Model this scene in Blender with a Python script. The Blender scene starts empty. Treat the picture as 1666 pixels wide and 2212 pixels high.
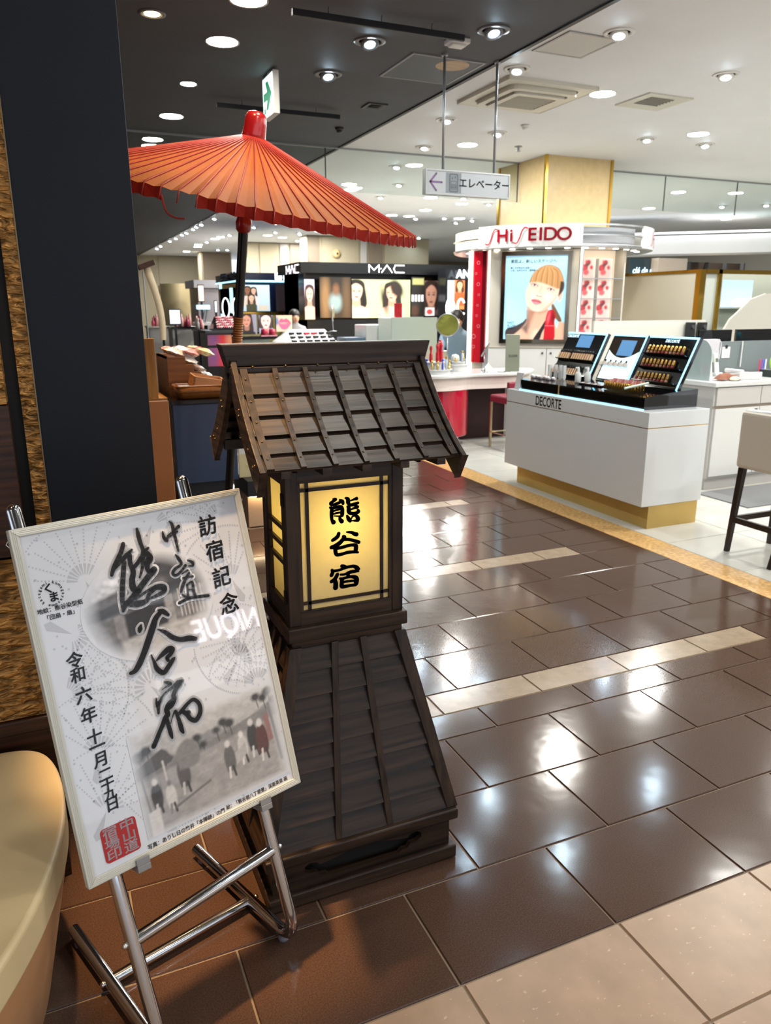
import bpy, math, random
import numpy as np
from mathutils import Vector, Matrix
from mathutils.geometry import tessellate_polygon
random.seed(7); RNG = np.random.default_rng(7)
sc = bpy.context.scene
COL = sc.collection
PI = math.pi

# ------------------------------------------------------------------ camera
CAM_Z = 1.5
FPX, CX, CY = 1641.26, 833.0, 1106.0
CR = Vector((0.91548645, -0.40234191, -0.00235505))
CU = Vector((0.10684108, 0.23745412, 0.96550532))
CF = Vector((0.38790404, 0.88415865, -0.26037268))
cam_d = bpy.data.cameras.new('camera')
cam_d.sensor_fit = 'HORIZONTAL'; cam_d.sensor_width = 36.0
cam_d.lens = FPX * 36.0 / 1666.0
cam_d.clip_start = 0.05; cam_d.clip_end = 200
cam_d.dof.use_dof = True; cam_d.dof.focus_distance = 1.95; cam_d.dof.aperture_fstop = 8.6
cam = bpy.data.objects.new('camera', cam_d); COL.objects.link(cam)
cam.matrix_world = Matrix(((CR.x, CU.x, -CF.x, 0), (CR.y, CU.y, -CF.y, 0), (CR.z, CU.z, -CF.z, CAM_Z), (0, 0, 0, 1)))
sc.camera = cam

# ------------------------------------------------------------------ world, exposure
wd = bpy.data.worlds.new('store_ambient'); sc.world = wd; wd.use_nodes = True
bg = wd.node_tree.nodes['Background']; bg.inputs[0].default_value = (0.84, 0.9, 1.0, 1); bg.inputs[1].default_value = 0.75
vs = sc.view_settings; vs.view_transform = 'Standard'; vs.look = 'None'; vs.exposure = 0.95; vs.gamma = 1.0; vs.use_curve_mapping = False
cy = sc.cycles; cy.max_bounces = 5; cy.diffuse_bounces = 2; cy.glossy_bounces = 3; cy.transmission_bounces = 3; cy.transparent_max_bounces = 8; cy.caustics_reflective = False; cy.caustics_refractive = False; cy.sample_clamp_indirect = 6.0
LIGHT = 1.0      # common factor for every ceiling lamp
DOWN, DOWN_D, SPOT, SPOT_D = 285.0 * LIGHT, 88.0 * LIGHT, 290.0 * LIGHT, 140.0 * LIGHT

# ------------------------------------------------------------------ measuring: photo pixel + known plane -> place in the hall
def ray(x, y): return CR * ((x - CX) / FPX) - CU * ((y - CY) / FPX) + CF
def atY(x, y, Y): d = ray(x, y); t = Y / d.y; return Vector((t * d.x, Y, CAM_Z + t * d.z))
def atX(x, y, X): d = ray(x, y); t = X / d.x; return Vector((X, t * d.y, CAM_Z + t * d.z))
def atZ(x, y, z=0.0): d = ray(x, y); t = (z - CAM_Z) / d.z; return Vector((t * d.x, t * d.y, z))

# ------------------------------------------------------------------ materials
MATS = {}
def srgb(*c):
    if len(c) == 1:
        h = c[0].lstrip('#'); c = [int(h[i:i + 2], 16) for i in (0, 2, 4)]
    return tuple(((v / 255) / 12.92 if v / 255 <= 0.04045 else ((v / 255 + 0.055) / 1.055) ** 2.4) for v in c)
def M(name, col, rough=0.5, metal=0.0, spec=0.5, emit=0.0, ecol=None, var=0.0, vscale=8.0, vstretch=(1, 1, 1), bump=0.0, bscale=40.0, bstretch=(1, 1, 1),
      coat=0.0, crough=0.03, trans=0.0, ior=1.45, alpha=1.0, col2=None, rvar=0.0, detail=4.0, bdist=0.01):
    if name in MATS: return MATS[name]
    if isinstance(col, str): col = srgb(col)
    m = bpy.data.materials.new(name); m.use_nodes = True
    nt = m.node_tree; N = nt.nodes; L = nt.links; b = N['Principled BSDF']
    b.inputs['Base Color'].default_value = (*col, 1); b.inputs['Roughness'].default_value = rough; b.inputs['Metallic'].default_value = metal
    b.inputs['Specular IOR Level'].default_value = spec; b.inputs['Coat Weight'].default_value = coat; b.inputs['Coat Roughness'].default_value = crough
    b.inputs['Transmission Weight'].default_value = trans; b.inputs['IOR'].default_value = ior; b.inputs['Alpha'].default_value = alpha
    if emit:
        ec = ecol or col
        if isinstance(ec, str): ec = srgb(ec)
        b.inputs['Emission Color'].default_value = (*ec, 1); b.inputs['Emission Strength'].default_value = emit
        if emit < 12: m.cycles.emission_sampling = 'NONE'
        else: m.cycles.emission_sampling = 'FRONT'
    tc = None
    def coord(st):
        nonlocal tc
        if tc is None: tc = N.new('ShaderNodeTexCoord')
        mp = N.new('ShaderNodeMapping'); mp.inputs['Scale'].default_value = st; L.new(tc.outputs['Object'], mp.inputs[0]); return mp.outputs[0]
    if var > 0:
        nz = N.new('ShaderNodeTexNoise'); nz.inputs['Scale'].default_value = vscale; nz.inputs['Detail'].default_value = detail
        L.new(coord(vstretch), nz.inputs['Vector'])
        mx = N.new('ShaderNodeMix'); mx.data_type = 'RGBA'
        c2 = srgb(col2) if isinstance(col2, str) else (col2 or tuple(min(1, c * (1 + var)) for c in col))
        c1 = col if col2 else tuple(c * (1 - var) for c in col)
        mx.inputs[6].default_value = (*c1, 1); mx.inputs[7].default_value = (*c2, 1)
        mr = N.new('ShaderNodeMapRange'); mr.inputs[1].default_value = 0.3; mr.inputs[2].default_value = 0.7
        L.new(nz.outputs['Fac'], mr.inputs[0]); L.new(mr.outputs[0], mx.inputs[0]); L.new(mx.outputs[2], b.inputs['Base Color'])
        if rvar:
            m2 = N.new('ShaderNodeMapRange'); m2.inputs[3].default_value = rough - rvar; m2.inputs[4].default_value = rough + rvar
            L.new(mr.outputs[0], m2.inputs[0]); L.new(m2.outputs[0], b.inputs['Roughness'])
    if bump > 0:
        nb = N.new('ShaderNodeTexNoise'); nb.inputs['Scale'].default_value = bscale; nb.inputs['Detail'].default_value = 3
        L.new(coord(bstretch), nb.inputs['Vector'])
        bp = N.new('ShaderNodeBump'); bp.inputs['Strength'].default_value = bump; bp.inputs['Distance'].default_value = bdist
        L.new(nb.outputs['Fac'], bp.inputs['Height']); L.new(bp.outputs[0], b.inputs['Normal'])
        if coat: L.new(bp.outputs[0], b.inputs['Coat Normal'])
    MATS[name] = m; return m
def MV(name, emit=0.0, rough=0.4, coat=0.0):
    """flat print: colours of the artwork come from the mesh attribute Col"""
    if name in MATS: return MATS[name]
    m = bpy.data.materials.new(name); m.use_nodes = True; nt = m.node_tree; b = nt.nodes['Principled BSDF']
    a = nt.nodes.new('ShaderNodeAttribute'); a.attribute_name = 'Col'
    nt.links.new(a.outputs['Color'], b.inputs['Base Color']); b.inputs['Roughness'].default_value = rough; b.inputs['Coat Weight'].default_value = coat; b.inputs['Coat Roughness'].default_value = 0.02
    if emit: nt.links.new(a.outputs['Color'], b.inputs['Emission Color']); b.inputs['Emission Strength'].default_value = emit
    m.cycles.emission_sampling = 'NONE'
    MATS[name] = m; return m
def wood(name, dark, light, axis=0, rough=0.45, scale=1.0, bump=0.25):
    """stained open-grain wood, grain running along the given local axis"""
    if name in MATS: return MATS[name]
    m = bpy.data.materials.new(name); m.use_nodes = True; nt = m.node_tree; N = nt.nodes; L = nt.links; b = N['Principled BSDF']
    tc = N.new('ShaderNodeTexCoord'); mp = N.new('ShaderNodeMapping'); s = [60 * scale] * 3; s[axis] = 3.5 * scale; mp.inputs['Scale'].default_value = s
    L.new(tc.outputs['Object'], mp.inputs[0])
    n1 = N.new('ShaderNodeTexNoise'); n1.inputs['Scale'].default_value = 1.0; n1.inputs['Detail'].default_value = 6; n1.inputs['Distortion'].default_value = 0.6; L.new(mp.outputs[0], n1.inputs['Vector'])
    mp2 = N.new('ShaderNodeMapping'); s2 = [11 * scale] * 3; s2[axis] = 1.6 * scale; mp2.inputs['Scale'].default_value = s2; L.new(tc.outputs['Object'], mp2.inputs[0])
    w = N.new('ShaderNodeTexWave'); w.wave_type = 'RINGS'; w.inputs['Scale'].default_value = 1.3; w.inputs['Distortion'].default_value = 5; w.inputs['Detail'].default_value = 2; L.new(mp2.outputs[0], w.inputs['Vector'])
    mm = N.new('ShaderNodeMath'); mm.operation = 'MULTIPLY_ADD'; L.new(w.outputs['Fac'], mm.inputs[0]); mm.inputs[1].default_value = 0.16; L.new(n1.outputs['Fac'], mm.inputs[2])
    cr = N.new('ShaderNodeValToRGB'); cr.color_ramp.elements[0].position = 0.38; cr.color_ramp.elements[1].position = 0.78
    cr.color_ramp.elements[0].color = (*srgb(dark), 1); cr.color_ramp.elements[1].color = (*srgb(light), 1)
    L.new(mm.outputs[0], cr.inputs[0]); L.new(cr.outputs[0], b.inputs['Base Color']); b.inputs['Roughness'].default_value = rough; b.inputs['Specular IOR Level'].default_value = 0.35
    bp = N.new('ShaderNodeBump'); bp.inputs['Strength'].default_value = bump; bp.inputs['Distance'].default_value = 0.002; L.new(mm.outputs[0], bp.inputs['Height']); L.new(bp.outputs[0], b.inputs['Normal'])
    MATS[name] = m; return m
def glass_mat(name, tint=(0.93, 0.97, 0.96), refl=0.9):
    if name in MATS: return MATS[name]
    m = bpy.data.materials.new(name); m.use_nodes = True; nt = m.node_tree; N = nt.nodes; L = nt.links
    for n in list(N):
        if n.type != 'OUTPUT_MATERIAL': N.remove(n)
    out = [n for n in N if n.type == 'OUTPUT_MATERIAL'][0]
    t = N.new('ShaderNodeBsdfTransparent'); t.inputs[0].default_value = (*tint, 1); g = N.new('ShaderNodeBsdfGlossy'); g.inputs['Roughness'].default_value = 0.02
    lw = N.new('ShaderNodeLayerWeight'); lw.inputs[0].default_value = 0.5; pw = N.new('ShaderNodeMath'); pw.operation = 'POWER'; pw.inputs[1].default_value = 5.0; L.new(lw.outputs['Facing'], pw.inputs[0])
    mu = N.new('ShaderNodeMath'); mu.operation = 'MULTIPLY_ADD'; mu.inputs[1].default_value = 0.85; mu.inputs[2].default_value = 0.04 * refl; L.new(pw.outputs[0], mu.inputs[0])
    mx = N.new('ShaderNodeMixShader'); L.new(mu.outputs[0], mx.inputs[0]); L.new(t.outputs[0], mx.inputs[1]); L.new(g.outputs[0], mx.inputs[2]); L.new(mx.outputs[0], out.inputs[0])
    MATS[name] = m; return m
def paper_mat(name, col, tl=0.6, var=0.06, vscale=60):
    """thin paper that lets light through"""
    if name in MATS: return MATS[name]
    m = bpy.data.materials.new(name); m.use_nodes = True; nt = m.node_tree; N = nt.nodes; L = nt.links
    b = N['Principled BSDF']; out = [n for n in N if n.type == 'OUTPUT_MATERIAL'][0]
    c = srgb(col) if isinstance(col, str) else col
    nz = N.new('ShaderNodeTexNoise'); nz.inputs['Scale'].default_value = vscale; nz.inputs['Detail'].default_value = 5
    tc = N.new('ShaderNodeTexCoord'); L.new(tc.outputs['Object'], nz.inputs['Vector'])
    mx = N.new('ShaderNodeMix'); mx.data_type = 'RGBA'; mx.inputs[6].default_value = (*[k * (1 - var) for k in c], 1); mx.inputs[7].default_value = (*[min(1, k * (1 + var)) for k in c], 1)
    L.new(nz.outputs['Fac'], mx.inputs[0]); L.new(mx.outputs[2], b.inputs['Base Color']); b.inputs['Roughness'].default_value = 0.6
    t = N.new('ShaderNodeBsdfTranslucent'); L.new(mx.outputs[2], t.inputs[0])
    ms = N.new('ShaderNodeMixShader'); ms.inputs[0].default_value = tl; L.new(b.outputs[0], ms.inputs[1]); L.new(t.outputs[0], ms.inputs[2]); L.new(ms.outputs[0], out.inputs[0])
    MATS[name] = m; return m

# ------------------------------------------------------------------ mesh building
def circ(cx, cy, r, n=16, a0=0.0): return [(cx + r * math.cos(a0 + 2 * PI * i / n), cy + r * math.sin(a0 + 2 * PI * i / n)) for i in range(n)]
def smooth_line(pts, k=5):
    """Catmull-Rom through the points (tuples of any length)"""
    P = [np.array(p, float) for p in pts]
    if len(P) < 3: return [tuple(p) for p in P]
    out = []
    for i in range(len(P) - 1):
        p0, p1, p2, p3 = P[max(i - 1, 0)], P[i], P[i + 1], P[min(i + 2, len(P) - 1)]
        for j in range(k):
            t = j / k; out.append(tuple(0.5 * (2 * p1 + (p2 - p0) * t + (2 * p0 - 5 * p1 + 4 * p2 - p3) * t * t + (3 * p1 - p0 - 3 * p2 + p3) * t ** 3)))
    out.append(tuple(P[-1])); return out
def rrect(x0, x1, y0, y1, r, n=4):
    out = []
    for cx, cy, a in ((x1 - r, y1 - r, 0), (x0 + r, y1 - r, PI / 2), (x0 + r, y0 + r, PI), (x1 - r, y0 + r, 1.5 * PI)):
        for i in range(n + 1): out.append((cx + r * math.cos(a + PI / 2 * i / n), cy + r * math.sin(a + PI / 2 * i / n)))
    return out
class MB:
    def __init__(s): s.v = []; s.f = []
    def add(s, vs, fs, M4=None):
        o = len(s.v)
        s.v += [tuple(M4 @ Vector(p)) if M4 is not None else tuple(p) for p in vs]; s.f += [tuple(i + o for i in f) for f in fs]; return s
    def box(s, x0, x1, y0, y1, z0, z1, M4=None):
        return s.add([(x0, y0, z0), (x1, y0, z0), (x1, y1, z0), (x0, y1, z0), (x0, y0, z1), (x1, y0, z1), (x1, y1, z1), (x0, y1, z1)],
                     [(0, 3, 2, 1), (4, 5, 6, 7), (0, 1, 5, 4), (1, 2, 6, 5), (2, 3, 7, 6), (3, 0, 4, 7)], M4)
    def hexa(s, p): return s.add(p, [(0, 3, 2, 1), (4, 5, 6, 7), (0, 1, 5, 4), (1, 2, 6, 5), (2, 3, 7, 6), (3, 0, 4, 7)])
    def prism(s, poly, h0, h1, ax='z', M4=None):
        n = len(poly); mk = {'z': lambda p, h: (p[0], p[1], h), 'y': lambda p, h: (p[0], h, p[1]), 'x': lambda p, h: (h, p[0], p[1])}[ax]
        vs = [mk(p, h0) for p in poly] + [mk(p, h1) for p in poly]
        fs = [tuple(range(n - 1, -1, -1)), tuple(range(n, 2 * n))] + [(i, (i + 1) % n, n + (i + 1) % n, n + i) for i in range(n)]
        return s.add(vs, fs, M4)
    def plate(s, outer, holes, h0, h1, ax='z', M4=None):
        loops = [outer] + holes; flat = [p for l in loops for p in l]
        tri = tessellate_polygon([[Vector((p[0], p[1], 0)) for p in l] for l in loops])
        mk = {'z': lambda p, h: (p[0], p[1], h), 'y': lambda p, h: (p[0], h, p[1]), 'x': lambda p, h: (h, p[0], p[1])}[ax]
        n = len(flat); vs = [mk(p, h0) for p in flat] + [mk(p, h1) for p in flat]; fs = [tuple(t) for t in tri] + [tuple(i + n for i in reversed(t)) for t in tri]
        o = 0
        for l in loops:
            k = len(l); fs += [(o + i, o + (i + 1) % k, n + o + (i + 1) % k, n + o + i) for i in range(k)]; o += k
        return s.add(vs, fs, M4)
    def tube(s, pts, r, n=12, cap=True, closed=False):
        P = [Vector(p) for p in pts]; k = len(P); rr = r if isinstance(r, (list, tuple)) else [r] * k; vs = []; up = None
        for i, p in enumerate(P):
            a = P[i - 1] if (i > 0 or closed) else p; c = P[(i + 1) % k] if (i < k - 1 or closed) else p
            d = (c - a).normalized()
            if up is None: up = Vector((0, 0, 1)) if abs(d.z) < 0.9 else Vector((1, 0, 0))
            x = d.cross(up).normalized(); up = x.cross(d).normalized()
            vs += [p + (x * math.cos(2 * PI * j / n) + up * math.sin(2 * PI * j / n)) * rr[i] for j in range(n)]
        fs = []
        for i in range(k if closed else k - 1):
            a = i * n; b = ((i + 1) % k) * n
            fs += [(a + j, a + (j + 1) % n, b + (j + 1) % n, b + j) for j in range(n)]
        if cap and not closed: fs += [tuple(range(n - 1, -1, -1)), tuple(range((k - 1) * n, k * n))]
        return s.add(vs, fs)
    def lathe(s, prof, n=24, c=(0, 0, 0), M4=None, a0=0.0, a1=2 * PI):
        full = abs(a1 - a0 - 2 * PI) < 1e-6; m = n if full else n + 1; k = len(prof)
        vs = [(c[0] + r * math.cos(a0 + (a1 - a0) * j / n), c[1] + r * math.sin(a0 + (a1 - a0) * j / n), c[2] + z) for r, z in prof for j in range(m)]
        fs = []
        for i in range(k - 1):
            for j in range(n): fs.append((i * m + j, i * m + (j + 1) % m, (i + 1) * m + (j + 1) % m, (i + 1) * m + j))
        if full:
            if prof[0][0] > 1e-6: fs.append(tuple(range(n - 1, -1, -1)))
            if prof[-1][0] > 1e-6: fs.append(tuple(range((k - 1) * n, k * n)))
        return s.add(vs, fs, M4)
    def disc(s, r, z, n=14): return s.add([(r * math.cos(2 * PI * i / n), r * math.sin(2 * PI * i / n), z) for i in range(n)], [tuple(range(n - 1, -1, -1))])
    def ball(s, c, rx, ry=None, rz=None, n=10, m=7):
        ry = ry or rx; rz = rz or rx
        return s.add([(c[0] + rx * math.sin(PI * i / m) * math.cos(2 * PI * j / n), c[1] + ry * math.sin(PI * i / m) * math.sin(2 * PI * j / n), c[2] + rz * math.cos(PI * i / m)) for i in range(m + 1) for j in range(n)],
                     [(i * n + j, (i + 1) * n + j, (i + 1) * n + (j + 1) % n, i * n + (j + 1) % n) for i in range(m) for j in range(n)])
    def strokes(s, data, z, grow=0.0, unit=1e-4, k=4):
        """brush strokes as flat ribbons with round ends; data = [x,y,w, ...] triples"""
        for st in data:
            tr = [(st[i] * unit, st[i + 1] * unit, st[i + 2] * unit * 0.5 + grow) for i in range(0, len(st), 3)]
            L = smooth_line(tr, k) if len(tr) > 2 else tr
            vs = []; n = len(L)
            for i in range(n):
                a = L[max(i - 1, 0)]; b = L[min(i + 1, n - 1)]; dx, dy = b[0] - a[0], b[1] - a[1]; d = math.hypot(dx, dy) or 1
                nx, ny = -dy / d, dx / d; w = max(L[i][2], 2e-4)
                vs += [(L[i][0] + nx * w, L[i][1] + ny * w, z), (L[i][0] - nx * w, L[i][1] - ny * w, z)]
            s.add(vs, [(2 * i + 1, 2 * i + 3, 2 * i + 2, 2 * i) for i in range(n - 1)])
            for i in range(0, n, 2):
                w = max(L[i][2], 2e-4); s.add([(p[0], p[1], z) for p in circ(L[i][0], L[i][1], w, 14)], [tuple(range(14))])
            w = max(L[-1][2], 2e-4); s.add([(p[0], p[1], z) for p in circ(L[-1][0], L[-1][1], w, 14)], [tuple(range(14))])
        return s
    def mesh(s, name, smooth=False):
        me = bpy.data.meshes.new(name); me.from_pydata(s.v, [], s.f); me.update()
        if smooth: me.shade_smooth() if hasattr(me, 'shade_smooth') else me.polygons.foreach_set('use_smooth', [True] * len(me.polygons))
        return me
    def build(s, name, mat, parent=None, smooth=False, bevel=0.0, loc=None, rot=None, seg=2, auto=None, kind=None):
        me = s.mesh(name, smooth)
        o = obj(name, me, mat, parent, loc, rot)
        if bevel:
            b = o.modifiers.new('bevel', 'BEVEL'); b.width = bevel; b.segments = seg; b.limit_method = 'ANGLE'; b.angle_limit = 0.6
        if smooth and auto is not None:
            me.set_sharp_from_angle(angle=auto)
        if kind: o['kind'] = kind
        return o
def obj(name, me, mat, parent=None, loc=None, rot=None):
    o = bpy.data.objects.new(name, me); COL.objects.link(o)
    if mat is not None and len(me.materials) == 0: me.materials.append(mat)
    if parent is not None: o.parent = parent
    if loc is not None: o.location = loc
    if rot is not None: o.rotation_euler = rot
    return o
def thing(name, label, cat, loc=(0, 0, 0), rotz=0.0, group=None):
    o = bpy.data.objects.new(name, None); COL.objects.link(o); o.empty_display_size = 0.1
    o.location = loc; o.rotation_euler = (0, 0, rotz); return tag(o, label, cat, group)
def tag(o, label, cat, group=None):
    o['label'] = label; o['category'] = cat
    if group: o['group'] = group
    return o
def struct(o, label=None, cat=None):
    o['kind'] = 'structure'
    if label: o['label'] = label
    if cat: o['category'] = cat
    return o
def dup(root, loc=None, rotz=None, label=None, group=None, parent=None, scale=None):
    r = root.copy(); COL.objects.link(r)
    if parent is not None: r.parent = parent
    if loc is not None: r.location = loc
    if rotz is not None: r.rotation_euler = (r.rotation_euler[0], r.rotation_euler[1], rotz)
    if scale is not None: r.scale = scale
    if label: r['label'] = label
    if group: r['group'] = group
    for ch in list(root.children): dup(ch, parent=r)
    return r
_tc = {}
def text_mesh(s, size, ext=0.0, off=0.0, align='CENTER', shear=0.0, sp=1.0, sx=1.0, bold=False):
    c = bpy.data.curves.new('lettering', 'FONT'); c.body = s; c.size = size; c.extrude = ext; c.align_x = align; c.align_y = 'CENTER'; c.shear = shear; c.space_character = sp
    o = bpy.data.objects.new('lettering', c); me = bpy.data.meshes.new_from_object(o); bpy.data.objects.remove(o); bpy.data.curves.remove(c)
    if off > 0:
        n = len(me.vertices); co = np.empty(n * 3); me.vertices.foreach_get('co', co); co = co.reshape(-1, 3); F = [tuple(p.vertices) for p in me.polygons]; V = []; FF = []
        for k, (dx, dy) in enumerate(((off, 0), (-off, 0), (0, off), (0, -off), (off * .7, off * .7), (-off * .7, off * .7), (off * .7, -off * .7), (-off * .7, -off * .7))):
            V += [tuple(c_ + (dx, dy, 0)) for c_ in co]; FF += [tuple(i + k * n for i in f) for f in F]
        me2 = bpy.data.meshes.new('lettering'); me2.from_pydata(V, [], FF); me2.update(); bpy.data.meshes.remove(me); me = me2
    if sx != 1.0: me.transform(Matrix.Diagonal((sx, 1, 1, 1)))
    me.materials.clear(); return me
def text(name, s, size, mat, parent=None, loc=(0, 0, 0), rot=(0, 0, 0), **k):
    return obj(name, text_mesh(s, size, **k), mat, parent, loc, rot)
ORD = ('first', 'second', 'third', 'fourth', 'fifth', 'sixth', 'seventh', 'eighth', 'ninth', 'tenth', 'eleventh', 'twelfth', 'thirteenth', 'fourteenth', 'fifteenth')
FACE_Y = (PI / 2, 0, 0)                 # lettering that faces -Y
FACE_X = (PI / 2, 0, -PI / 2)           # lettering that faces -X

# ------------------------------------------------------------------ small painter for flat prints
class Canvas:
    def __init__(s, w, h, bgc):
        s.w, s.h = w, h; s.asp = h / w
        s.X, s.Y = np.meshgrid((np.arange(w) + 0.5) / w, (h - np.arange(h) - 0.5) / w)      # y up, 0..asp
        s.a = np.zeros((h, w, 3)); s.a[:] = srgb(bgc) if isinstance(bgc, str) else bgc
    def blend(s, al, col):
        c = np.array(srgb(col) if isinstance(col, str) else col); al = np.clip(al, 0, 1)[..., None]; s.a = s.a * (1 - al) + c * al; return s
    def ell(s, cx, cy, rx, ry, col, ang=0.0, soft=0.03, al=1.0):
        dx, dy = s.X - cx, s.Y - cy; c, k = math.cos(ang), math.sin(ang); u = (dx * c + dy * k) / rx; v = (-dx * k + dy * c) / ry
        d = (np.sqrt(u * u + v * v) - 1) * min(rx, ry); return s.blend((0.5 - d / soft) * al, col)
    def sd(s, P):
        d = np.full(s.X.shape, 9.0); ins = np.zeros(s.X.shape, bool); n = len(P)
        for i in range(n):
            x1, y1 = P[i][0], P[i][1]; x2, y2 = P[(i + 1) % n][0], P[(i + 1) % n][1]; ex, ey = x2 - x1, y2 - y1
            t = np.clip(((s.X - x1) * ex + (s.Y - y1) * ey) / (ex * ex + ey * ey + 1e-12), 0, 1)
            d = np.minimum(d, np.hypot(s.X - x1 - t * ex, s.Y - y1 - t * ey))
            if abs(ey) > 1e-9: ins ^= ((y1 > s.Y) != (y2 > s.Y)) & (s.X < (s.Y - y1) / ey * ex + x1)
        return np.where(ins, -d, d)
    def poly(s, P, col, soft=0.012, al=1.0, sm=True):
        if sm: P = smooth_line(list(P) + [P[0]], 4)[:-1]
        return s.blend((0.5 - s.sd(P) / soft) * al, col)
    def line(s, P, w, col, soft=0.008, al=1.0):
        P = smooth_line(P, 4); d = np.full(s.X.shape, 9.0)
        for i in range(len(P) - 1):
            x1, y1 = P[i][0], P[i][1]; ex, ey = P[i + 1][0] - x1, P[i + 1][1] - y1
            t = np.clip(((s.X - x1) * ex + (s.Y - y1) * ey) / (ex * ex + ey * ey + 1e-12), 0, 1); d = np.minimum(d, np.hypot(s.X - x1 - t * ex, s.Y - y1 - t * ey))
        return s.blend((0.5 - (d - w / 2) / soft) * al, col)
    def grad(s, c0, c1, vert=True):
        t = (s.Y / s.asp if vert else s.X)[..., None]; a, b = [np.array(srgb(c) if isinstance(c, str) else c) for c in (c0, c1)]; s.a = a * (1 - t) + b * t; return s
    def noise(s, amt, cells=12):
        g = RNG.random((cells * 2, cells * 2)); yi = np.clip(s.Y / s.asp * (cells - 1), 0, cells - 1.001); xi = np.clip(s.X * (cells - 1), 0, cells - 1.001)
        y0, x0 = yi.astype(int), xi.astype(int); fy, fx = yi - y0, xi - x0
        n = g[y0, x0] * (1 - fy) * (1 - fx) + g[y0 + 1, x0] * fy * (1 - fx) + g[y0, x0 + 1] * (1 - fy) * fx + g[y0 + 1, x0 + 1] * fy * fx
        s.a = np.clip(s.a * (1 + amt * (n - 0.5) * 2)[..., None], 0, 1); return s
    def mesh(s, name, W, Hh, z=0.0, keep=None):
        """a fine flat sheet W x Hh centred on the origin in its local XY plane"""
        w, h = s.w, s.h; me = bpy.data.meshes.new(name)
        xs = (np.arange(w) / (w - 1) - 0.5) * W; ys = (0.5 - np.arange(h) / (h - 1)) * Hh; X, Y = np.meshgrid(xs, ys)
        co = np.stack([X.ravel(), Y.ravel(), np.full(w * h, z)], 1).ravel()
        i = np.arange((h - 1) * (w - 1)); r, c = i // (w - 1), i % (w - 1); a = r * w + c
        if keep is not None: a = a[keep.ravel()[a] | keep.ravel()[a + 1] | keep.ravel()[a + w]]
        i = a; q = np.stack([a + w, a + w + 1, a + 1, a], 1).ravel()
        me.vertices.add(w * h); me.vertices.foreach_set('co', co); me.loops.add(len(q)); me.loops.foreach_set('vertex_index', q)
        me.polygons.add(len(i)); me.polygons.foreach_set('loop_start', np.arange(0, len(q), 4)); me.polygons.foreach_set('loop_total', np.full(len(i), 4))
        me.update(calc_edges=True)
        at = me.attributes.new('Col', 'FLOAT_COLOR', 'POINT'); at.data.foreach_set('color', np.concatenate([s.a.reshape(-1, 3), np.ones((w * h, 1))], 1).ravel())
        return me
# ================================================================== THE SETTING
ZC = 3.3                     # ceiling height
KC = 1.2
XE = 3.41                    # where the dark ceiling meets the white one
m_brown = M('brown_floor_tile', '#4a372d', rough=0.13, var=0.25, vscale=260, bump=0.055, bscale=9, detail=2, spec=0.5, bdist=0.012)
m_strip = M('cream_strip_tile', '#8f7d68', rough=0.2, var=0.12, vscale=16, bump=0.06, bscale=10, bdist=0.012)
m_beige = M('beige_floor_tile', '#9d826a', rough=0.34, var=0.13, vscale=9, bump=0.05, bscale=14, bdist=0.008)
def add_wear(m, col, scale=38.0, lo=.66, hi=.72):
    nt = m.node_tree; N = nt.nodes; L = nt.links; b = N['Principled BSDF']; src = b.inputs['Base Color'].links[0].from_socket
    tc = N.new('ShaderNodeTexCoord'); mp = N.new('ShaderNodeMapping'); mp.inputs['Scale'].default_value = (1, 2.2, 1); mp.inputs['Rotation'].default_value = (0, 0, .7); L.new(tc.outputs['Object'], mp.inputs[0])
    n = N.new('ShaderNodeTexNoise'); n.inputs['Scale'].default_value = scale; n.inputs['Detail'].default_value = 3; L.new(mp.outputs[0], n.inputs['Vector'])
    mr = N.new('ShaderNodeMapRange'); mr.inputs[1].default_value = lo; mr.inputs[2].default_value = hi; mr.inputs[4].default_value = .55; L.new(n.outputs['Fac'], mr.inputs[0])
    mx = N.new('ShaderNodeMix'); mx.data_type = 'RGBA'; mx.inputs[7].default_value = (*srgb(col), 1); L.new(mr.outputs[0], mx.inputs[0]); L.new(src, mx.inputs[6]); L.new(mx.outputs[2], b.inputs['Base Color'])
add_wear(m_beige, '#cdb498'); add_wear(m_strip, '#b8a78e')
m_grout = M('floor_grout', '#80705e', rough=0.8)
m_tan = M('tan_marble_border', '#c8a06a', rough=0.18, var=0.28, vscale=42)
m_marble = M('white_marble_tile', '#c2c1ba', rough=0.12, var=0.06, vscale=3, bump=0.02, bscale=6)
m_line = M('thin_dark_joint', '#7c756a', rough=0.6)

P_X, P_Y = 0.4466, 0.3071    # brown tile pitch
X_L, X_R = -3.6, 3.39        # brown aisle
Y0 = 1.2126                  # where it meets the beige tiles
fl = MB().box(-7, 18.2, -8, 31, -0.12, -0.004).build('floor', m_grout); struct(fl, 'dark brown tiled shop floor with cream stripes and beige and white margins', 'floor')
tile_me = {}
def tile_mesh(w, h, mat, key):
    if key not in tile_me:
        b = 0.0025; g = 0.0022
        vs = [(g, g, -0.004), (w - g, g, -0.004), (w - g, h - g, -0.004), (g, h - g, -0.004), (g + b, g + b, 0), (w - g - b, g + b, 0), (w - g - b, h - g - b, 0), (g + b, h - g - b, 0)]
        me = MB().add(vs, [(4, 5, 6, 7), (0, 1, 5, 4), (1, 2, 6, 5), (2, 3, 7, 6), (3, 0, 4, 7)]).mesh(key); me.materials.append(mat); tile_me[key] = me
    return tile_me[key]
far_tiles = {'brown': MB(), 'cream': MB(), 'beige': MB(), 'white': MB()}
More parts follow.
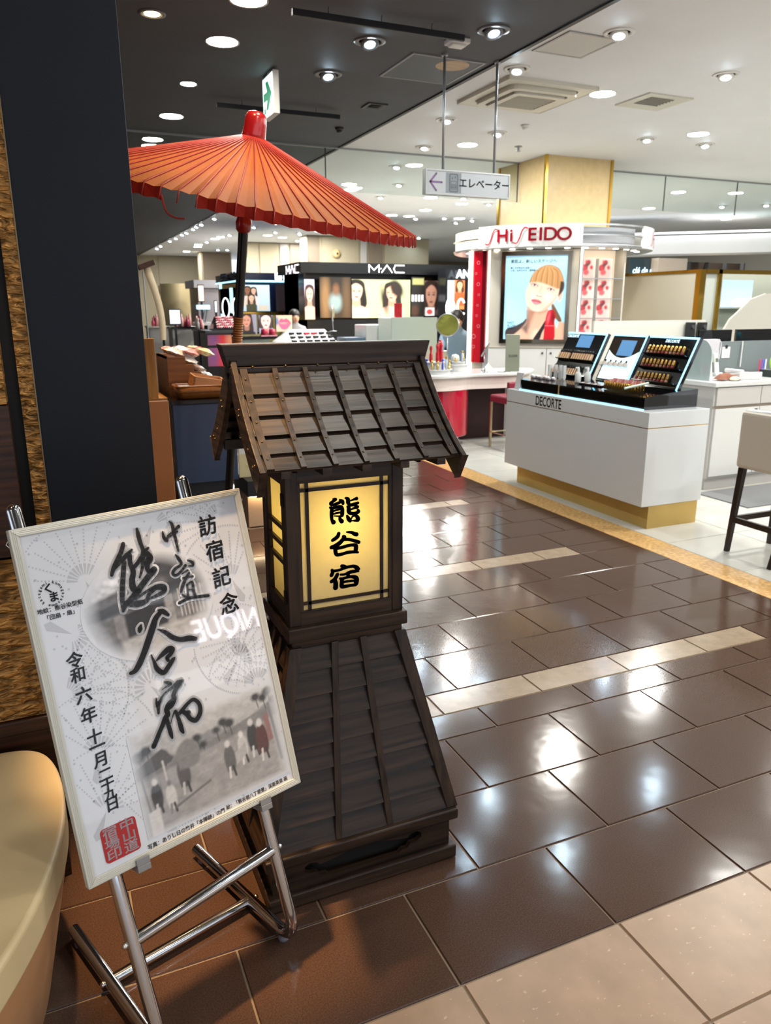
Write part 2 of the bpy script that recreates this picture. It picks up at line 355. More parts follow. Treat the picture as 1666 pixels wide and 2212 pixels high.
def put_tile(x0, x1, y0, y1, mat, kind, name):
    if x1 - x0 < 0.01: return
    near = (y0 < 6.9 and y0 > 0.75 and x1 > -0.45 and not (x0 < 0 and y0 > 3)) if kind != 'white' else (x0 < 6.6 and 2.0 < y0 < 8.4)
    if near:
        o = obj(name, tile_mesh(x1 - x0, y1 - y0, mat, '%s_%d_%d' % (kind, round((x1 - x0) * 1e4), round((y1 - y0) * 1e4))), mat, fl); o.location = (x0, y0, 0)
    else:
        g = 0.003; far_tiles[kind].box(x0 + g, x1 - g, y0 + g, y1 - g, -0.004, 0)
def tile_row(y0, y1, off, mat, kind, name, xl=X_L, xr=X_R):
    x = off - P_X * math.ceil((off - xl) / P_X)
    while x < xr:
        put_tile(max(x, xl), min(x + P_X, xr), y0, y1, mat, kind, name); x += P_X
y = Y0; k = 0
for k in range(3): tile_row(y, y + P_Y, 0.717 if k % 2 == 0 else 0.946, m_brown, 'brown', 'brown_tile'); y += P_Y
tile_row(y, 2.287, 0.94, m_brown, 'brown', 'brown_tile'); y = 2.287; k = 0; par = 0
while y < 29:
    tile_row(y, y + 0.155, 0.80 + 0.1 * par, m_strip, 'cream', 'cream_tile', xr=2.95); tile_row(y, y + 0.155, 2.95, m_brown, 'brown', 'brown_tile', xl=2.95); y += 0.155
    for k in range(4): tile_row(y, y + P_Y, 0.72 if (k + par) % 2 else 0.943, m_brown, 'brown', 'brown_tile'); y += P_Y
    par += 1
y = Y0; k = 0
while y > -6:
    tile_row(y - 0.301, y, 0.723, m_beige, 'beige', 'beige_tile', xl=-3.6, xr=9); y -= 0.301
for i in range(3): pass
MB().box(3.39, 3.605, 1.215, 30, -0.004, 0.0).build('tan_border', m_tan, fl)
for i in range(18):
    for j in range(22):
        put_tile(3.607 + 0.6 * i, 3.607 + 0.6 * (i + 1), 1.215 + 0.6 * j, 1.215 + 0.6 * (j + 1), m_marble, 'white', 'marble_tile')
MB().box(3.607, 18.2, 14.4, 30, -0.004, 0.0).build('marble_field', m_marble, fl)
for kd, nm, mt in (('brown', 'far_brown_tiles', m_brown), ('cream', 'far_cream_tiles', m_strip), ('beige', 'far_beige_tiles', m_beige), ('white', 'far_marble_tiles', m_marble)):
    if far_tiles[kd].v: far_tiles[kd].build(nm, mt, fl, kind='stuff')

# ---- ceilings
m_cdark = M('charcoal_ceiling_paint', '#505359', rough=0.7, var=0.05, vscale=3)
m_cwhite = M('white_ceiling_paint', '#e6e8ea', rough=0.75, var=0.02, vscale=2)
cd = MB().box(-7, XE, -8, 31, ZC, ZC + 0.12).build('ceiling', m_cdark); struct(cd, 'flat charcoal grey ceiling over the shop front on the left', 'ceiling')
cw = MB().box(XE, 18.2, -8, 31, ZC, ZC + 0.12).build('ceiling', m_cwhite); struct(cw, 'flat white ceiling over the cosmetics hall', 'ceiling')
m_blk = M('black_metal', '#1c1d20', rough=0.45); m_dgrey = M('dark_grey_metal', '#3a3b3e', rough=0.5); m_lgrey = M('light_grey_metal', '#9da0a2', rough=0.35, metal=0.6)
tr = MB().box(XE - 0.03, XE + 0.005, -8, 31, ZC - 0.012, ZC).build('trim_1', m_blk); struct(tr, 'thin black trim where dark and white ceilings meet', 'trim')

# ---- lamps
m_lens_w = M('lit_warm_diffuser', (1, 1, 1), emit=DOWN, ecol=(1.0, 0.97, 0.9)); m_lens_c = M('lit_cool_spot', (1, 1, 1), emit=SPOT, ecol=(0.7, 0.88, 1.0))
m_lens_d = M('lit_warm_diffuser_dim', (1, 1, 1), emit=DOWN_D, ecol=(1.0, 0.95, 0.84)); m_lens_sd = M('lit_cool_spot_dim', (1, 1, 1), emit=SPOT_D, ecol=(0.62, 0.84, 1.0))
m_lens_s = M('lit_small_cool_diffuser', (1, 1, 1), emit=DOWN_D * 1.2, ecol=(0.8, 0.93, 1.0))
m_rimw = M('white_lamp_rim', '#e4e4e0', rough=0.4); m_rimd = M('grey_lamp_rim', '#6c7074', rough=0.35)
def make_down(r, rim, lens):
    t = thing('downlight', 'x', 'ceiling lamp')
    MB().lathe([(r, -0.002), (r + 0.012, -0.006), (r + 0.012, 0.0)], 28).build('trim_ring', rim, t, smooth=True)
    MB().disc(r, -0.003).build('lens', lens, t); return t
def make_spot(r, rim, lens, tilt=0.45, az=0.0):
    t = thing('spotlight', 'x', 'ceiling lamp')
    MB().lathe([(r, 0.0), (r, -0.006), (r * 0.74, -0.008), (r * 0.70, 0.0)], 28).build('trim_ring', rim, t, smooth=True)
    h = MB().lathe([(r * 0.56, 0.012), (r * 0.58, -0.012), (r * 0.34, -0.016), (r * 0.32, -0.006)], 20).build('gimbal', rim, t, smooth=True)
    MB().disc(r * 0.325, -0.009, 12).build('lens', lens, h)
    h.rotation_euler = (tilt * math.cos(az), tilt * math.sin(az), 0); h.location = (0, 0, -0.012); return t
D_big = make_down(0.108, m_rimw, m_lens_w); D_dark = make_down(0.108, m_rimw, m_lens_d); D_small = make_down(0.062, m_rimw, m_lens_s); S_dark = make_spot(0.112, m_rimd, m_lens_sd, -0.38); S_white = make_spot(0.105, m_rimw, m_lens_c, 0.3, 2.4)
used_first = set()
def lamp(proto, x, y, label, group, z=ZC):
    if proto.name not in used_first:
        used_first.add(proto.name); proto.location = (x, y, z); proto['label'] = label; proto['group'] = group; return proto
    return dup(proto, (x, y, z), label=label, group=group)
G1 = 'lamps in the dark ceiling'; G2 = 'lamps in the white ceiling'; G3 = 'lamps far back in the white ceiling'
for x, y, pr, lb in ((1.132, 4.288, D_dark, 'large round downlight cut off by the top edge of the picture'), (1.142, 4.963, D_dark, 'largest glowing round downlight in the dark ceiling'),
        (1.143, 6.914, D_dark, 'oval-looking downlight in dark ceiling just above the orange parasol'), (1.12, 7.881, D_dark, 'downlight seen through the glass at the left rim of the parasol'),
        (1.11, 5.92, D_small, 'small bluish downlight left of the exit sign'), (1.931, 4.614, S_dark, 'tilted spotlight in the dark ceiling below the long black track'),
        (1.925, 5.323, S_dark, 'sparkling spotlight to the right of the exit sign'), (2.5, 4.169, S_dark, 'big ringed spotlight beside the dark ceiling edge')):
    lamp(pr, x * KC, y * KC, lb, G1)
for x, y, pr, lb in ((3.174, 3.92, S_white, 'tilted spotlight at the corner of the white access hatch'), (3.015, 4.722, S_white, 'tilted spotlight just behind the ceiling air conditioner'),
        (4.38, 4.281, S_white, 'cool star-like spotlight at the upper right of the white ceiling'), (3.933, 4.996, D_big, 'round downlight between air conditioner and square vent'),
        (3.922, 6.962, D_big, 'warm downlight right of the hanging sign rods'), (5.611, 5.738, D_big, 'warm downlight at the right over the beige pillar'),
        (3.253, 6.134, S_white, 'cool spotlight beside the left rod of the hanging sign'), (3.91, 6.401, S_white, 'cool spotlight beside the right rod of the hanging sign'),
        (3.58, 7.2, S_white, 'cool spotlight just before the glass smoke screen'), (5.322, 6.073, S_white, 'cool spotlight above the right corner of the beige pillar'),
        (6.016, 6.049, S_white, 'cool spotlight right of the warm downlight over the pillar')):
    lamp(pr, x * KC, y * KC, lb, G2)
far_px = [(463, 471, 0), (435, 484, 0), (424, 489, 0), (417, 494, 0), (403, 502, 0), (393, 506, 0), (380, 514, 0), (367, 520, 0), (347, 531, 0), (339, 536, 0),
    (496, 507, 0), (482, 510, 0), (465, 516, 1), (447, 522, 0), (427, 533, 1), (403, 543, 1), (382, 551, 1), (362, 560, 1), (345, 565, 1), (548, 490, 0), (595, 501, 0), (610, 513, 1), (647, 503, 0), (659, 522, 1),
    (471, 539, 0), (491, 539, 0), (475, 553, 0), (504, 554, 0), (416, 556, 0), (857, 359, 0), (767, 406, 1), (862, 398, 0), (822, 425, 0), (884, 467, 1), (898, 471, 0), (595, 481, 0), (648, 505, 0), (642, 519, 0),
    (1001, 427, 0), (998, 440, 1), (1056, 440, 0), (905, 513, 0), (960, 470, 0), (985, 480, 0), (1020, 475, 0), (1590, 417, 1), (1466, 415, 1), (1560, 445, 0), (1656, 442, 0), (1569, 473, 1),
    (723, 520, 0), (746, 478, 0), (700, 500, 1), (820, 500, 0)]
def far_side(a): return 'left of the parasol pole' if a < 530 else ('behind the parasol' if a < 900 else ('behind the hanging sign' if a < 1100 else 'at the far right'))
far_n = {}
for a, b, c in sorted(far_px):
    p = atZ(a, b, ZC)
    if p.y > 28 or p.x > 17: continue
    side = far_side(a); kd = 'warm round downlight' if c else 'cool spotlight'; k = far_n.get((side, kd), 0); far_n[(side, kd)] = k + 1
    lamp(D_big if c else S_white, p.x, p.y, '%s far %s from the left in white ceiling %s' % (ORD[min(k, 14)], kd, side), G3)
m_warm_l = M('lit_amber_spot', (1, 1, 1), emit=40, ecol=(1.0, 0.66, 0.32))
def amber(x, y, label, watts, cone, aim):
    t = thing('spotlight', label, 'ceiling lamp', (x, y, ZC), 0, 'amber spotlights of the cafe')
    MB().lathe([(.085, 0), (.085, -.006), (.06, -.008), (.058, 0)], 24).build('trim_ring', m_rimd, t, smooth=True); MB().disc(.05, -.004, 12).build('lens', m_warm_l, t)
    L_ = bpy.data.lights.new('amber_beam', 'SPOT'); L_.energy = watts; L_.color = (1.0, 0.60, 0.27); L_.spot_size = math.radians(cone); L_.spot_blend = .6; L_.shadow_soft_size = .045
    o = bpy.data.objects.new('amber_beam', L_); COL.objects.link(o); o.parent = t; o.location = (0, 0, -.02); o.rotation_euler = (Vector(aim) - Vector((x, y, ZC))).to_track_quat('-Z', 'Y').to_euler()
amber(.1, 2.02, 'amber spotlight before the navy wall panel', 430, 21, (.37, 1.8, 0))
amber(-.75, 1.3, 'amber spotlight over the bench seat', 10, 42, (-.5, 1.75, .4))
amber(.85, 5.6, 'amber spotlight over the sweets counter', 110, 45, (1.05, 5.6, .8))
amber(.75, 3.4, 'amber spotlight before the orange parasol', 30, 60, (.9, 4.0, 1.9))
for i, (x, y) in enumerate(((4.5, 11.6), (6.3, 12.4), (8.2, 12.0), (4.6, 14.2), (6.4, 16.2), (8.3, 15.0), (4.4, 18.0), (6.5, 18.8), (4.6, 21.3), (7.0, 14.0), (4.5, 24.0), (5.6, 20.3))):  # extra lamps on a loose grid, added to brighten the back booths
    lamp(D_big, x, y, '%s added downlight from the front in white ceiling over the back booths' % ORD[i], 'added lamps over the back booths')
# lamps of the same rows further along, over the photographer and to the sides
for x, y in ((1.13, 3.0), (1.13, 1.7), (1.13, 0.2), (1.13, -1.4), (-1.6, -0.6), (-1.6, -2.2), (2.2, -1.6)): lamp(D_dark, x * KC, y * KC, 'round downlight in the dark ceiling over the beige entrance floor', 'lamps over the entrance')
for x, y in ((3.93, 3.0), (3.93, 1.0), (3.93, -1.0), (5.61, 3.8), (5.61, 1.8), (5.61, -0.4), (7.3, 5.7), (7.3, 3.6), (7.3, 1.6), (5.61, 9.9), (7.3, 9.5), (9, 5), (9, 2.5), (5.61, 12.5), (3.93, 12.2)):
    lamp(D_big, x * KC, y * KC, 'warm round downlight in the white ceiling to the right of the aisle', 'lamps over the right aisle')
for x, y in ((2.2, 3.0), (2.2, 1.6), (2.2, 0.4)): lamp(S_dark, x * KC, y * KC, 'ringed spotlight in the dark ceiling over the brown aisle', 'lamps over the brown aisle')

# ---- ceiling fittings
def track(x0, x1, y, lb):
    t = thing('lighting_track', lb, 'track', ((x0 + x1) / 2, y, ZC - 0.06)); h = (x1 - x0) / 2
    MB().box(-h, h, -0.013, 0.013, -0.02, 0.02).build('rail', m_blk, t, bevel=0.003)
    for s in (-0.6, 0.0, 0.6): MB().tube([(s * h, 0, 0.018), (s * h, 0.012, 0.04), (s * h, 0, 0.06)], 0.003, 6).build('hook', m_blk, t)
track(1.6, 2.8, 5.05, 'long black track hanging at the top of the dark ceiling'); track(1.63, 2.8, 7.44, 'black track on dark ceiling behind the exit sign')
track(1.1, 2.1, 10.8, 'black track far back under the dark ceiling'); track(1.1, 1.9, 13.2, 'short black track at the far end of the dark ceiling')
def hatch(x0, x1, y0, y1, fm, pm, lb):
    t = thing('access_hatch', lb, 'hatch', ((x0 + x1) / 2, (y0 + y1) / 2, ZC)); a, b = (x1 - x0) / 2, (y1 - y0) / 2
    MB().plate([(-a, -b), (a, -b), (a, b), (-a, b)], [[(-a + .018, -b + .018), (a - .018, -b + .018), (a - .018, b - .018), (-a + .018, b - .018)]], -0.008, 0.0).build('frame', fm, t)
    MB().box(-a + .02, a - .02, -b + .02, b - .02, -0.006, 0.0).build('panel', pm, t); return t
ht = hatch(2.7, 3.32, 5.63, 6.26, M('hatch_frame_grey', '#8b8d8f', rough=0.4), M('slate_panel', '#474c54', rough=0.5), 'dark square access hatch at the edge of the charcoal ceiling')
MB().lathe([(0.0, -0.007), (0.13, -0.007), (0.135, 0)], 28, (0.1, -0.16, 0)).build('wooden_disc', wood('pale_ply', '#a5855c', '#c4a377'), ht)
hatch(3.474, 3.91, 4.8, 5.25, m_lgrey, M('hatch_white', '#cfcfca', rough=0.6), 'white square access hatch beside the dark ceiling edge')
def vent(x0, x1, y0, y1, fm, gm, lb):
    t = thing('ceiling_vent', lb, 'vent', ((x0 + x1) / 2, (y0 + y1) / 2, ZC)); a, b = (x1 - x0) / 2, (y1 - y0) / 2; c, d = a * 0.52, b * 0.52
    MB().plate([(-a, -b), (a, -b), (a, b), (-a, b)], [[(-a + .02, -b + .02), (a - .02, -b + .02), (a - .02, b - .02), (-a + .02, b - .02)]], -0.012, 0.0).build('frame', fm, t)
    MB().add([(-a + .02, -b + .02, -.012), (a - .02, -b + .02, -.012), (a - .02, b - .02, -.012), (-a + .02, b - .02, -.012), (-c, -d, -.002), (c, -d, -.002), (c, d, -.002), (-c, d, -.002)], [(0, 1, 5, 4), (1, 2, 6, 5), (2, 3, 7, 6), (3, 0, 4, 7)]).build('cone', fm, t)
    MB().box(-c, c, -d, d, -0.004, -0.001).build('backing', gm, t)
    for i in range(6): MB().box(-c, c, -d + d * 2 * (i + .3) / 6, -d + d * 2 * (i + .5) / 6, -0.010, -0.003).build('louvre', gm, t)
vent(5.06, 5.56, 5.78, 6.24, M('vent_cream', '#d2d1c4', rough=0.5), M('vent_grille_grey', '#8e8d84', rough=0.6), 'square cream vent in the white ceiling right of the air conditioner')
vent(2.94, 3.13, 7.05, 7.25, m_dgrey, m_blk, 'small dark vent in the charcoal ceiling')
# ceiling cassette air conditioner
ac = thing('air_conditioner', 'square cream four-way ceiling cassette air conditioner', 'air conditioner', (4.098, 6.258, ZC)); ac.scale = (1.2, 1.2, 1.2); m_ac = M('cream_plastic', '#d9d6c8', rough=0.45)
MB().plate([(-.37, -.36), (.37, -.36), (.37, .36), (-.37, .36)], [rrect(-.29, .29, -.28, .28, .07)], -0.022, 0.0).build('outer_panel', m_ac, ac, bevel=0.004)
MB().plate(rrect(-.282, .282, -.272, .272, .07), [rrect(-.232, .232, -.222, .222, .05)], -0.05, -0.012).build('flap_ring', m_ac, ac, bevel=0.006)
MB().plate(rrect(-.215, .215, -.205, .205, .04), [rrect(-.165, .165, -.155, .155, .02)], -0.062, -0.02).build('inner_panel', m_ac, ac, bevel=0.006)
MB().box(-.165, .165, -.155, .155, -0.045, -0.03).build('filter', M('filter_grey', '#8f8a7c', rough=0.8), ac)
for i in range(9): MB().box(-.165, .165, -.15 + i * .0355, -.145 + i * .0355, -0.06, -0.046).build('slat', m_ac, ac)
for s in (-1, 1):
    MB().box(s * .2235 - .006, s * .2235 + .006, -.2, .2, -0.02, -0.006).build('air_slot', m_blk, ac); MB().box(-.2, .2, s * .2135 - .006, s * .2135 + .006, -0.02, -0.006).build('air_slot', m_blk, ac)
# sensors and sprinklers
def det(x, y, lb, r=0.05, mat=None, z=0.05):
    t = thing('smoke_detector', lb, 'detector', (x, y, ZC)); mt = mat or m_rimw
    MB().lathe([(r, 0), (r, -z * .4), (r * .85, -z * .5)], 20).build('base', mt, t, smooth=True); MB().lathe([(r * .7, -z * .5), (r * .6, -z * .95), (0, -z)], 20).build('cap', mt, t, smooth=True)
det(4.76, 7.255, 'round white smoke detector above the sign', 0.045); det(3.05, 8.12, 'small dark smoke detector near the black ceiling edge', 0.045, m_dgrey); det(0.66, 7.44, 'tiny dark sensor in the charcoal ceiling', 0.02, m_dgrey, 0.03)
t = thing('sprinkler', 'small metal sprinkler head over the hanging sign', 'sprinkler', (5.29, 8.19, ZC))
MB().lathe([(.045, 0), (.045, -.006), (.015, -.01), (.012, -.05)], 16).build('neck', m_lgrey, t); MB().lathe([(.0, -.052), (.03, -.052), (.03, -.056)], 16).build('deflector', m_lgrey, t)
t = thing('emergency_sensor', 'white box sensor at the top of the hanging sign rod', 'sensor', (2.863, 5.26, ZC)); MB().box(-.075, .075, -.06, .06, -.035, 0).build('body', m_rimw, t, bevel=.008); MB().box(-.055, .055, -.04, .04, -.05, -.034).build('cover', m_rimw, t, bevel=.008)
# exit sign
ex = thing('exit_sign', 'small green and white lit exit sign with arrow', 'sign', (1.874, 6.53, ZC)); ex.scale = (1.2, 1.2, 1.2)
m_exw = M('lit_exit_face', (0.75, 1, 0.93), emit=1.1, ecol=(0.72, 0.98, 0.93)); m_exg = M('exit_green', '#0a7a4a', rough=0.5, emit=0.25, ecol=(0.0, 0.35, 0.16))
R_ex = 0.55
ebx = MB().box(-.02, .02, -.13, .13, -.27, -.012).build('housing', m_rimw, ex, bevel=.004)
MB().box(-.0205 - .002, -.0205, -.118, .118, -.258, -.024).build('lit_face', m_exw, ex)
MB().box(-.015, .015, -.03, .03, -.012, 0).build('mount', m_rimw, ex)
MB().prism([(.1, -.165), (.01, -.165), (.045, -.225), (-.01, -.225), (-.095, -.14), (-.01, -.055), (.045, -.055), (.01, -.115), (.1, -.115)], -.0245, -.0226, 'x').build('arrow', m_exg, ex)
MB().prism([(.06, -.205), (.09, -.205), (.1, -.24), (.055, -.24)], -.0245, -.0226, 'x').build('runner_pictogram', m_exg, ex)
t = dup(ex, (1.1, 10.6, ZC), label='second lit exit sign further back under the parasol rim'); 
# hanging guide sign
sg = thing('hanging_sign', 'white hanging elevator sign with purple arrow on two rods', 'sign', (3.142, 5.568, 2.418)); sg.scale = (1.2, 1.2, 1.2); m_sw = M('sign_face_white', '#c6cbcf', rough=0.35); m_sgrey = M('sign_grey', '#8f979e', rough=0.4)
m_purple = M('arrow_purple', '#8a6a98', rough=0.5); m_sink = M('sign_ink_grey', '#6d757c', rough=0.5)
MB().box(-.305, .305, -.02, .02, -.068, .068).build('panel', m_sw, sg)
for z0, z1 in ((-.075, -.066), (.066, .075)): MB().box(-.31, .31, -.024, .024, z0, z1).build('rail', m_lgrey, sg)
for x0 in (-.31, .302): MB().box(x0, x0 + .008, -.024, .024, -.066, .066).build('rail', m_lgrey, sg)
MB().box(-.165, -.055, -.0212, -.02, -.06, .06).build('pictogram_field', m_sgrey, sg)
MB().strokes([[-1950, 0, 110, -2780, 0, 110], [-2780, 0, 110, -2350, 500, 110], [-2780, 0, 110, -2350, -500, 110]], 0).build('arrow', m_purple, sg, loc=(0, -.0216, 0), rot=FACE_Y)
MB().plate(rrect(-.142, -.078, -.055, .055, .012), [rrect(-.135, -.085, -.048, .048, .008)], -.0222, -.0212, 'y').build('pictogram_frame', m_sink, sg)
MB().plate(rrect(-.131, -.089, -.04, .012, .004), [rrect(-.128, -.092, -.036, .008, .002)], -.0222, -.0212, 'y').build('pictogram_car', m_sink, sg)
for x0 in (-.121, -.11, -.099): MB().strokes([[int(x0 * 1e4), -300, 55, int(x0 * 1e4), -80, 55]], 0).build('pictogram_person', m_sink, sg, loc=(0, -.0222, 0), rot=FACE_Y)
for x0, s in ((-.12, 1), (-.1, -1)): MB().add([(x0 - .007, -.0222, .03 - .008 * s), (x0 + .007, -.0222, .03 - .008 * s), (x0, -.0222, .03 + .008 * s)], [(0, 1, 2)]).build('pictogram_arrow', m_sink, sg)
text('lettering', 'エレベーター', 0.064, m_sink, sg, (.118, -.0214, 0), FACE_Y, off=0.0008)
for x in (-.178, .199): MB().tube([(x, 0, .075), (x, 0, (ZC - 2.418) / 1.2)], .0085, 10).build('rod', m_lgrey, sg, smooth=True)
for x in (-.178, .199): MB().lathe([(.02, 0), (.02, -.012), (.009, -.016)], 14, (x, 0, (ZC - 2.418) / 1.2)).build('rod_flange', m_lgrey, sg)

# ---- glass smoke screen hanging across the hall
m_glass = glass_mat('smoke_screen_glass', (0.9, 0.94, 0.93), 1.6)
ss = thing('smoke_screen', 'hanging glass smoke screen across the hall below the ceiling', 'glass screen', (0, 9.06, 2.82))
MB().box(.3, 17, -.012, .012, .462, .48).build('top_rail', m_lgrey, ss)
for x0, x1 in ((.3, 3.22), (3.23, 5.86), (6.89, 8.33), (8.34, 9.72), (9.73, 12.4), (12.41, 15.6)):
    MB().box(x0, x1, -.004, .004, 0.0, .463).build('pane', m_glass, ss); MB().box(x1 - .004, x1 + .006, -.006, .006, 0, .463).build('joint', m_dgrey, ss)

ws = MB().box(18.0, 18.2, -8, 31, 0, ZC).build('wall_right', M('pale_side_wall', '#cfccc4', rough=.5)); struct(ws, 'pale side wall closing the hall on the right', 'wall')
P_KUMA = [[-439,3008,93,-522,2845,108,-652,2670,115,-757,2537,106,-832,2399,76],[-275,2843,47,-416,2746,108,-562,2651,92,-710,2542,76],[-507,2609,108,-585,2345,115,-668,2053,122,-727,1803,107,-757,1578,61],[-354,2733,109,-376,2550,109,-351,2356,125,-419,2183,140,-425,1996,155,-314,1908,109],[-333,2447,93,-221,2517,94,-118,2622,95],[-65,3277,47,-62,3134,103,-52,2942,95,-28,2779,95,-71,2613,127,-130,2403,79,-236,2205,47],[100,2801,48,21,2737,111,88,2580,160,-4,2456,143,-7,2282,95,130,2300,144,-67,2152,143,-264,1991,141,-422,1854,155,-586,1753,123,-677,1698,123,-749,1576,61],[-641,1720,123,-416,1649,156,-202,1660,110,-111,1781,95,79,1896,128,256,1855,145,236,1763,113,41,1713,80,-130,1690,47],[-425,1761,62,-196,1848,63,15,1910,64]]
P_GAYA = [[25,1382,51,122,1332,116,223,1229,78],[53,1323,102,-74,1228,127,-172,1075,152,-289,891,151,-405,709,150,-518,540,137,-659,356,136,-784,244,110,-889,226,73],[-431,1182,25,-473,1105,112,-500,1037,50],[-86,976,25,66,871,90,221,700,117,393,601,111,596,570,132,754,513,94],[-356,474,25,-321,292,75,-289,130,114,-169,4,114,-45,82,115,88,196,103,152,242,52],[-264,313,38,-113,397,102,64,473,141,154,448,116,95,362,103,-12,303,90,1,235,77]]
P_JUKU = [[-185,-209,41,-108,-254,92,-54,-302,62,-187,-321,41,-290,-354,15],[228,-314,63,116,-325,114,-50,-386,72,-211,-436,51,-309,-496,51,-367,-568,71,-434,-637,90,-471,-817,60],[-455,-488,20,-465,-586,60,-471,-665,60],[155,-348,114,36,-444,103,-56,-569,113,-49,-643,113,-165,-728,184,-279,-812,122,-269,-917,122,-347,-982,121,-436,-1103,111,-534,-1220,100,-622,-1340,110,-735,-1480,109],[-323,-1021,101,-307,-1200,102,-297,-1357,102,-287,-1463,51],[-251,-1138,20,-167,-994,31,-86,-919,72,-65,-1029,82,-45,-1190,103,-35,-1349,114,-10,-1440,62],[-4,-998,93,123,-917,94,249,-846,84,391,-810,84,490,-927,95,505,-1068,106,457,-1189,117,335,-1282,116,218,-1200,105,166,-1078,115,67,-971,93],[164,-1035,83,216,-1053,94]]
P_NAKA = [[514,3092,33,513,2963,82,571,2871,74,619,2976,41,744,3034,50,922,3133,84],[726,3282,33,772,3209,75,777,3028,91,784,2814,75,788,2584,50],[637,2940,33,750,2984,58,865,3028,50],[703,2511,33,752,2412,83,792,2272,67,619,2195,74,541,2114,74,606,2051,66,739,2103,66,887,2219,67],[963,2327,34,1071,2246,76,1056,2175,59,952,2189,25],[763,2049,33,914,2098,50],[935,2028,59,823,1921,75,700,1752,83,643,1651,50],[759,1951,42,1003,1930,59],[827,1772,58,781,1470,58],[827,1772,42,959,1808,67,950,1595,76,971,1441,67],[838,1654,42,922,1634,42],[663,1580,50,750,1494,67,797,1548,33],[541,1414,66,814,1462,75,1077,1432,76,1289,1398,69]]
L_KUMA = [[6155,10439,43,6213,10426,65,6124,10372,65,6080,10334,72,6108,10296,57,6210,10306,65,6328,10343,65,6351,10369,58],[6322,10400,43,6387,10358,80,6405,10300,65],[6056,10237,36,6106,10204,79,6101,10105,87,6098,9998,80,6104,9912,65,6143,9850,109],[6106,10204,65,6224,10226,65,6341,10228,72,6384,10166,80,6378,10060,95,6373,9996,73,6307,9982,36,6168,10008,14],[6141,10129,29,6237,10154,43,6332,10165,44],[6140,10058,29,6235,10076,43,6331,10079,36],[6314,9974,51,6320,9901,80,6363,9846,102],[6477,10434,43,6535,10400,87,6541,10314,95,6585,10252,58,6704,10261,59,6801,10272,59],[6594,10351,22,6691,10376,44,6765,10390,81],[6518,10209,44,6554,10169,95,6553,10083,95,6604,10027,81,6723,10014,74,6814,10047,81,6799,10092,52],[6605,10121,29,6703,10153,51,6793,10172,66,6726,10215,37,6592,10219,29],[6506,9974,44,6542,9897,96,6586,9835,81],[6617,9874,15,6655,9942,37,6737,9955,59,6789,9891,96,6796,9825,74,6631,9833,15]]
L_GAYA = [[6276,9539,81,6253,9476,88,6193,9426,88,6111,9385,73],[6492,9552,30,6619,9526,67,6709,9471,89,6754,9458,97],[6394,9452,59,6423,9426,96,6369,9353,96,6279,9277,103,6166,9218,111,6077,9201,88],[6429,9367,67,6541,9353,67,6676,9306,75,6812,9245,83],[6180,9180,89,6179,9092,96,6214,8992,82,6348,8989,74,6498,9013,75,6649,9007,68,6786,8978,45],[6187,9157,66,6351,9165,74,6501,9189,74,6637,9194,67,6727,9167,98,6734,9092,105,6718,9013,98]]
L_JUKU = [[6342,8674,75,6402,8651,90,6455,8628,68],[6079,8600,67,6093,8539,82,6062,8469,90],[6131,8571,60,6266,8574,60,6417,8611,68,6530,8625,68,6667,8621,76,6750,8571,99,6811,8525,53],[6742,8535,68,6726,8484,69,6566,8478,83,6414,8440,53,6308,8448,45],[6718,8471,46,6795,8467,38],[6219,8469,83,6187,8406,90,6134,8339,90,6058,8299,82],[6148,8322,90,6169,8229,113,6163,8118,121],[6505,8449,76,6511,8388,83],[6291,8346,45,6336,8309,91,6334,8219,98,6333,8129,99,6408,8110,84,6560,8117,69,6714,8116,77,6730,8197,130,6724,8296,115,6602,8352,68,6450,8345,61,6336,8324,68],[6380,8235,53,6486,8241,53,6639,8233,46]]
# ================================================================== SHOP FRONT ON THE LEFT
def gold_ripple(name):
    m = bpy.data.materials.new(name); m.use_nodes = True; nt = m.node_tree; N = nt.nodes; L = nt.links; b = N['Principled BSDF']
    tc = N.new('ShaderNodeTexCoord'); mp = N.new('ShaderNodeMapping'); mp.inputs['Scale'].default_value = (26, 26, 70); L.new(tc.outputs['Object'], mp.inputs[0])
    n = N.new('ShaderNodeTexNoise'); n.inputs['Scale'].default_value = 1.0; n.inputs['Detail'].default_value = 2.5; n.inputs['Distortion'].default_value = 0.5; L.new(mp.outputs[0], n.inputs['Vector'])
    cr = N.new('ShaderNodeValToRGB'); cr.color_ramp.elements[0].position = 0.35; cr.color_ramp.elements[0].color = (*srgb('#5e431f'), 1); cr.color_ramp.elements[1].position = 0.7; cr.color_ramp.elements[1].color = (*srgb('#c79350'), 1)
    L.new(n.outputs['Fac'], cr.inputs[0]); L.new(cr.outputs[0], b.inputs['Base Color']); b.inputs['Metallic'].default_value = 0.55; b.inputs['Roughness'].default_value = 0.42
    bp = N.new('ShaderNodeBump'); bp.inputs['Strength'].default_value = 1.0; bp.inputs['Distance'].default_value = 0.02; L.new(n.outputs['Fac'], bp.inputs['Height']); L.new(bp.outputs[0], b.inputs['Normal']); return m
m_gold_r = gold_ripple('rippled_gold_panel')
m_navy = M('dark_navy_laminate', '#1a1e27', rough=0.5, spec=0.2, var=0.05, vscale=5, bump=0.01, bscale=60); m_brownwood = wood('dark_red_brown_wood', '#22120b', '#452616', 0, 0.4)
wl = MB().box(-0.035, 0.25, 2.2, 2.75, 0, ZC).build('wall_left', m_navy, bevel=0.002); struct(wl, 'tall dark navy wall panel at the left edge of the shop', 'wall')
w2 = MB().box(-3.4, -0.035, 2.215, 2.75, 0, ZC).build('wall_recess', M('black_recess', '#0b0d10', rough=0.6)); struct(w2, 'black recessed wall beside the gold strip', 'wall')
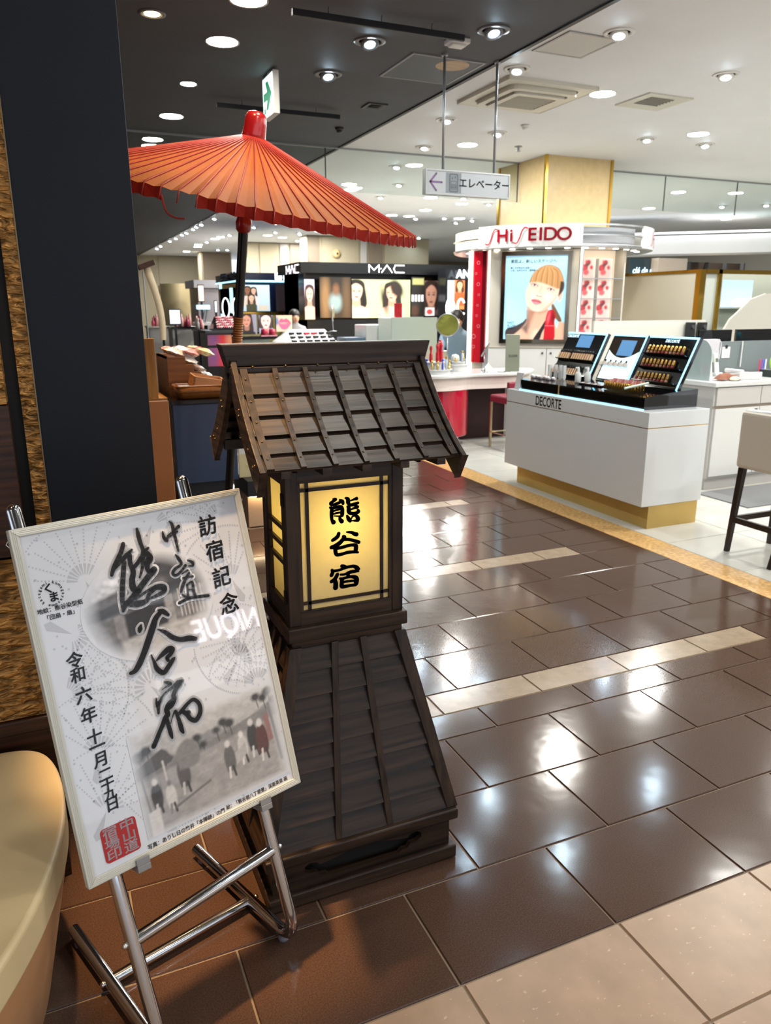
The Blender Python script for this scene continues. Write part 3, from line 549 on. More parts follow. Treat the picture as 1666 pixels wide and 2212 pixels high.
t = thing('gold_strip', 'vertical strip of rippled gold panel beside the dark navy wall', 'panel', (-.053, 2.2, 0)); MB().box(-.018, .018, -.003, .014, 0, ZC).build('strip', m_gold_r, t); MB().box(.0175, .0205, -.005, .014, 0, ZC).build('edge_trim', M('brass_edge', '#7a6a50', rough=0.4, metal=0.6), t)
b0 = atY(49, 1144, 2.16)
t = thing('panel_wall', 'dark brown wooden wall panelling with gold fields behind the bench', 'panelling', (-.9, 2.18, 0))
zb = atY(0, 1252, 1.95).z; zt = atY(8, 877, 2.13).z
MB().box(-2.2, .9 + atY(20, 900, 2.13).x, -.05, .034, zb, zt).build('wooden_field', m_brownwood, t)
MB().box(-2.2, .9 + atY(15, 876, 2.13).x, -.05, .034, zt + .004, zt + .34).build('gold_field', m_gold_r, t)
MB().box(-2.2, .9 + atY(15, 876, 2.13).x, -.045, .034, zt + .35, 2.6).build('wooden_field', m_brownwood, t)
bk = thing('low_wall', 'low wall behind the bench with a wide rippled gold band', 'backrest', (-.9, 1.95, 0))
zl = atY(60, 1572, 1.95).z
MB().box(-2.2, .82, 0, .17, zl + .03, zb - .003).build('gold_band', m_gold_r, bk)
MB().box(-2.2, .825, -.012, .17, zl - .01, zl + .028).build('ledge', m_brownwood, bk, bevel=.004)
MB().box(-2.2, .815, .004, .17, 0, zl - .012).build('wooden_base', m_brownwood, bk)
# upholstered bench with a rounded end
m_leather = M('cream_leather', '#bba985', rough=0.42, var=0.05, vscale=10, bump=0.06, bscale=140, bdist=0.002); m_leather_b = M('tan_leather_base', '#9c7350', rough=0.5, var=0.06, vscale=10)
bn = thing('bench', 'cream leather upholstered bench with a rounded end, cut off at the left', 'bench', (-.6, 1.5, 0))
out = smooth_line([(-.30, 1.02), (-.24, 1.11), (-.181, 1.205), (-.124, 1.335), (-.086, 1.472), (-.068, 1.6), (-.070, 1.72), (-.086, 1.82), (-.115, 1.885), (-.165, 1.917), (-.24, 1.925)], 6)
poly = [(p[0] + .6, p[1] - 1.5) for p in out] + [(-1.5, .425), (-1.5, -.48)]
def inset(poly, d):
    n = len(poly); r = []
    for i in range(n):
        a, b, c = poly[i - 1], poly[i], poly[(i + 1) % n]; e1 = (b[0] - a[0], b[1] - a[1]); e2 = (c[0] - b[0], c[1] - b[1])
        n1 = (-e1[1], e1[0]); n2 = (-e2[1], e2[0]); l1 = math.hypot(*n1) or 1; l2 = math.hypot(*n2) or 1
        nx, ny = n1[0] / l1 + n2[0] / l2, n1[1] / l1 + n2[1] / l2; l = math.hypot(nx, ny) or 1; r.append((b[0] + nx / l * d, b[1] + ny / l * d))
    return r
def cushion(mb, poly, levels):
    n = len(poly); vs = []; fs = []
    for d, z in levels: vs += [(p[0], p[1], z) for p in inset(poly, d)]
    for k in range(len(levels) - 1): fs += [(k * n + i, k * n + (i + 1) % n, (k + 1) * n + (i + 1) % n, (k + 1) * n + i) for i in range(n)]
    fs.append(tuple(range((len(levels) - 1) * n, len(levels) * n))); return mb.add(vs, fs)
MB().prism(poly, .345, .43).build('seat_cushion', m_leather, bn, smooth=True, auto=.7, bevel=.024, seg=5)
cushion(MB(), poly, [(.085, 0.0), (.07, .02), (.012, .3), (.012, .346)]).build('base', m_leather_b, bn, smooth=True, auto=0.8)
MB().tube([(p[0], p[1], .412) for p in inset(poly, .006)][:len(out)], .0035, 6).build('piping', m_leather, bn, smooth=True)
MB().tube([(p[0], p[1], .4225) for p in inset(poly, .0075)][:len(out)], .0012, 5).build('seam', M('pale_thread', '#d8c7a4', rough=0.7), bn)

# ================================================================== EASEL AND POSTER
U = Vector((0.9473, 0.31995, -0.01614)); V = Vector((0.07727, -0.27708, -0.95774)); Nn = Vector((-0.3109, 0.90601, -0.2872)); PK = .508 / .535; PC = Vector((0.1714, 1.5437, 0.7503))
MP = Matrix((U, -V, -Nn)).transposed()
m_chrome = M('polished_steel', '#c9ccd0', rough=0.12, metal=1.0); m_rub = M('clear_rubber', '#6a6670', rough=0.3); m_screw = M('bright_screw', '#d8d8d8', rough=0.25, metal=1.0)
PZ_ = -0.03
def pl(u, v, w=PZ_): return PC + MP @ Vector((u * PK, v * PK, w))
def fillet(P, r, k=7):
    out = [P[0]]
    for i in range(1, len(P) - 1):
        a = (P[i - 1] - P[i]).normalized(); b = (P[i + 1] - P[i]).normalized(); s = P[i] + a * r; e = P[i] + b * r
        out += [(s * (1 - t) ** 2 + P[i] * 2 * t * (1 - t) + e * t * t) for t in [j / k for j in range(k + 1)]]
    return out + [P[-1]]
es = thing('easel', 'folding chrome tube easel carrying the framed calligraphy poster', 'easel', (0.16, 1.55, 0)); eo = Vector((0.16, 1.55, 0))
rt = 0.0145
def on_floor(u0, v0, u1, v1, z=.022):
    a, b = pl(u0, v0), pl(u1, v1); t = (z - a.z) / (b.z - a.z); return a + (b - a) * t
fr, fl_ = atZ(643, 2040, .022), atZ(357, 2285, .022)
rr_, rl_ = atZ(424, 1834, .022), atZ(160, 2008, .022)
def at_py(a, b, py):
    lo, hi = 0.0, 1.0
    for _ in range(40):
        m_ = (lo + hi) / 2; q = a + (b - a) * m_ - Vector((0, 0, CAM_Z)); y_ = CY - FPX * q.dot(CU) / q.dot(CF)
        if y_ < py: lo = m_
        else: hi = m_
    return a + (b - a) * lo
R0, L0 = pl(.1337, .42), pl(-.2466, .41)
for a, b, c in ((R0, fr, rr_), (L0, fl_, rl_)):
    P = fillet([a - eo, b - eo, c - eo], .085)
    d = (P[0] - P[1]).normalized(); top = [P[0] + d * .012, P[0] + d * .007, P[0]]
    MB().tube(top + P[1:], [.006, .0118, rt] + [rt] * (len(P) - 1), 18).build('side_tube', m_chrome, es, smooth=True, auto=0.9)
def mixp(a, b, t): return a + (b - a) * t
cu = (at_py(R0, fr, 1834), at_py(L0, fl_, 2034)); cl_ = (at_py(rr_, fr, 1944), at_py(rl_, fl_, 2118))
for (a, b), r in ((cu, .0135), (cl_, .0125)): MB().tube([a - eo, b - eo], r, 16).build('cross_tube', m_chrome, es, smooth=True, auto=0.9)
for s_, q in ((1, cu[0]), (-1, cu[1]), (1, cl_[0]), (-1, cl_[1])):
    q = q - eo + U * (s_ * .0165); MB().ball(q, .007, .007, .007, 10, 6).build('screw', m_screw, es, smooth=True)
for q in (mixp(fr, rr_, .12), mixp(fr, rr_, .93), mixp(fl_, rl_, .12), mixp(fl_, rl_, .93)):
    MB().lathe([(.013, 0.0), (.014, .006), (.011, .014)], 14, (q.x - eo.x, q.y - eo.y, 0.0)).build('rubber_foot', m_rub, es, smooth=True)
m_clip = M('grey_clip', '#8a8c8e', rough=0.4, metal=0.5)
for u in (-.145, .166):
    o = MB().box(-.014, .014, -.016, -.003, -.03, .014).box(-.014, .014, -.003, .012, .0105, .0135).build('support_hook', m_clip, es, bevel=.001); o.matrix_local = Matrix.Translation(pl(u, -.3765, 0) - eo) @ MP.to_4x4()

po = thing('framed_poster', 'framed poster of ink calligraphy with red seal leaning on the chrome easel', 'poster', PC); po.scale = (PK, PK, PK); po.rotation_euler = (MP @ Matrix.Rotation(math.radians(1.0), 3, 'Z')).to_euler()
PW, PH = .535, .7505
m_alu = M('pale_aluminium_frame', '#c4c5bd', rough=0.35, metal=0.25); m_paper = M('poster_paper', '#cfd5e0', rough=0.25, coat=1.0, crough=0.02); m_dot = M('pattern_grey', '#b4b9c3', rough=0.25, coat=1.0, crough=0.02)
m_ink = M('black_ink', '#232326', rough=0.3, coat=1.0, crough=0.02); m_seal = M('seal_red', '#a01418', rough=0.4, coat=.4, crough=0.02)
fw = .017
for pts in ([(-PW / 2, PH / 2), (PW / 2, PH / 2), (PW / 2 - fw, PH / 2 - fw), (-PW / 2 + fw, PH / 2 - fw)], [(-PW / 2, -PH / 2), (PW / 2, -PH / 2), (PW / 2 - fw, -PH / 2 + fw), (-PW / 2 + fw, -PH / 2 + fw)],
            [(-PW / 2, -PH / 2), (-PW / 2, PH / 2), (-PW / 2 + fw, PH / 2 - fw), (-PW / 2 + fw, -PH / 2 + fw)], [(PW / 2, -PH / 2), (PW / 2, PH / 2), (PW / 2 - fw, PH / 2 - fw), (PW / 2 - fw, -PH / 2 + fw)]):
    o = MB().prism(pts, -.012, .008).build('frame_rail', m_alu, po, bevel=.0012)
    a, b, c, d = [Vector((p[0], p[1], 0)) for p in pts]
    for f_ in (.3, .5, .7): q0, q1 = a.lerp(d, f_), b.lerp(c, f_); MB().tube([(q0.x, q0.y, .008), (q1.x, q1.y, .008)], .0009, 5).build('frame_groove', m_alu, o)
MB().box(-PW / 2 + .01, PW / 2 - .01, -PH / 2 + .01, PH / 2 - .01, -.01, .003).build('backing', m_paper, po)
IW, IH = PW - 2 * fw, PH - 2 * fw
# dotted fan pattern
pat = MB(); zp = .0033
def in_sheet(x, y, mg=.004): return abs(x) < IW / 2 - mg and abs(y) < IH / 2 - mg
def dot(x, y, r):
    if in_sheet(x, y): pat.add([(p[0], p[1], zp) for p in circ(x, y, r, 8)], [tuple(range(8))])
def fan(cx, cy, a0, spread, r0, r1, rays=9):
    for i in range(rays):
        a = a0 + (i / (rays - 1) - .5) * spread
        for j in range(int((r1 - r0) / .0072)): r = r0 + j * .0072; dot(cx + r * math.cos(a), cy + r * math.sin(a), .0019)
    for i in range(40):
        a = a0 + (i / 39 - .5) * spread; dot(cx + (r1 + .004) * math.cos(a), cy + (r1 + .004) * math.sin(a), .0019)
    for i in range(rays):
        a = a0 + (i / (rays - 1) - .5) * spread; w = .0035
        q = [(cx + rr * math.cos(a) + ss * w * rr / r0 * math.sin(a), cy + rr * math.sin(a) - ss * w * rr / r0 * math.cos(a)) for rr, ss in ((r0 * .35, -.6), (r0 * .35, .6), (r0 * .85, 1), (r0 * .85, -1))]
        if all(in_sheet(*p) for p in q): pat.add([(p[0], p[1], zp) for p in q], [(0, 1, 2, 3)])
    q = [(cx, cy), (cx - .05 * math.cos(a0) + .01 * math.sin(a0), cy - .05 * math.sin(a0) - .01 * math.cos(a0)), (cx - .06 * math.cos(a0), cy - .06 * math.sin(a0)), (cx - .05 * math.cos(a0) - .01 * math.sin(a0), cy - .05 * math.sin(a0) + .01 * math.cos(a0))]
    if all(in_sheet(*p) for p in q): pat.add([(p[0], p[1], zp) for p in q], [(0, 1, 2, 3)])
for cx, cy, a, sp in ((-.14, .24, 1.9, 2.0), (.03, .33, 1.0, 1.6), (.2, .16, 1.9, 1.9), (-.19, .14, -.6, 2.2), (-.05, -.02, 2.2, 2.6), (.17, -.03, .7, 2.2), (-.19, -.12, 1.3, 2.0), (-.2, -.24, 1.0, 2.2), (-.1, -.34, .9, 2.4), (.21, -.10, 1.7, 2.0), (.2, .02, -2.4, 1.6), (.24, -.28, 2.0, 1.5), (-.23, .02, .2, 1.8), (.2, .31, 2.6, 1.7)):
    fan(cx, cy, a, sp, .045, .13)
for i in range(170): dot(random.uniform(-.25, .25), random.uniform(-.355, .355), .0026)
pat.build('fan_pattern', m_dot, po, kind='stuff')
# faded photograph of an old gate (upper oval)
m_pr = MV('poster_print', 0, .3, 1.0)
paper = srgb('#cfd5e0')
cv = Canvas(150, 116, paper); A = cv.asp
cv.poly([(.12, .40), (.3, .52), (.6, .6), (.85, .66), (.97, .5), (.9, .3), (.1, .3)], '#4a4a4d', .05); cv.noise(.25, 14)
cv.ell(.72, .62, .26, .14, '#38383b', .2, .06); cv.poly([(.0, .47), (.35, .54), (.62, .57), (.66, .5), (.4, .47), (.02, .4)], '#5c5c60', .03)
cv.poly([(.05, .42), (.62, .5), (.95, .52), (.95, .44), (.6, .43), (.05, .35)], '#2c2c2f', .02, sm=False)
cv.poly([(.06, .35), (.95, .44), (.95, .2), (.5, .2), (.1, .16)], '#6d6d70', .02, sm=False); cv.noise(.3, 30)
cv.poly([(.32, .36), (.62, .4), (.62, .2), (.32, .17)], '#2a2a2d', .015, sm=False); cv.poly([(.24, .36), (.31, .37), (.31, .16), (.24, .15)], '#89898c', .012, sm=False); cv.poly([(.63, .42), (.69, .42), (.69, .2), (.63, .19)], '#8e8e91', .012, sm=False)
for i in range(7): cv.line([(.74 + .03 * i, .44), (.74 + .03 * i, .24)], .009, '#b9b9bb', .006)
cv.poly([(.1, .15), (.5, .21), (.95, .21), (.85, .08), (.5, .02), (.2, .04)], '#adadaf', .03); cv.poly([(.16, .2), (.25, .2), (.26, .07), (.18, .07)], '#3c3c3f', .03); cv.noise(.2, 40)
d = np.hypot((cv.X - .52) / .50, (cv.Y - A * .5) / (A * .5)); cv.blend(np.clip((d - .72) / .26, 0, 1), paper)
obj('gate_photograph', cv.mesh('gate_photograph', .31, .24, 0, d < .99), m_pr, po, (-.018, .157, .0036))
# ink landscape with travellers (lower right, a plain generic scene)
cv = Canvas(190, 118, '#b4b6ba'); A = cv.asp; cv.grad('#8d8d90', '#b9bbbf'); 
cv.poly([(.0, .42), (.15, .47), (.32, .40), (.5, .47), (.7, .42), (1, .5), (1, .25), (0, .25)], '#84868a', .02); cv.poly([(.0, .36), (.3, .37), (.6, .42), (1, .45), (1, .2), (0, .2)], '#7a7b7e', .015)
for x_, y_, r_ in ((.06, .47, .04), (.11, .49, .035), (.42, .45, .03), (.45, .40, .025), (.6, .48, .03), (.64, .46, .035), (.9, .53, .03), (.94, .56, .035), (.97, .5, .03), (.85, .55, .03), (.2, .44, .03), (.55, .45, .025), (.34, .42, .03)):
    cv.ell(x_, y_, r_, r_ * .8, '#3b3d40', 0, .02); cv.line([(x_, y_), (x_ + .008, y_ - .07)], .006, '#3b3d40')
cv.poly([(0, .33), (1, .4), (1, .0), (0, 0)], '#97979a', .02, sm=False); cv.noise(.14, 24)
cv.poly([(.0, .4), (.2, .47), (.26, .4), (.24, .38), (0, .34)], '#57585b', .01, sm=False); cv.line([(.05, .38), (.07, .1)], .012, '#4a4a4c'); cv.line([(.19, .4), (.2, .12)], .012, '#c0c0c2')
def figure(x, y, h, c1, c2):
    cv.poly([(x - .16 * h, y), (x - .2 * h, y + .45 * h), (x - .1 * h, y + .75 * h), (x + .12 * h, y + .75 * h), (x + .2 * h, y + .4 * h), (x + .12 * h, y)], c1, .012); cv.ell(x, y + .86 * h, .09 * h, .11 * h, c2, 0, .012)
    cv.line([(x - .06 * h, y + .1 * h), (x - .1 * h, y - .2 * h)], .014, c2); cv.line([(x + .06 * h, y + .1 * h), (x + .1 * h, y - .2 * h)], .014, '#3a3a3d')
for a_ in ((.12, .16, .17, '#3f4043', '#c9c9cb'), (.2, .13, .16, '#c4c4c6', '#7f8083'), (.3, .21, .2, '#59595c', '#bcbcbe'), (.6, .18, .19, '#5f6063', '#cbcbcd'), (.7, .22, .17, '#bdbdbf', '#d0d0d2'), (.78, .24, .2, '#393a3d', '#c5c5c7'), (.84, .2, .22, '#56393a', '#c9c9cb')): figure(*a_)
cv.poly([(.28, .31), (.4, .31), (.42, .41), (.36, .47), (.28, .42)], '#7e7f82', .015); cv.line([(.22, .12), (.45, .18)], .014, '#6d6d70'); cv.poly([(.64, .2), (.72, .24), (.72, .31), (.64, .27)], '#a9a9ac', .01, sm=False)
cv.line([(.93, .48), (.95, .12)], .02, '#505154'); cv.poly([(.875, .42), (.91, .43), (.92, .26), (.885, .25)], '#8a6a6a', .01, sm=False); cv.poly([(.05, .15), (.12, .16), (.12, .0), (.05, .0)], '#c9c9cb', .01, sm=False); cv.noise(.1, 60)
d = np.maximum(np.abs(cv.X - .5) / .5, np.abs(cv.Y - A / 2) / (A / 2)); cv.blend(np.clip((d - .82) / .18, 0, 1), paper)
obj('ink_landscape', cv.mesh('ink_landscape', .385, .238, 0, d < .955), m_pr, po, (.058, -.222, .0037))
m_halo = M('paper_halo', '#d3d9e3', rough=0.25, coat=1.0, crough=0.02)
for nm, dt in (('large_character', P_KUMA), ('large_character', P_GAYA), ('large_character', P_JUKU), ('title_characters', P_NAKA)):
    MB().strokes(dt, .0040, .005 if dt is not P_NAKA else .004).build('halo', m_halo, po); MB().strokes(dt, .0043).build(nm, m_ink, po)
for s_, u, v, z_ in (('訪', .163, .298, .05), ('宿', .168, .236, .05), ('記', .171, .171, .05), ('念', .176, .104, .052), ('令', -.198, .083, .036), ('和', -.197, .052, .033), ('六', -.195, .008, .036), ('年', -.194, -.036, .036), ('十', -.192, -.083, .034), ('一', -.191, -.105, .036), ('月', -.189, -.133, .034), ('二', -.187, -.167, .032), ('十', -.187, -.189, .03), ('九', -.186, -.209, .028), ('日', -.186, -.231, .032)):
    text('brush_character', s_, z_, m_ink, po, (u, v, .0044), (0, 0, math.radians(3)), off=z_ * .022, shear=.12)
text('caption', '地紋：熊谷染型紙', .0116, m_ink, po, (-.201, .2, .0042), off=.0002); text('caption', '「団扇・扇」', .0116, m_ink, po, (-.203, .184, .0042), off=.0002)
text('caption', '写真：ありし日の竹井「本陣跡」の門', .0118, m_ink, po, (-.038, -.3525, .0042), off=.0002, sx=.95); text('caption', '絵：「熊谷宿八丁堤景」渓斎英泉 画', .0118, m_ink, po, (.148, -.3505, .0042), off=.0002, sx=.9)
text('emblem_letters', 'く', .022, m_ink, po, (-.216, .242, .0042), off=.0008); text('emblem_letters', 'ま', .022, m_ink, po, (-.209, .223, .0042), off=.0008)
for i, ch in enumerate('kumagayasome katagami '):
    a = PI / 2 - .35 - 2 * PI * i / 22
    if ch != ' ': text('emblem_letter', ch, .0085, m_ink, po, (-.2128 + .024 * math.cos(a), .2314 + .024 * math.sin(a), .0042), (0, 0, a - PI / 2), off=.0002)
se = MB().prism(rrect(-.0385, .0385, -.0365, .0365, .008), .0036, .0041).build('red_seal', m_seal, po, loc=(-.184, -.3085, 0))
for s_, u, v, zz in (('中', .0185, .0235, .026), ('山', .0185, 0, .025), ('道', .0185, -.0235, .025), ('宿', -.0185, .0235, .025), ('場', -.0185, 0, .025), ('印', -.0185, -.0235, .026)): text('seal_character', s_, zz, m_halo, se, (u, v, .0043), off=.0003, sx=1.3)
MB().tube([Vector(p) for p in [(PW / 2 + .002, PH / 2 - .02, -.004), (PW / 2 + .009, PH / 2 - .03, -.004), (PW / 2 + .003, PH / 2 - .036, -.004)]], .001, 6).build('hanging_ring', m_screw, po)
MB().tube([Vector(p) for p in [(-PW / 2 - .001, PH / 2 - .02, -.004), (-PW / 2 - .007, PH / 2 - .028, -.004), (-PW / 2 - .001, PH / 2 - .036, -.004)]], .001, 6).build('hanging_ring', m_screw, po)
# ================================================================== WOODEN LANTERN
LX, LY = .641, 1.812
w_x = wood('dark_stained_wood_long', '#120b08', '#38291f', 0, 0.4, 1.0, 0.4); w_y = wood('dark_stained_wood_deep', '#120b08', '#38291f', 1, 0.4, 1.0, 0.4); w_z = wood('dark_stained_wood_upright', '#120b08', '#38291f', 2, 0.4, 1.0, 0.4)
m_brass = M('bronze_nail', '#6a5236', rough=0.35, metal=0.9); m_hinge = M('black_hinge', '#101010', rough=0.4, metal=0.5)
la = thing('lantern', 'tall dark wooden standing lantern with shingled roof and glowing paper panels', 'lantern', (LX, LY, 0))
MB().box(-.27, .27, -.227, .227, .003, .043).build('plinth', w_x, la, bevel=.004)
def scroll(cx, cz, s, w):   # carved cloud-shaped opening
    P = [(-w - .004, -.004), (-w - .018, .004), (-w - .018, .018), (-w - .004, .027), (-w + .014, .024), (-w + .024, .014), (-w + .06, .02), (-.04, .03), (.04, .03), (w - .06, .02), (w - .024, .014), (w - .014, .024), (w + .004, .027), (w + .018, .018), (w + .018, .004), (w + .004, -.004), (w - .016, -.006), (w - .024, -.018), (w - .04, -.018), (w - .05, -.027), (-w + .05, -.027), (-w + .04, -.018), (-w + .024, -.018), (-w + .016, -.006)]
    return [(cx + a, cz + b) for a, b in P]
for s in (-1, 1):
    MB().plate([(-.255, .043), (.255, .043), (.255, .127), (-.255, .127)], [scroll(0, .082, 1, .15)], s * .208, s * .194, 'y').build('carved_panel', w_x, la)
    MB().plate([(-.194, .043), (.194, .043), (.194, .127), (-.194, .127)], [scroll(0, .082, 1, .1)], s * .255, s * .241, 'x').build('carved_panel', w_y, la)
MB().box(-.24, .24, -.175, .175, .045, .126).build('inner_box', M('dark_backing_wood', '#0d0a09', rough=0.8), la)  # near-black box backing the carved openings
MB().box(-.274, .274, -.226, .226, .126, .158).build('base_moulding', w_x, la, bevel=.004)
# flared skirt of lapped boards
ZB, ZT = .158, .672
def hw(z):  t_ = (z - ZB) / (ZT - ZB); return .258 + (.138 - .258) * t_, .193 + (.096 - .193) * t_
nb = 8
for i in range(nb):
    z0 = ZB + (ZT - ZB) * i / nb; z1 = ZB + (ZT - ZB) * (i + 1) / nb + .012; z1 = min(z1, ZT)
    (x0, y0), (x1, y1) = hw(z0), hw(z1); e0, e1, th = .0175, .001, .008
    for s in (-1, 1):
        P = [(-x0, s * (y0 + e0 - th), z0), (x0, s * (y0 + e0 - th), z0), (x0, s * (y0 + e0), z0), (-x0, s * (y0 + e0), z0), (-x1, s * (y1 + e1 - th), z1), (x1, s * (y1 + e1 - th), z1), (x1, s * (y1 + e1), z1), (-x1, s * (y1 + e1), z1)]
        MB().hexa(P).build('skirt_board', w_x, la)
        P = [(s * (x0 + e0 - th), -y0, z0), (s * (x0 + e0 - th), y0, z0), (s * (x0 + e0), y0, z0), (s * (x0 + e0), -y0, z0), (s * (x1 + e1 - th), -y1, z1), (s * (x1 + e1 - th), y1, z1), (s * (x1 + e1), y1, z1), (s * (x1 + e1), -y1, z1)]
        MB().hexa(P).build('skirt_board', w_y, la)
(xb, yb), (xt, yt) = hw(ZB), hw(ZT)
def post(bx, by, tx, ty, a, name='corner_post', m=w_z, b=None):
    b = b or a
    MB().hexa([(bx - a, by - b, ZB), (bx + a, by - b, ZB), (bx + a, by + b, ZB), (bx - a, by + b, ZB), (tx - a, ty - b, ZT), (tx + a, ty - b, ZT), (tx + a, ty + b, ZT), (tx - a, ty + b, ZT)]).build(name, m, la, bevel=.0015)
for sx in (-1, 1):
    for sy in (-1, 1): post(sx * (xb + .004), sy * (yb + .004), sx * (xt + .006), sy * (yt + .006), .0165)
for sy in (-1, 1):
    for f_ in (-.3, .3): post(f_ * xb * .95, sy * (yb + .008), f_ * xt * .95, sy * (yt + .008), .009, 'batten', b=.012)
for sx in (-1, 1):
    for f_ in (-.3, .3): post(sx * (xb + .008), f_ * yb, sx * (xt + .008), f_ * yt, .012, 'batten', b=.009)
MB().box(-.152, .152, -.112, .112, .668, .69).build('ledge_lower', w_x, la, bevel=.002)
MB().box(-.163, .163, -.124, .124, .69, .727).build('ledge_upper', w_x, la, bevel=.003)
# lamp house
BZ0, BZ1, BX, BY = .727, 1.135, .155, .11
for sx in (-1, 1):
    for sy in (-1, 1): MB().box(min(sx * BX, sx * (BX - .03)), max(sx * BX, sx * (BX - .03)), min(sy * BY, sy * (BY - .03)), max(sy * BY, sy * (BY - .03)), BZ0, BZ1).build('post', w_z, la, bevel=.002)
for sy in (-1, 1):
    y0, y1 = sorted((sy * (BY - .003), sy * (BY - .022)))
    MB().box(-.125, .125, y0, y1, BZ0, BZ0 + .037).build('rail', w_x, la, bevel=.001); MB().box(-.125, .125, y0, y1, 1.092, BZ1).build('rail', w_x, la, bevel=.001)
    for sx in (-1, 1): x0, x1 = sorted((sx * .125, sx * .117)); MB().box(x0, x1, y0, y1, BZ0 + .037, 1.092).build('stile', w_z, la)
    yk0, yk1 = sorted((sy * (BY - .008), sy * (BY - .016)))
    for sx in (-1, 1): MB().box(sx * .0985 - .0042, sx * .0985 + .0042, yk0, yk1, BZ0 + .037, 1.092).build('lattice_bar', w_z, la)
    for z in (.7825, 1.0735): MB().box(-.117, .117, yk0, yk1, z - .0042, z + .0042).build('lattice_bar', w_x, la)
m_shoji = paper_mat('lantern_paper', '#f2e3b0', .55, .05, 55)
pf = MB().box(-.124, .124, -.0985, -.0975, BZ0 + .01, BZ1 - .01).build('paper_panel', m_shoji, la); MB().box(-.124, .124, .0975, .0985, BZ0 + .01, BZ1 - .01).build('paper_panel', m_shoji, la)
m_ink2 = M('lantern_black_lettering', '#090a0c', rough=0.55)
for nm, dt in (('lettering', L_KUMA), ('lettering', L_GAYA), ('lettering', L_JUKU)):
    MB().strokes([[v_ - (6450 if i % 3 == 0 else 0) if i % 3 != 2 else v_ for i, v_ in enumerate(st)] for st in dt], 0, .0009).build(nm, m_ink2, pf, loc=(0, -.0992, 0), rot=FACE_Y)
for sx in (-1, 1):
    x0, x1 = sorted((sx * (BX - .002), sx * (BX - .012)))
    for a, b in ((-.08, -.062), (.062, .08)): MB().box(x0, x1, a, b, BZ0 + .008, BZ1 - .012).build('side_door_stile', w_z, la, bevel=.001)
    for a, b in ((BZ0 + .008, BZ0 + .05), (BZ1 - .05, BZ1 - .012)): MB().box(x0, x1, -.062, .062, a, b).build('side_door_rail', w_y, la, bevel=.001)
    for z in (.975, .93, .885): MB().box(x0 + .003 * (sx > 0), x1 - .003 * (sx < 0), -.062, .062, z - .006, z + .006).build('side_bar', w_y, la)
    xp = sx * (BX - .0125); MB().box(min(xp, xp - sx * .001), max(xp, xp - sx * .001), -.07, .07, BZ0 + .02, BZ1 - .02).build('paper_panel', m_shoji, la)
    for z in (.80, 1.05): MB().box(min(sx * BX, sx * (BX + .003)), max(sx * BX, sx * (BX + .003)), -.092, -.074, z - .016, z + .016).build('hinge', m_hinge, la, bevel=.001)
MB().box(-.15, .15, -.105, .105, BZ1 - .012, BZ1 + .008).build('top_board', w_x, la)
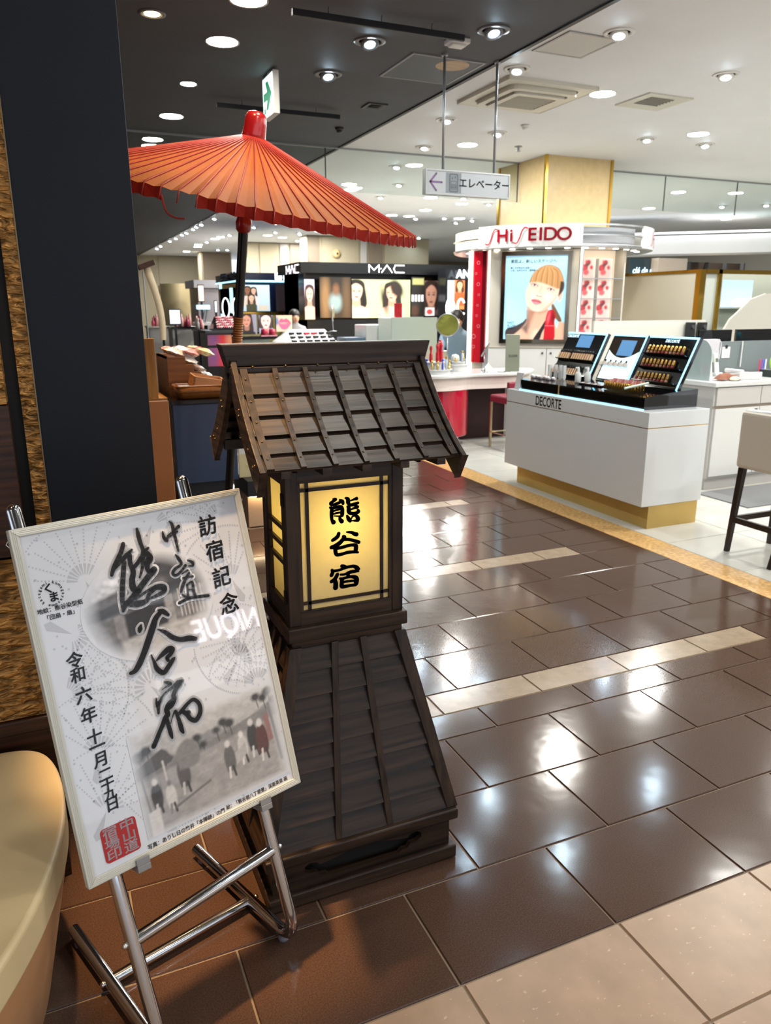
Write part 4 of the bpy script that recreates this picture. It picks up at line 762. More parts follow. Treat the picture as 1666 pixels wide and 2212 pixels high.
# roof
RX = .236
def prof(t_): return -.028 - .212 * t_, 1.352 - .262 * t_ + .062 * t_ * t_
def nrm(t_):
    a, b = prof(t_ - .01), prof(t_ + .01); d = Vector((0, b[0] - a[0], b[1] - a[1])).normalized(); return Vector((0, d.z, -d.y)) * 1.0
for s in (1, -1):      # s=1 front slope (towards -y), s=-1 back slope
    def P3(x, t_, off):
        y_, z_ = prof(t_); n_ = nrm(t_); n_ = n_ if n_.z > 0 else -n_; return (x, s * (y_ + n_.y * off), z_ + n_.z * off)
    nr = 5
    for i in range(nr):
        t0, t1 = i / nr, (i + 1) / nr + .012
        P = [P3(-RX, t0, -.004), P3(RX, t0, -.004), P3(RX, t0, .004), P3(-RX, t0, .004), P3(-RX, t1, .0045), P3(RX, t1, .0045), P3(RX, t1, .0115), P3(-RX, t1, .0115)]
        MB().hexa(P).build('roof_board', w_x, la)
    for k in range(7):
        xc = -RX + .012 + (2 * RX - .024) * k / 6; a = .006 if 0 < k < 6 else .0085
        vs = []; fs = []; n_ = 11
        for j in range(n_):
            t_ = j / (n_ - 1) * 1.01
            for dx, of in ((-a, .0095), (a, .0095), (a, .0165), (-a, .0165)): vs.append(P3(xc + dx, t_, of))
        for j in range(n_ - 1): fs += [(4 * j + q, 4 * j + (q + 1) % 4, 4 * j + 4 + (q + 1) % 4, 4 * j + 4 + q) for q in range(4)]
        fs += [(0, 1, 2, 3), (4 * n_ - 1, 4 * n_ - 2, 4 * n_ - 3, 4 * n_ - 4)]
        bt = MB().add(vs, fs).build('roof_batten', w_y, la)
        nl = MB()
        for j in range(5): q = P3(xc, (j + .45) / 5, .0165); nl.ball(q, .0026, .0026, .0022, 8, 5)
        nl.build('nails', m_brass, bt, smooth=True)
    for sx in (-1, 1):
        vs = []; fs = []; n_ = 12
        for j in range(n_):
            t_ = -.06 + j / (n_ - 1) * 1.13; dp = .036 + .012 * t_
            for dx, of in ((0, -dp), (.014, -dp), (.014, .02), (0, .02)): vs.append(P3(sx * (RX + .001 + dx), t_, of))
        for j in range(n_ - 1): fs += [(4 * j + q, 4 * j + (q + 1) % 4, 4 * j + 4 + (q + 1) % 4, 4 * j + 4 + q) for q in range(4)]
        fs += [(0, 1, 2, 3), (4 * n_ - 1, 4 * n_ - 2, 4 * n_ - 3, 4 * n_ - 4)]
        bb = MB().add(vs, fs).build('barge_board', w_y, la, bevel=.002)
        nl = MB()
        for tt, of in ((.32, .0), (.34, -.014), (.68, -.01), (.86, -.012), (.9, .002)): q = P3(sx * (RX + .0155), tt, of); nl.ball(q, .003, .003, .003, 8, 5)
        nl.build('nails', m_brass, bb, smooth=True)
    for k in range(5):
        xc = -.19 + .095 * k; q = P3(xc, .93, -.012); MB().box(q[0] - .011, q[0] + .011, q[1] - .03, q[1] + .03, q[2] - .012, q[2] + .004).build('rafter_end', w_y, la)
    yv = sorted((s * -.175, s * -.155)); MB().box(-RX, RX, yv[0], yv[1], 1.14, 1.165).build('purlin', w_x, la)
MB().box(-.254, .254, -.034, .034, 1.352, 1.365).build('ridge_plank', w_x, la, bevel=.002)
nl = MB()
for k in range(6): nl.ball((-.2 + .08 * k, -.0345, 1.3585 + .007), .003, .003, .003, 8, 5)
nl.build('nails', m_brass, la, smooth=True)
MB().hexa([(-.256, -.022, 1.365), (.256, -.022, 1.365), (.256, .022, 1.365), (-.256, .022, 1.365), (-.271, -.024, 1.418), (.271, -.024, 1.418), (.271, .024, 1.418), (-.271, .024, 1.418)]).build('ridge_board', w_x, la, bevel=.003)
MB().prism([(-.2, 1.14), (.2, 1.14), (.03, 1.335), (-.03, 1.335)], -.16, -.15, 'x').prism([(-.2, 1.14), (.2, 1.14), (.03, 1.335), (-.03, 1.335)], .15, .16, 'x').build('gable_board', w_y, la)
ll = bpy.data.lights.new('lantern_bulb', 'POINT'); ll.energy = .9; ll.color = (1.0, 0.86, 0.5); ll.shadow_soft_size = .05
lo = bpy.data.objects.new('lantern_bulb', ll); COL.objects.link(lo); lo.parent = la; lo.location = (0, 0, .9)
MB().lathe([(.0, .86), (.012, .862), (.014, .88), (.03, .9), (.03, .92), (.0, .945)], 16).build('bulb', M('lit_bulb', (1, .9, .6), emit=3, ecol=(1, .85, .55)), la, smooth=True); lo.location = (0, 0, .99)

# ================================================================== PAPER PARASOL
ap = atY(549, 290, 4.0)
um = thing('parasol', 'large orange paper parasol with red ribs on a black pole', 'parasol', ap)
vr = CR.copy(); vr.z = 0; vr.normalize(); vf = Vector((CF.x, CF.y, 0)).normalized()
Rt = Matrix.Rotation(0.2089, 3, vf) @ Matrix.Rotation(0.1155, 3, vr)
um.rotation_euler = Rt.to_euler()
def uloc(p): return Rt.transposed() @ (Vector(p) - ap)
m_um = paper_mat('oiled_orange_paper', '#c8702f', .35, .14, 9); m_umr = M('red_rib_paint', '#a83226', rough=0.45); m_umv = paper_mat('red_paper_edge', '#b02a1c', .3); m_red = M('red_lacquer', '#9c1a1e', rough=0.25, coat=.5); m_pole = M('black_lacquered_bamboo', '#141110', rough=0.3)
NR, RR = 72, .879
def uprof(r): return -.3413 * r
rs = [.03, .1, .21, .33, .45, .57, .68, .77, .84, RR]
vs = []; fs = []; m2 = NR * 2
for r in rs:
    for j in range(m2):
        a = 2 * PI * j / m2; dip = -.007 * (r / RR) if j % 2 else 0; rr_ = r * (1 - (.012 if j % 2 else 0)); vs.append((rr_ * math.cos(a), rr_ * math.sin(a), uprof(r) + dip))
for i in range(len(rs) - 1): fs += [(i * m2 + j, (i + 1) * m2 + j, (i + 1) * m2 + (j + 1) % m2, i * m2 + (j + 1) % m2) for j in range(m2)]
torn = int(NR * (math.atan2(-1, -.52) % (2 * PI)) / (2 * PI)) * 2
MB().add(vs, fs).build('canopy', m_um, um)
vs = []; fs = []; keep = [j for j in range(m2)]
for j in range(m2):
    a = 2 * PI * j / m2; dip = -.007 if j % 2 else 0; rr_ = RR * (1 - (.012 if j % 2 else 0))
    vs += [(rr_ * math.cos(a), rr_ * math.sin(a), uprof(RR) + dip), ((rr_ - .012) * math.cos(a), (rr_ - .012) * math.sin(a), uprof(RR) - .05 + (.003 if j % 2 else -.003))]
for j in range(m2):
    if j // 2 * 2 in (torn, torn - 2): continue
    fs.append((2 * j, 2 * j + 1, (2 * j + 3) % (2 * m2), (2 * j + 2) % (2 * m2)))
MB().add(vs, fs).build('scalloped_edge', m_umv, um)
rib_me = None
for j in range(NR):
    if rib_me is None:
        P = [(r, 0, uprof(r) + .0035) for r in rs]; P.append((RR + .012, 0, uprof(RR) - .05)); b = MB().tube(P, .0034, 5); rib_me = b.mesh('rib', True); rib_me.materials.append(m_umr)
    o = obj('rib', rib_me, m_umr, um); o.rotation_euler = (0, 0, 2 * PI * j / NR)
MB().lathe([(.06, -.03), (.058, .0), (.055, .045), (.052, .075), (.044, .093), (.024, .103), (0, .105)], 24).build('finial', m_red, um, smooth=True)
pa, pb = Vector((1.0, 4.09, 1.88)), Vector((.893, 4.3, .472)); pdv = (pb - pa) / (pb - pa).length
def pole_at(z): return pa + (pb - pa) * ((z - pa.z) / (pb.z - pa.z))
MB().tube([uloc(ap - Vector((0, 0, .03))), uloc(pole_at(1.95)), uloc(pole_at(1.3)), uloc(pole_at(0.004))], [.026, .026, .024, .024], 16).build('pole', m_pole, um, smooth=True, auto=.8)
z5 = [(1.87, .026), (1.885, .038), (1.92, .041), (1.945, .034), (1.97, .036), (2.0, .026)]
MB().tube([uloc(pole_at(z)) for z, r in z5], [r for z, r in z5], 18).build('runner', m_red, um, smooth=True)
m_rattan = M('rattan_binding', '#b8763a', rough=0.5)
rt_ = MB()
for i in range(12): z = 1.45 - .0125 * i; rt_.tube([uloc(pole_at(z)), uloc(pole_at(z - .005)), uloc(pole_at(z - .01))], [.0245, .0285, .0245], 14)
rt_.build('rattan_binding', m_rattan, um, smooth=True)
for j in range(0, NR, 3):
    a = 2 * PI * j / NR; MB().tube([uloc(pole_at(1.95)) + Vector((.035 * math.cos(a), .035 * math.sin(a), 0)), (.5 * math.cos(a), .5 * math.sin(a), uprof(.5) - .015)], .0035, 5).build('strut', m_umr, um)
a = 2 * PI * torn / m2
MB().tube(smooth_line([((RR - .01) * math.cos(a - .09), (RR - .01) * math.sin(a - .09), uprof(RR) - .03), ((RR) * math.cos(a - .05), RR * math.sin(a - .05), uprof(RR) - .09), (RR * math.cos(a), RR * math.sin(a), uprof(RR) - .105), (RR * math.cos(a + .04), RR * math.sin(a + .04), uprof(RR) - .1)], 5), .004, 5).build('torn_thread', m_umr, um)

# ================================================================== SWEETS COUNTER behind the navy wall
m_nv = M('navy_counter_front', '#2a3a58', rough=0.35, coat=.2); m_bkg = M('black_gloss_top', '#120f0e', rough=0.12); m_ply = wood('warm_brown_board', '#6e431f', '#8f5c30', 0, .5, .5, .1); m_cardb = M('brown_tray_board', '#9a6a40', rough=0.55)
YN = 5.2
cl = atY(372, 866, YN); cr_ = atY(497, 857, YN); cb = atY(388, 1047, YN)
sc_ = thing('sweets_counter', 'navy fronted counter with glossy black top carrying sweets', 'counter', (cl.x, YN, 0))
W_ = cr_.x - cl.x + .03
MB().box(0, W_, 0, .02, cb.z, cl.z - .03).build('front_panel', m_nv, sc_, bevel=.003)
MB().box(-.0, W_, .02, 1.5, cb.z, cl.z - .03).build('body', M('black_laminate', '#0f0f12', rough=.3), sc_)
MB().box(-.012, W_ + .01, -.012, 1.52, cl.z - .03, cl.z).build('top', m_bkg, sc_, bevel=.004)
MB().box(.05, W_ - .05, .06, 1.45, 0, cb.z).build('toe_kick', m_blk, sc_)
ob = thing('orange_panel', 'narrow orange-brown board standing beside the navy wall', 'board', (atY(345, 1080, 2.85).x, 2.85, 0)); w_ = atY(383, 1085, 2.85).x - atY(330, 868, 2.85).x
MB().box(-.06, w_ + .0, 0, .03, 0, atY(345, 867, 2.85).z).build('board', M('terracotta_laminate', '#a5683c', rough=.5, var=.05, vscale=4), ob, bevel=.002)
MB().box(-.06, w_ + .002, .03, .06, 0, atY(345, 867, 2.85).z - .05).build('back_frame', m_blk, ob)
zt_ = cl.z
st = thing('stepped_display', 'brown stepped wooden stand for packets of sweets', 'display stand', (atY(366, 840, YN + .3).x, YN + .3, zt_))
s0 = atY(368, 835, YN + .3); scl = (atY(368, 772, YN + .3).z - zt_)
px_m = (atY(468, 800, YN + .3).x - atY(368, 800, YN + .3).x) / 100.0
hgt = scl; nst = 5
prf = [(0, 0), (0, hgt), (.32, hgt)]
xs_ = .32; zz = hgt
for i in range(4): prf += [(xs_ + .02, zz - hgt * .2), (xs_ + .14, zz - hgt * .2)]; xs_ += .14; zz -= hgt * .2
prf = [(p[0] * px_m * 118, p[1]) for p in prf]; prf.append((prf[-1][0], 0))
MB().prism(prf, 0, .02, 'y').build('side_panel', m_ply, st); MB().prism(prf, .55, .57, 'y').build('side_panel', m_ply, st)
MB().box(0, .02, .02, .55, 0, hgt).build('back_panel', m_ply, st); MB().box(0, prf[2][0], .02, .55, hgt - .015, hgt).build('shelf', m_ply, st)
for i in range(4):
    xx = prf[3 + 2 * i][0]; z_ = prf[3 + 2 * i][1]; MB().box(xx - .01, prf[4 + 2 * i][0], .02, .55, z_ - .015, z_).build('shelf', m_ply, st)
# packets of sweets
cols = ['#e8c8b8', '#d89a9a', '#ead9a0', '#e6e2dc', '#d4665f', '#cfd8b0']
pk_m = [M('sweet_packet_%d' % i, c, rough=.25, var=.35, vscale=30, coat=.3) for i, c in enumerate(cols)]
def packet_mesh(i):
    b = MB(); n, m_ = 7, 5; vs = []
    for sgn in (1, -1):
        for r in range(m_):
            for c in range(n):
                u_, v_ = c / (n - 1), r / (m_ - 1); h_ = .026 * max(0, math.sin(PI * u_)) ** .6 * max(0, math.sin(PI * v_)) ** .6; vs.append(((u_ - .5) * .12 + random.uniform(-.003, .003), (v_ - .5) * .09, sgn * h_ + random.uniform(-.004, .004) + .03))
    fs = []
    for k_ in range(2):
        o_ = k_ * n * m_
        for r in range(m_ - 1):
            for c in range(n - 1): q = [o_ + r * n + c, o_ + r * n + c + 1, o_ + (r + 1) * n + c + 1, o_ + (r + 1) * n + c]; fs.append(tuple(q if k_ == 0 else q[::-1]))
    return b.add(vs, fs).mesh('packet', True)
pms = []
for i in range(6): me = packet_mesh(i); me.materials.append(pk_m[i]); pms.append(me)
def packet(x, y, z, i, lb, gp, rz=0.0, ry=0.0):
    o = obj('sweet_packet', pms[i % 6], None, None, (x, y, z), (0, ry, rz)); return tag(o, lb, 'packet', gp)
bx, by = st.location.x, st.location.y
for lv in range(5):
    z_ = zt_ + (hgt if lv == 0 else prf[3 + 2 * (lv - 1)][1]); xa = (0.04 if lv == 0 else prf[3 + 2 * (lv - 1)][0] + .02); xb_ = (prf[2][0] if lv == 0 else prf[4 + 2 * (lv - 1)][0])
    nx_ = 3 if lv == 0 else 1
    for a_ in range(nx_):
        for b_ in range(4): packet(bx + xa + .03 + a_ * .1 if lv == 0 else bx + (xa + xb_) / 2 - .01, by + .09 + b_ * .13, z_ - .002, lv * 3 + a_ + b_ * 2, '%s sweet packet from the front, %s step of brown stand%s' % (ORD[b_], ['top', 'second', 'third', 'fourth', 'lowest'][lv], ', %s' % ('left file', 'middle file', 'right file')[a_] if lv == 0 else ''), 'sweet packets on the stepped stand', random.uniform(-.5, .5), .35)
for lv in range(5):
    for c in range(2):
        for q_ in range(2):
            packet(bx - .24 + c * .11, by + .42 + .13 * q_, zt_ + .002 + lv * .052, lv * 2 + c + q_, 'sweet packet, %s from the bottom in the %s %s pile behind the wooden post' % (ORD[lv], ('left', 'right')[c], ('front', 'rear')[q_]), 'piled sweet packets', random.uniform(-.6, .6), 0)
ps_ = thing('wooden_post', 'upright yellow-brown wooden post on the sweets counter', 'post', (atY(327, 815, YN + .1).x, YN + .1, zt_)); hp = atY(322, 731, YN + .1).z - zt_
MB().box(-.035, .035, -.02, .02, 0, hp).build('post', wood('honey_wood', '#8a5a1e', '#b5803a', 2, .4, .5), ps_, bevel=.003); MB().box(-.045, .09, -.03, .35, 0, .012).build('foot', MATS['honey_wood'], ps_)
# woven tray and wooden box
tr_ = thing('woven_tray', 'shallow brown bamboo tray at the front of the sweets counter', 'tray', (atY(432, 850, YN + .12).x, YN + .13, zt_)); m_bam = M('varnished_bamboo', '#8a5526', rough=.3, var=.25, vscale=40, vstretch=(1, 1, 6))
tw, td = .17, .1
def ring(a, b, z): return [(x, y, z) for x, y in rrect(-a, a, -b, b, .03)]
vs = ring(tw * .85, td * .85, .004) + ring(tw, td, .085) + ring(tw * .97, td * .97, .085) + ring(tw * .82, td * .82, .012); n_ = 20
MB().add(vs, [(k_ * n_ + i, k_ * n_ + (i + 1) % n_, (k_ + 1) * n_ + (i + 1) % n_, (k_ + 1) * n_ + i) for k_ in range(3) for i in range(n_)] + [tuple(range(n_ - 1, -1, -1)), tuple(range(3 * n_, 4 * n_))]).build('basket_body', m_bam, tr_, smooth=True)
for z_, a_ in ((.085, 1.0), (.05, .96)): MB().tube([(x * a_, y * a_, z_) for x, y in rrect(-tw, tw, -td, td, .03)], .006, 6, closed=True).build('rim', m_bam, tr_, smooth=True)
bx2 = thing('wooden_box', 'small open pale wooden box tilted in the bamboo tray', 'box', (tr_.location.x + .05, YN + .15, zt_ + .055)); bx2.rotation_euler = (.12, .18, .1); m_pw = wood('pale_cedar', '#b07c50', '#cf9f72', 0, .5, .6, .1)
for x0, x1, y0, y1 in ((-.11, .11, -.07, -.062), (-.11, .11, .062, .07), (-.11, -.102, -.07, .07), (.102, .11, -.07, .07)): MB().box(x0, x1, y0, y1, 0, .085).build('side', m_pw, bx2)
MB().box(-.11, .11, -.07, .07, 0, .006).build('bottom', m_pw, bx2)
# hanging cloth strip and its wooden cap seen past the navy wall
hb = thing('hanging_banner', 'pale narrow cloth banner hanging from a small wooden cap', 'banner', (atY(316, 575, 7.0).x, 7.0, 0)); z0_, z1_ = atY(328, 735, 7.0).z, atY(316, 578, 7.0).z
vs = []; 
for i in range(9):
    f_ = i / 8; zc_ = z1_ + (z0_ - z1_) * f_; off_ = .07 * math.sin(f_ * 2.2) + .035 * f_; w2_ = .032 - .006 * f_; vs += [(off_ - w2_, 0, zc_), (off_ + w2_, 0, zc_), (off_ + w2_, .006, zc_), (off_ - w2_, .006, zc_)]
MB().add(vs, [(4 * i + q, 4 * i + (q + 1) % 4, 4 * i + 4 + (q + 1) % 4, 4 * i + 4 + q) for i in range(8) for q in range(4)]).build('cloth', M('pale_cloth', '#c9b99c', rough=.8), hb, smooth=True)
MB().box(-.07, .07, -.04, .04, -.022, .022, Matrix.Translation((0, 0, z1_ + .02)) @ Matrix.Rotation(-.35, 4, 'Y')).build('wooden_cap', m_brownwood, hb, bevel=.003)
MB().tube([(-.03, 0, z1_), (-.03, 0, 0)], .006, 8).build('stand_pole', m_lgrey, hb)
# low warm-lit display bench under the lantern's eave
lb_ = thing('display_bench', 'low black display bench with a warm lit beige front behind the lantern', 'display', (1.12, 5.05, 0)); m_bfront = M('beige_laminate', '#c9a888', rough=.5)
zA, zB, zC_, zD = atY(540, 1040  , 5.05).z, atY(540, 1074  , 5.05).z, atY(540, 1164  , 5.05).z, atY(540, 1196  , 5.05).z
MB().box(.06, .62, 0, .5, zB, zA).build('top_slab', m_blk, lb_); MB().box(.07, .6, .06, .48, zC_, zB).build('front', m_bfront, lb_); MB().box(.06, .62, .0, .5, zD, zC_).build('lower_shelf', m_blk, lb_); MB().box(.07, .6, .03, .48, 0, zD).build('base', m_bfront, lb_)
MB().box(.07, .6, .02, .035, zB - .006, zB - .001).build('led_strip', M('lit_led_strip_warm', (1, .8, .5), emit=13, ecol=(1, .75, .45)), lb_)
nb_ = thing('notice_card', 'yellow notice card with a colourful drawing beside the parasol pole', 'card', (atY(545, 1030, 5.2).x, 5.2, zA)); hc = atY(545, 945, 5.2).z - zA
cv = Canvas(40, 60, '#d8cfa0'); cv.poly([(0, .9), (1, .9), (1, 1.5), (0, 1.5)], '#dfe3e0', sm=False); cv.ell(.4, 1.15, .22, .18, '#d8642c'); cv.ell(.3, 1.3, .15, .12, '#2f8a5a'); cv.ell(.6, 1.0, .1, .12, '#c23a30'); cv.ell(.5, .4, .3, .1, '#c9bd84')
MB().box(-.09, .12, 0, .012, 0, hc).build('board', M('card_board', '#d9cf9f', rough=.6), nb_); obj('drawing', cv.mesh('drawing', .2, hc * .96), MV('plain_print', 0, .5), nb_, (.015, -.001, hc / 2), FACE_Y)
# ================================================================== RED-SIGNED COSMETICS BOOTH AROUND THE PILLAR
def zat(x, y, X, Y): d = ray(x, y); return CAM_Z + math.hypot(X, Y) / math.hypot(d.x, d.y) * d.z
def on_pl(x, y, P0, n): d = ray(x, y); t = (Vector(P0) - Vector((0, 0, CAM_Z))).dot(n) / d.dot(n); return Vector((0, 0, CAM_Z)) + d * t
m_cream = M('cream_stone', '#d9bf8c', rough=.35, var=.06, vscale=14); m_goldm = M('polished_gold', '#c9a24a', rough=.18, metal=1.0); m_white = M('white_lacquer', '#cdcecd', rough=.22, coat=.3); m_white2 = M('warm_white_panel', '#b8b3a8', rough=.4)
m_bred = M('brand_red', '#c00f2c', rough=.35); m_steel = M('brushed_steel', '#a9acb0', rough=.3, metal=.9)
pi_ = thing('pillar', 'square beige pillar with gold corner strips rising to the ceiling', 'pillar', (6.38, 8.98, 0))
MB().box(-.5, .5, -.52, .55, 0, ZC).build('shaft', m_cream, pi_)
for sx in (-1, 1): MB().box(sx * .5 - .018, sx * .5 + .018, -.538, -.5, 0, ZC).build('corner_strip', m_goldm, pi_)
MB().box(-.518, -.498, .53, .57, 0, ZC).build('corner_strip', m_goldm, pi_)
BC = Vector((6.38, 9.0, 0)); RB = 1.28; PHC = math.degrees(math.atan2(-9.0, -6.38)) % 360
bo = thing('cosmetics_booth', 'round white cosmetics booth with red SHISEIDO sign around the beige pillar', 'booth', BC)
def ringp(ph, r, z): a = math.radians(ph); return (r * math.cos(a), r * math.sin(a), z)
def arc_plate(p0, p1, r0, r1, z0, z1, n=14):
    b = MB(); vs = []
    for i in range(n + 1):
        ph = p0 + (p1 - p0) * i / n; vs += [ringp(ph, r1, z0), ringp(ph, r1, z1), ringp(ph, r0, z1), ringp(ph, r0, z0)]
    fs = [(4 * i + q, 4 * i + (q + 1) % 4, 4 * i + 4 + (q + 1) % 4, 4 * i + 4 + q) for i in range(n) for q in range(4)] + [(0, 1, 2, 3), (4 * n + 3, 4 * n + 2, 4 * n + 1, 4 * n)]
    return b.add(vs, fs)
PS0, PS1 = PHC - 42, PHC + 16.5
q_ = BC + Vector(ringp((PS0 + PS1) / 2, RB, 0)); ZS0, ZS1 = zat(1140, 533, q_.x, q_.y), zat(1140, 484, q_.x, q_.y); HS = ZS1 - ZS0
s1 = arc_plate(PS0, PS1, RB, RB + .035, ZS0, ZS1).build('sign_panel', m_white, bo)
s2 = arc_plate(PS0 + 101, PS1 + 101, RB, RB + .035, ZS0, ZS1).build('sign_panel', m_white, bo); arc_plate(PS0 + 202, PS1 + 202, RB, RB + .035, ZS0, ZS1).build('sign_panel', m_white, bo)
for a0, a1 in ((PS1, PS0 + 101), (PS1 + 101, PS0 + 202)):
    for z0, z1 in ((ZS0 - .005, ZS0 + .02), (ZS0 + HS * .47, ZS0 + HS * .53), (ZS1 - .02, ZS1 + .0)): arc_plate(a0, a1, RB - .01, RB + .02, z0, z1).build('canopy_rail', m_steel, bo)
    arc_plate(a0, a1, RB - .1, RB - .085, ZS0, ZS1 - .03).build('canopy_backing', M('mid_grey_panel', '#84868a', rough=.4), bo)
m_lit = M('lit_cream_panel', (1, .95, .82), emit=.55, ecol=(1, .95, .8))
arc_plate(PS0 - 34, PS0, RB - .02, RB, ZS0 + .0, ZS1 - .02).build('lit_panel', m_lit, bo); arc_plate(PS0 - 34, PS0, RB, RB + .03, ZS0 + HS * .45, ZS0 + HS * .5).build('canopy_rail', m_goldm, bo)
MB().lathe([(.0, ZS0 - .01), (RB, ZS0 - .01), (RB + .02, ZS0 + .015), (RB - .02, ZS0 + .03), (0.0, ZS0 + .03)], 64).build('soffit', m_white, bo)
m_dl = M('lit_booth_lamp', (1, .9, .75), emit=25, ecol=(1, .88, .7))
for k in range(14):
    ph = PHC - 70 + k * 11.5; p = ringp(ph, RB - .16, ZS0 - .012); MB().disc(.035, 0, 8).build('canopy_lamp', m_dl, bo, loc=p)
# curved lettering: each letter sits on the ring
def ring_text(s_, ph_c, size, gap, parent):
    total = sum(w for _, w in s_); ph = ph_c - math.degrees(total * gap / RB) / 2
    for ch, w in s_:
        a = ph + math.degrees(w * gap / RB) / 2; p = ringp(a, RB + .045, ZS0 + HS * .5 + (.0)); rz = math.radians(a) + PI / 2
        if ch == 'S': me = MB().strokes([[-1050, -900, 150, -500, -1000, 170, -80, -300, 190, 180, 500, 190, 600, 1000, 180, 1050, 900, 130]], 0, k=6).mesh('letter'); me.transform(Matrix.Diagonal((size / .24, size / .24, 1, 1)))
        else: me = text_mesh(ch, size, off=.004, sx=1.12)
        obj('sign_letter', me, m_bred, parent, p, (PI / 2, 0, rz)); ph += math.degrees(w * gap / RB)
WORD = [('S', 1.0), ('H', .95), ('i', .5), ('S', .95), ('E', .82), ('I', .45), ('D', .95), ('O', 1.05)]
ring_text(WORD, (PS0 + PS1) / 2, .205, .155, s1); ring_text(WORD, (PS0 + PS1) / 2 + 101 + 4, .205, .155, s2)
# booth walls
def wall_frame(phi, dist):
    n_ = Vector((math.cos(math.radians(phi)), math.sin(math.radians(phi)), 0)); return BC + n_ * dist, n_, Vector((-n_.y, n_.x, 0))
P0, nW, tW = wall_frame(232, .96)
def on_w(x, y): q = on_pl(x, y, P0, nW) - P0; return q.dot(tW), q.z
RZW = math.radians(232) + PI / 2
uL, uR = on_w(1060, 600)[0], on_w(1250, 600)[0]; zc_ = on_w(1170, 752)[1]
wl_ = thing('poster_wall', 'warm white booth wall with cabinets carrying the portrait lightbox', 'booth wall', P0, RZW)
MB().box(uL, uR, 0, .35, zc_ + .02, ZS0 - .015).build('panel', m_white2, wl_); MB().box(uL - .01, uR + .01, -.02, .35, zc_, zc_ + .02).build('ledge', m_white2, wl_)
mid = (uL + uR) / 2
for a, b in ((uL, mid - .19), (mid - .185, mid + .2), (mid + .205, uR)):
    d_ = MB().box(a, b - .004, -.016, 0, .1, zc_ - .006).build('cabinet_door', m_white, wl_, bevel=.002)
    MB().lathe([(.012, 0), (.014, .012), (0, .016)], 12).build('knob', m_dgrey, d_, loc=((a + .05) if a > mid - .1 else (b - .05), -.016, zc_ - .06), rot=FACE_Y)
MB().box(uL, uR, 0, .34, 0, zc_).build('cabinet_body', m_white2, wl_)
for u in (uL - .035, uR + .01): MB().box(u, u + .025, -.02, .04, zc_, ZS0 - .015).build('lit_edge', m_lit, wl_)
# portrait lightbox
(a0, b1), (a1, b1b) = on_w(1094, 553), on_w(1228, 552); b0 = on_w(1170, 733)[1]
lbx = thing('lightbox_poster', 'lit portrait poster of a fringed blonde woman with red bottle', 'poster', P0 + tW * ((a0 + a1) / 2) + Vector((0, 0, (b0 + b1) / 2)), RZW); LW, LH = a1 - a0, b1 - b0
MB().plate([(-LW / 2 - .05, -LH / 2 - .05), (LW / 2 + .05, -LH / 2 - .05), (LW / 2 + .05, LH / 2 + .05), (-LW / 2 - .05, LH / 2 + .05)], [[(-LW / 2, -LH / 2), (LW / 2, -LH / 2), (LW / 2, LH / 2), (-LW / 2, LH / 2)]], -.035, 0, 'y').build('chrome_frame', M('bronze_mirror_frame', '#8c8577', rough=.12, metal=1.0), lbx)
asp = LH / LW
cv = Canvas(170, int(170 * asp), '#a9d8ee'); cv.grad('#a4def6', '#9fcbe2'); K_ = asp / 1.45
def c_(l): return [(x, y * K_) for x, y in l]
cv.poly(c_([(.04, .0), (.04, .17), (.2, .24), (.32, .31), (.38, .36), (.5, .2), (.4, 0)]), '#3c3436', .02)                 # jacket
cv.poly(c_([(.77, .6), (.8, .62), (.9, .45), (.95, .33), (.9, .31), (.8, .45)]), '#6b4a30', .02)                            # tied hair
cv.poly(c_([(.9, .31), (1, .28), (1, 0), (.85, 0)]), '#d0a68e', .02)
cv.poly(c_([(.385, .58), (.385, .34), (.3, .2), (.16, 0), (.85, 0), (.84, .3), (.72, .4), (.7, .55)]), '#cfa18a', .025)     # neck, chest
cv.poly(c_([(.385, .56), (.39, .34), (.42, .2), (.47, .34), (.52, .47), (.6, .46), (.72, .52)]), '#a87a66', .06); cv.poly(c_([(.38, .5), (.37, .3), (.3, .2), (.4, .1), (.42, .3)]), '#6f5a54', .05, .8)
cv.poly(c_([(.45, .0), (.5, .16), (.6, .2), (.66, .3), (.6, .1), (.55, 0)]), '#e0bda8', .06, .8)
cv.poly(c_([(.68, .33), (.6, .18), (.5, .0), (.6, .0), (.64, .12), (.7, .26)]), '#1d1a1c', .015)                           # strap
cv.poly(c_([(.40, .97), (.42, 1.06), (.5, 1.18), (.6, 1.26), (.72, 1.28), (.85, 1.23), (.92, 1.12), (.955, .98), (.95, .86), (.88, .75), (.84, .9), (.6, 1.0)]), '#7a5636', .025)
cv.poly(c_([(.4, .98), (.383, .92), (.355, .85), (.35, .74), (.367, .64), (.417, .55), (.5, .495), (.6, .487), (.708, .533), (.79, .625), (.867, .767), (.885, .9), (.8, 1.02), (.6, 1.06), (.45, 1.05)]), '#e6c3ae', .02)
cv.ell(.905, .745 * K_, .03, .085 * K_, '#dcae97', -.25, .02); cv.ell(.47, .74 * K_, .07, .1 * K_, '#f0d6c6', .2, .1, .8); cv.ell(.7, .74 * K_, .08, .09 * K_, '#f2d9ca', .2, .12, .8); cv.poly(c_([(.6, .487), (.708, .533), (.79, .625), (.867, .767), (.8, .68), (.7, .58)]), '#c08e78', .05, .7)
cv.poly(c_([(.405, .985), (.43, 1.07), (.5, 1.18), (.6, 1.255), (.72, 1.27), (.84, 1.22), (.92, 1.1), (.94, .95), (.87, .88), (.8, .9), (.725, .935), (.65, .97), (.58, .99), (.5, 1.0)]), '#b98a58', .02)
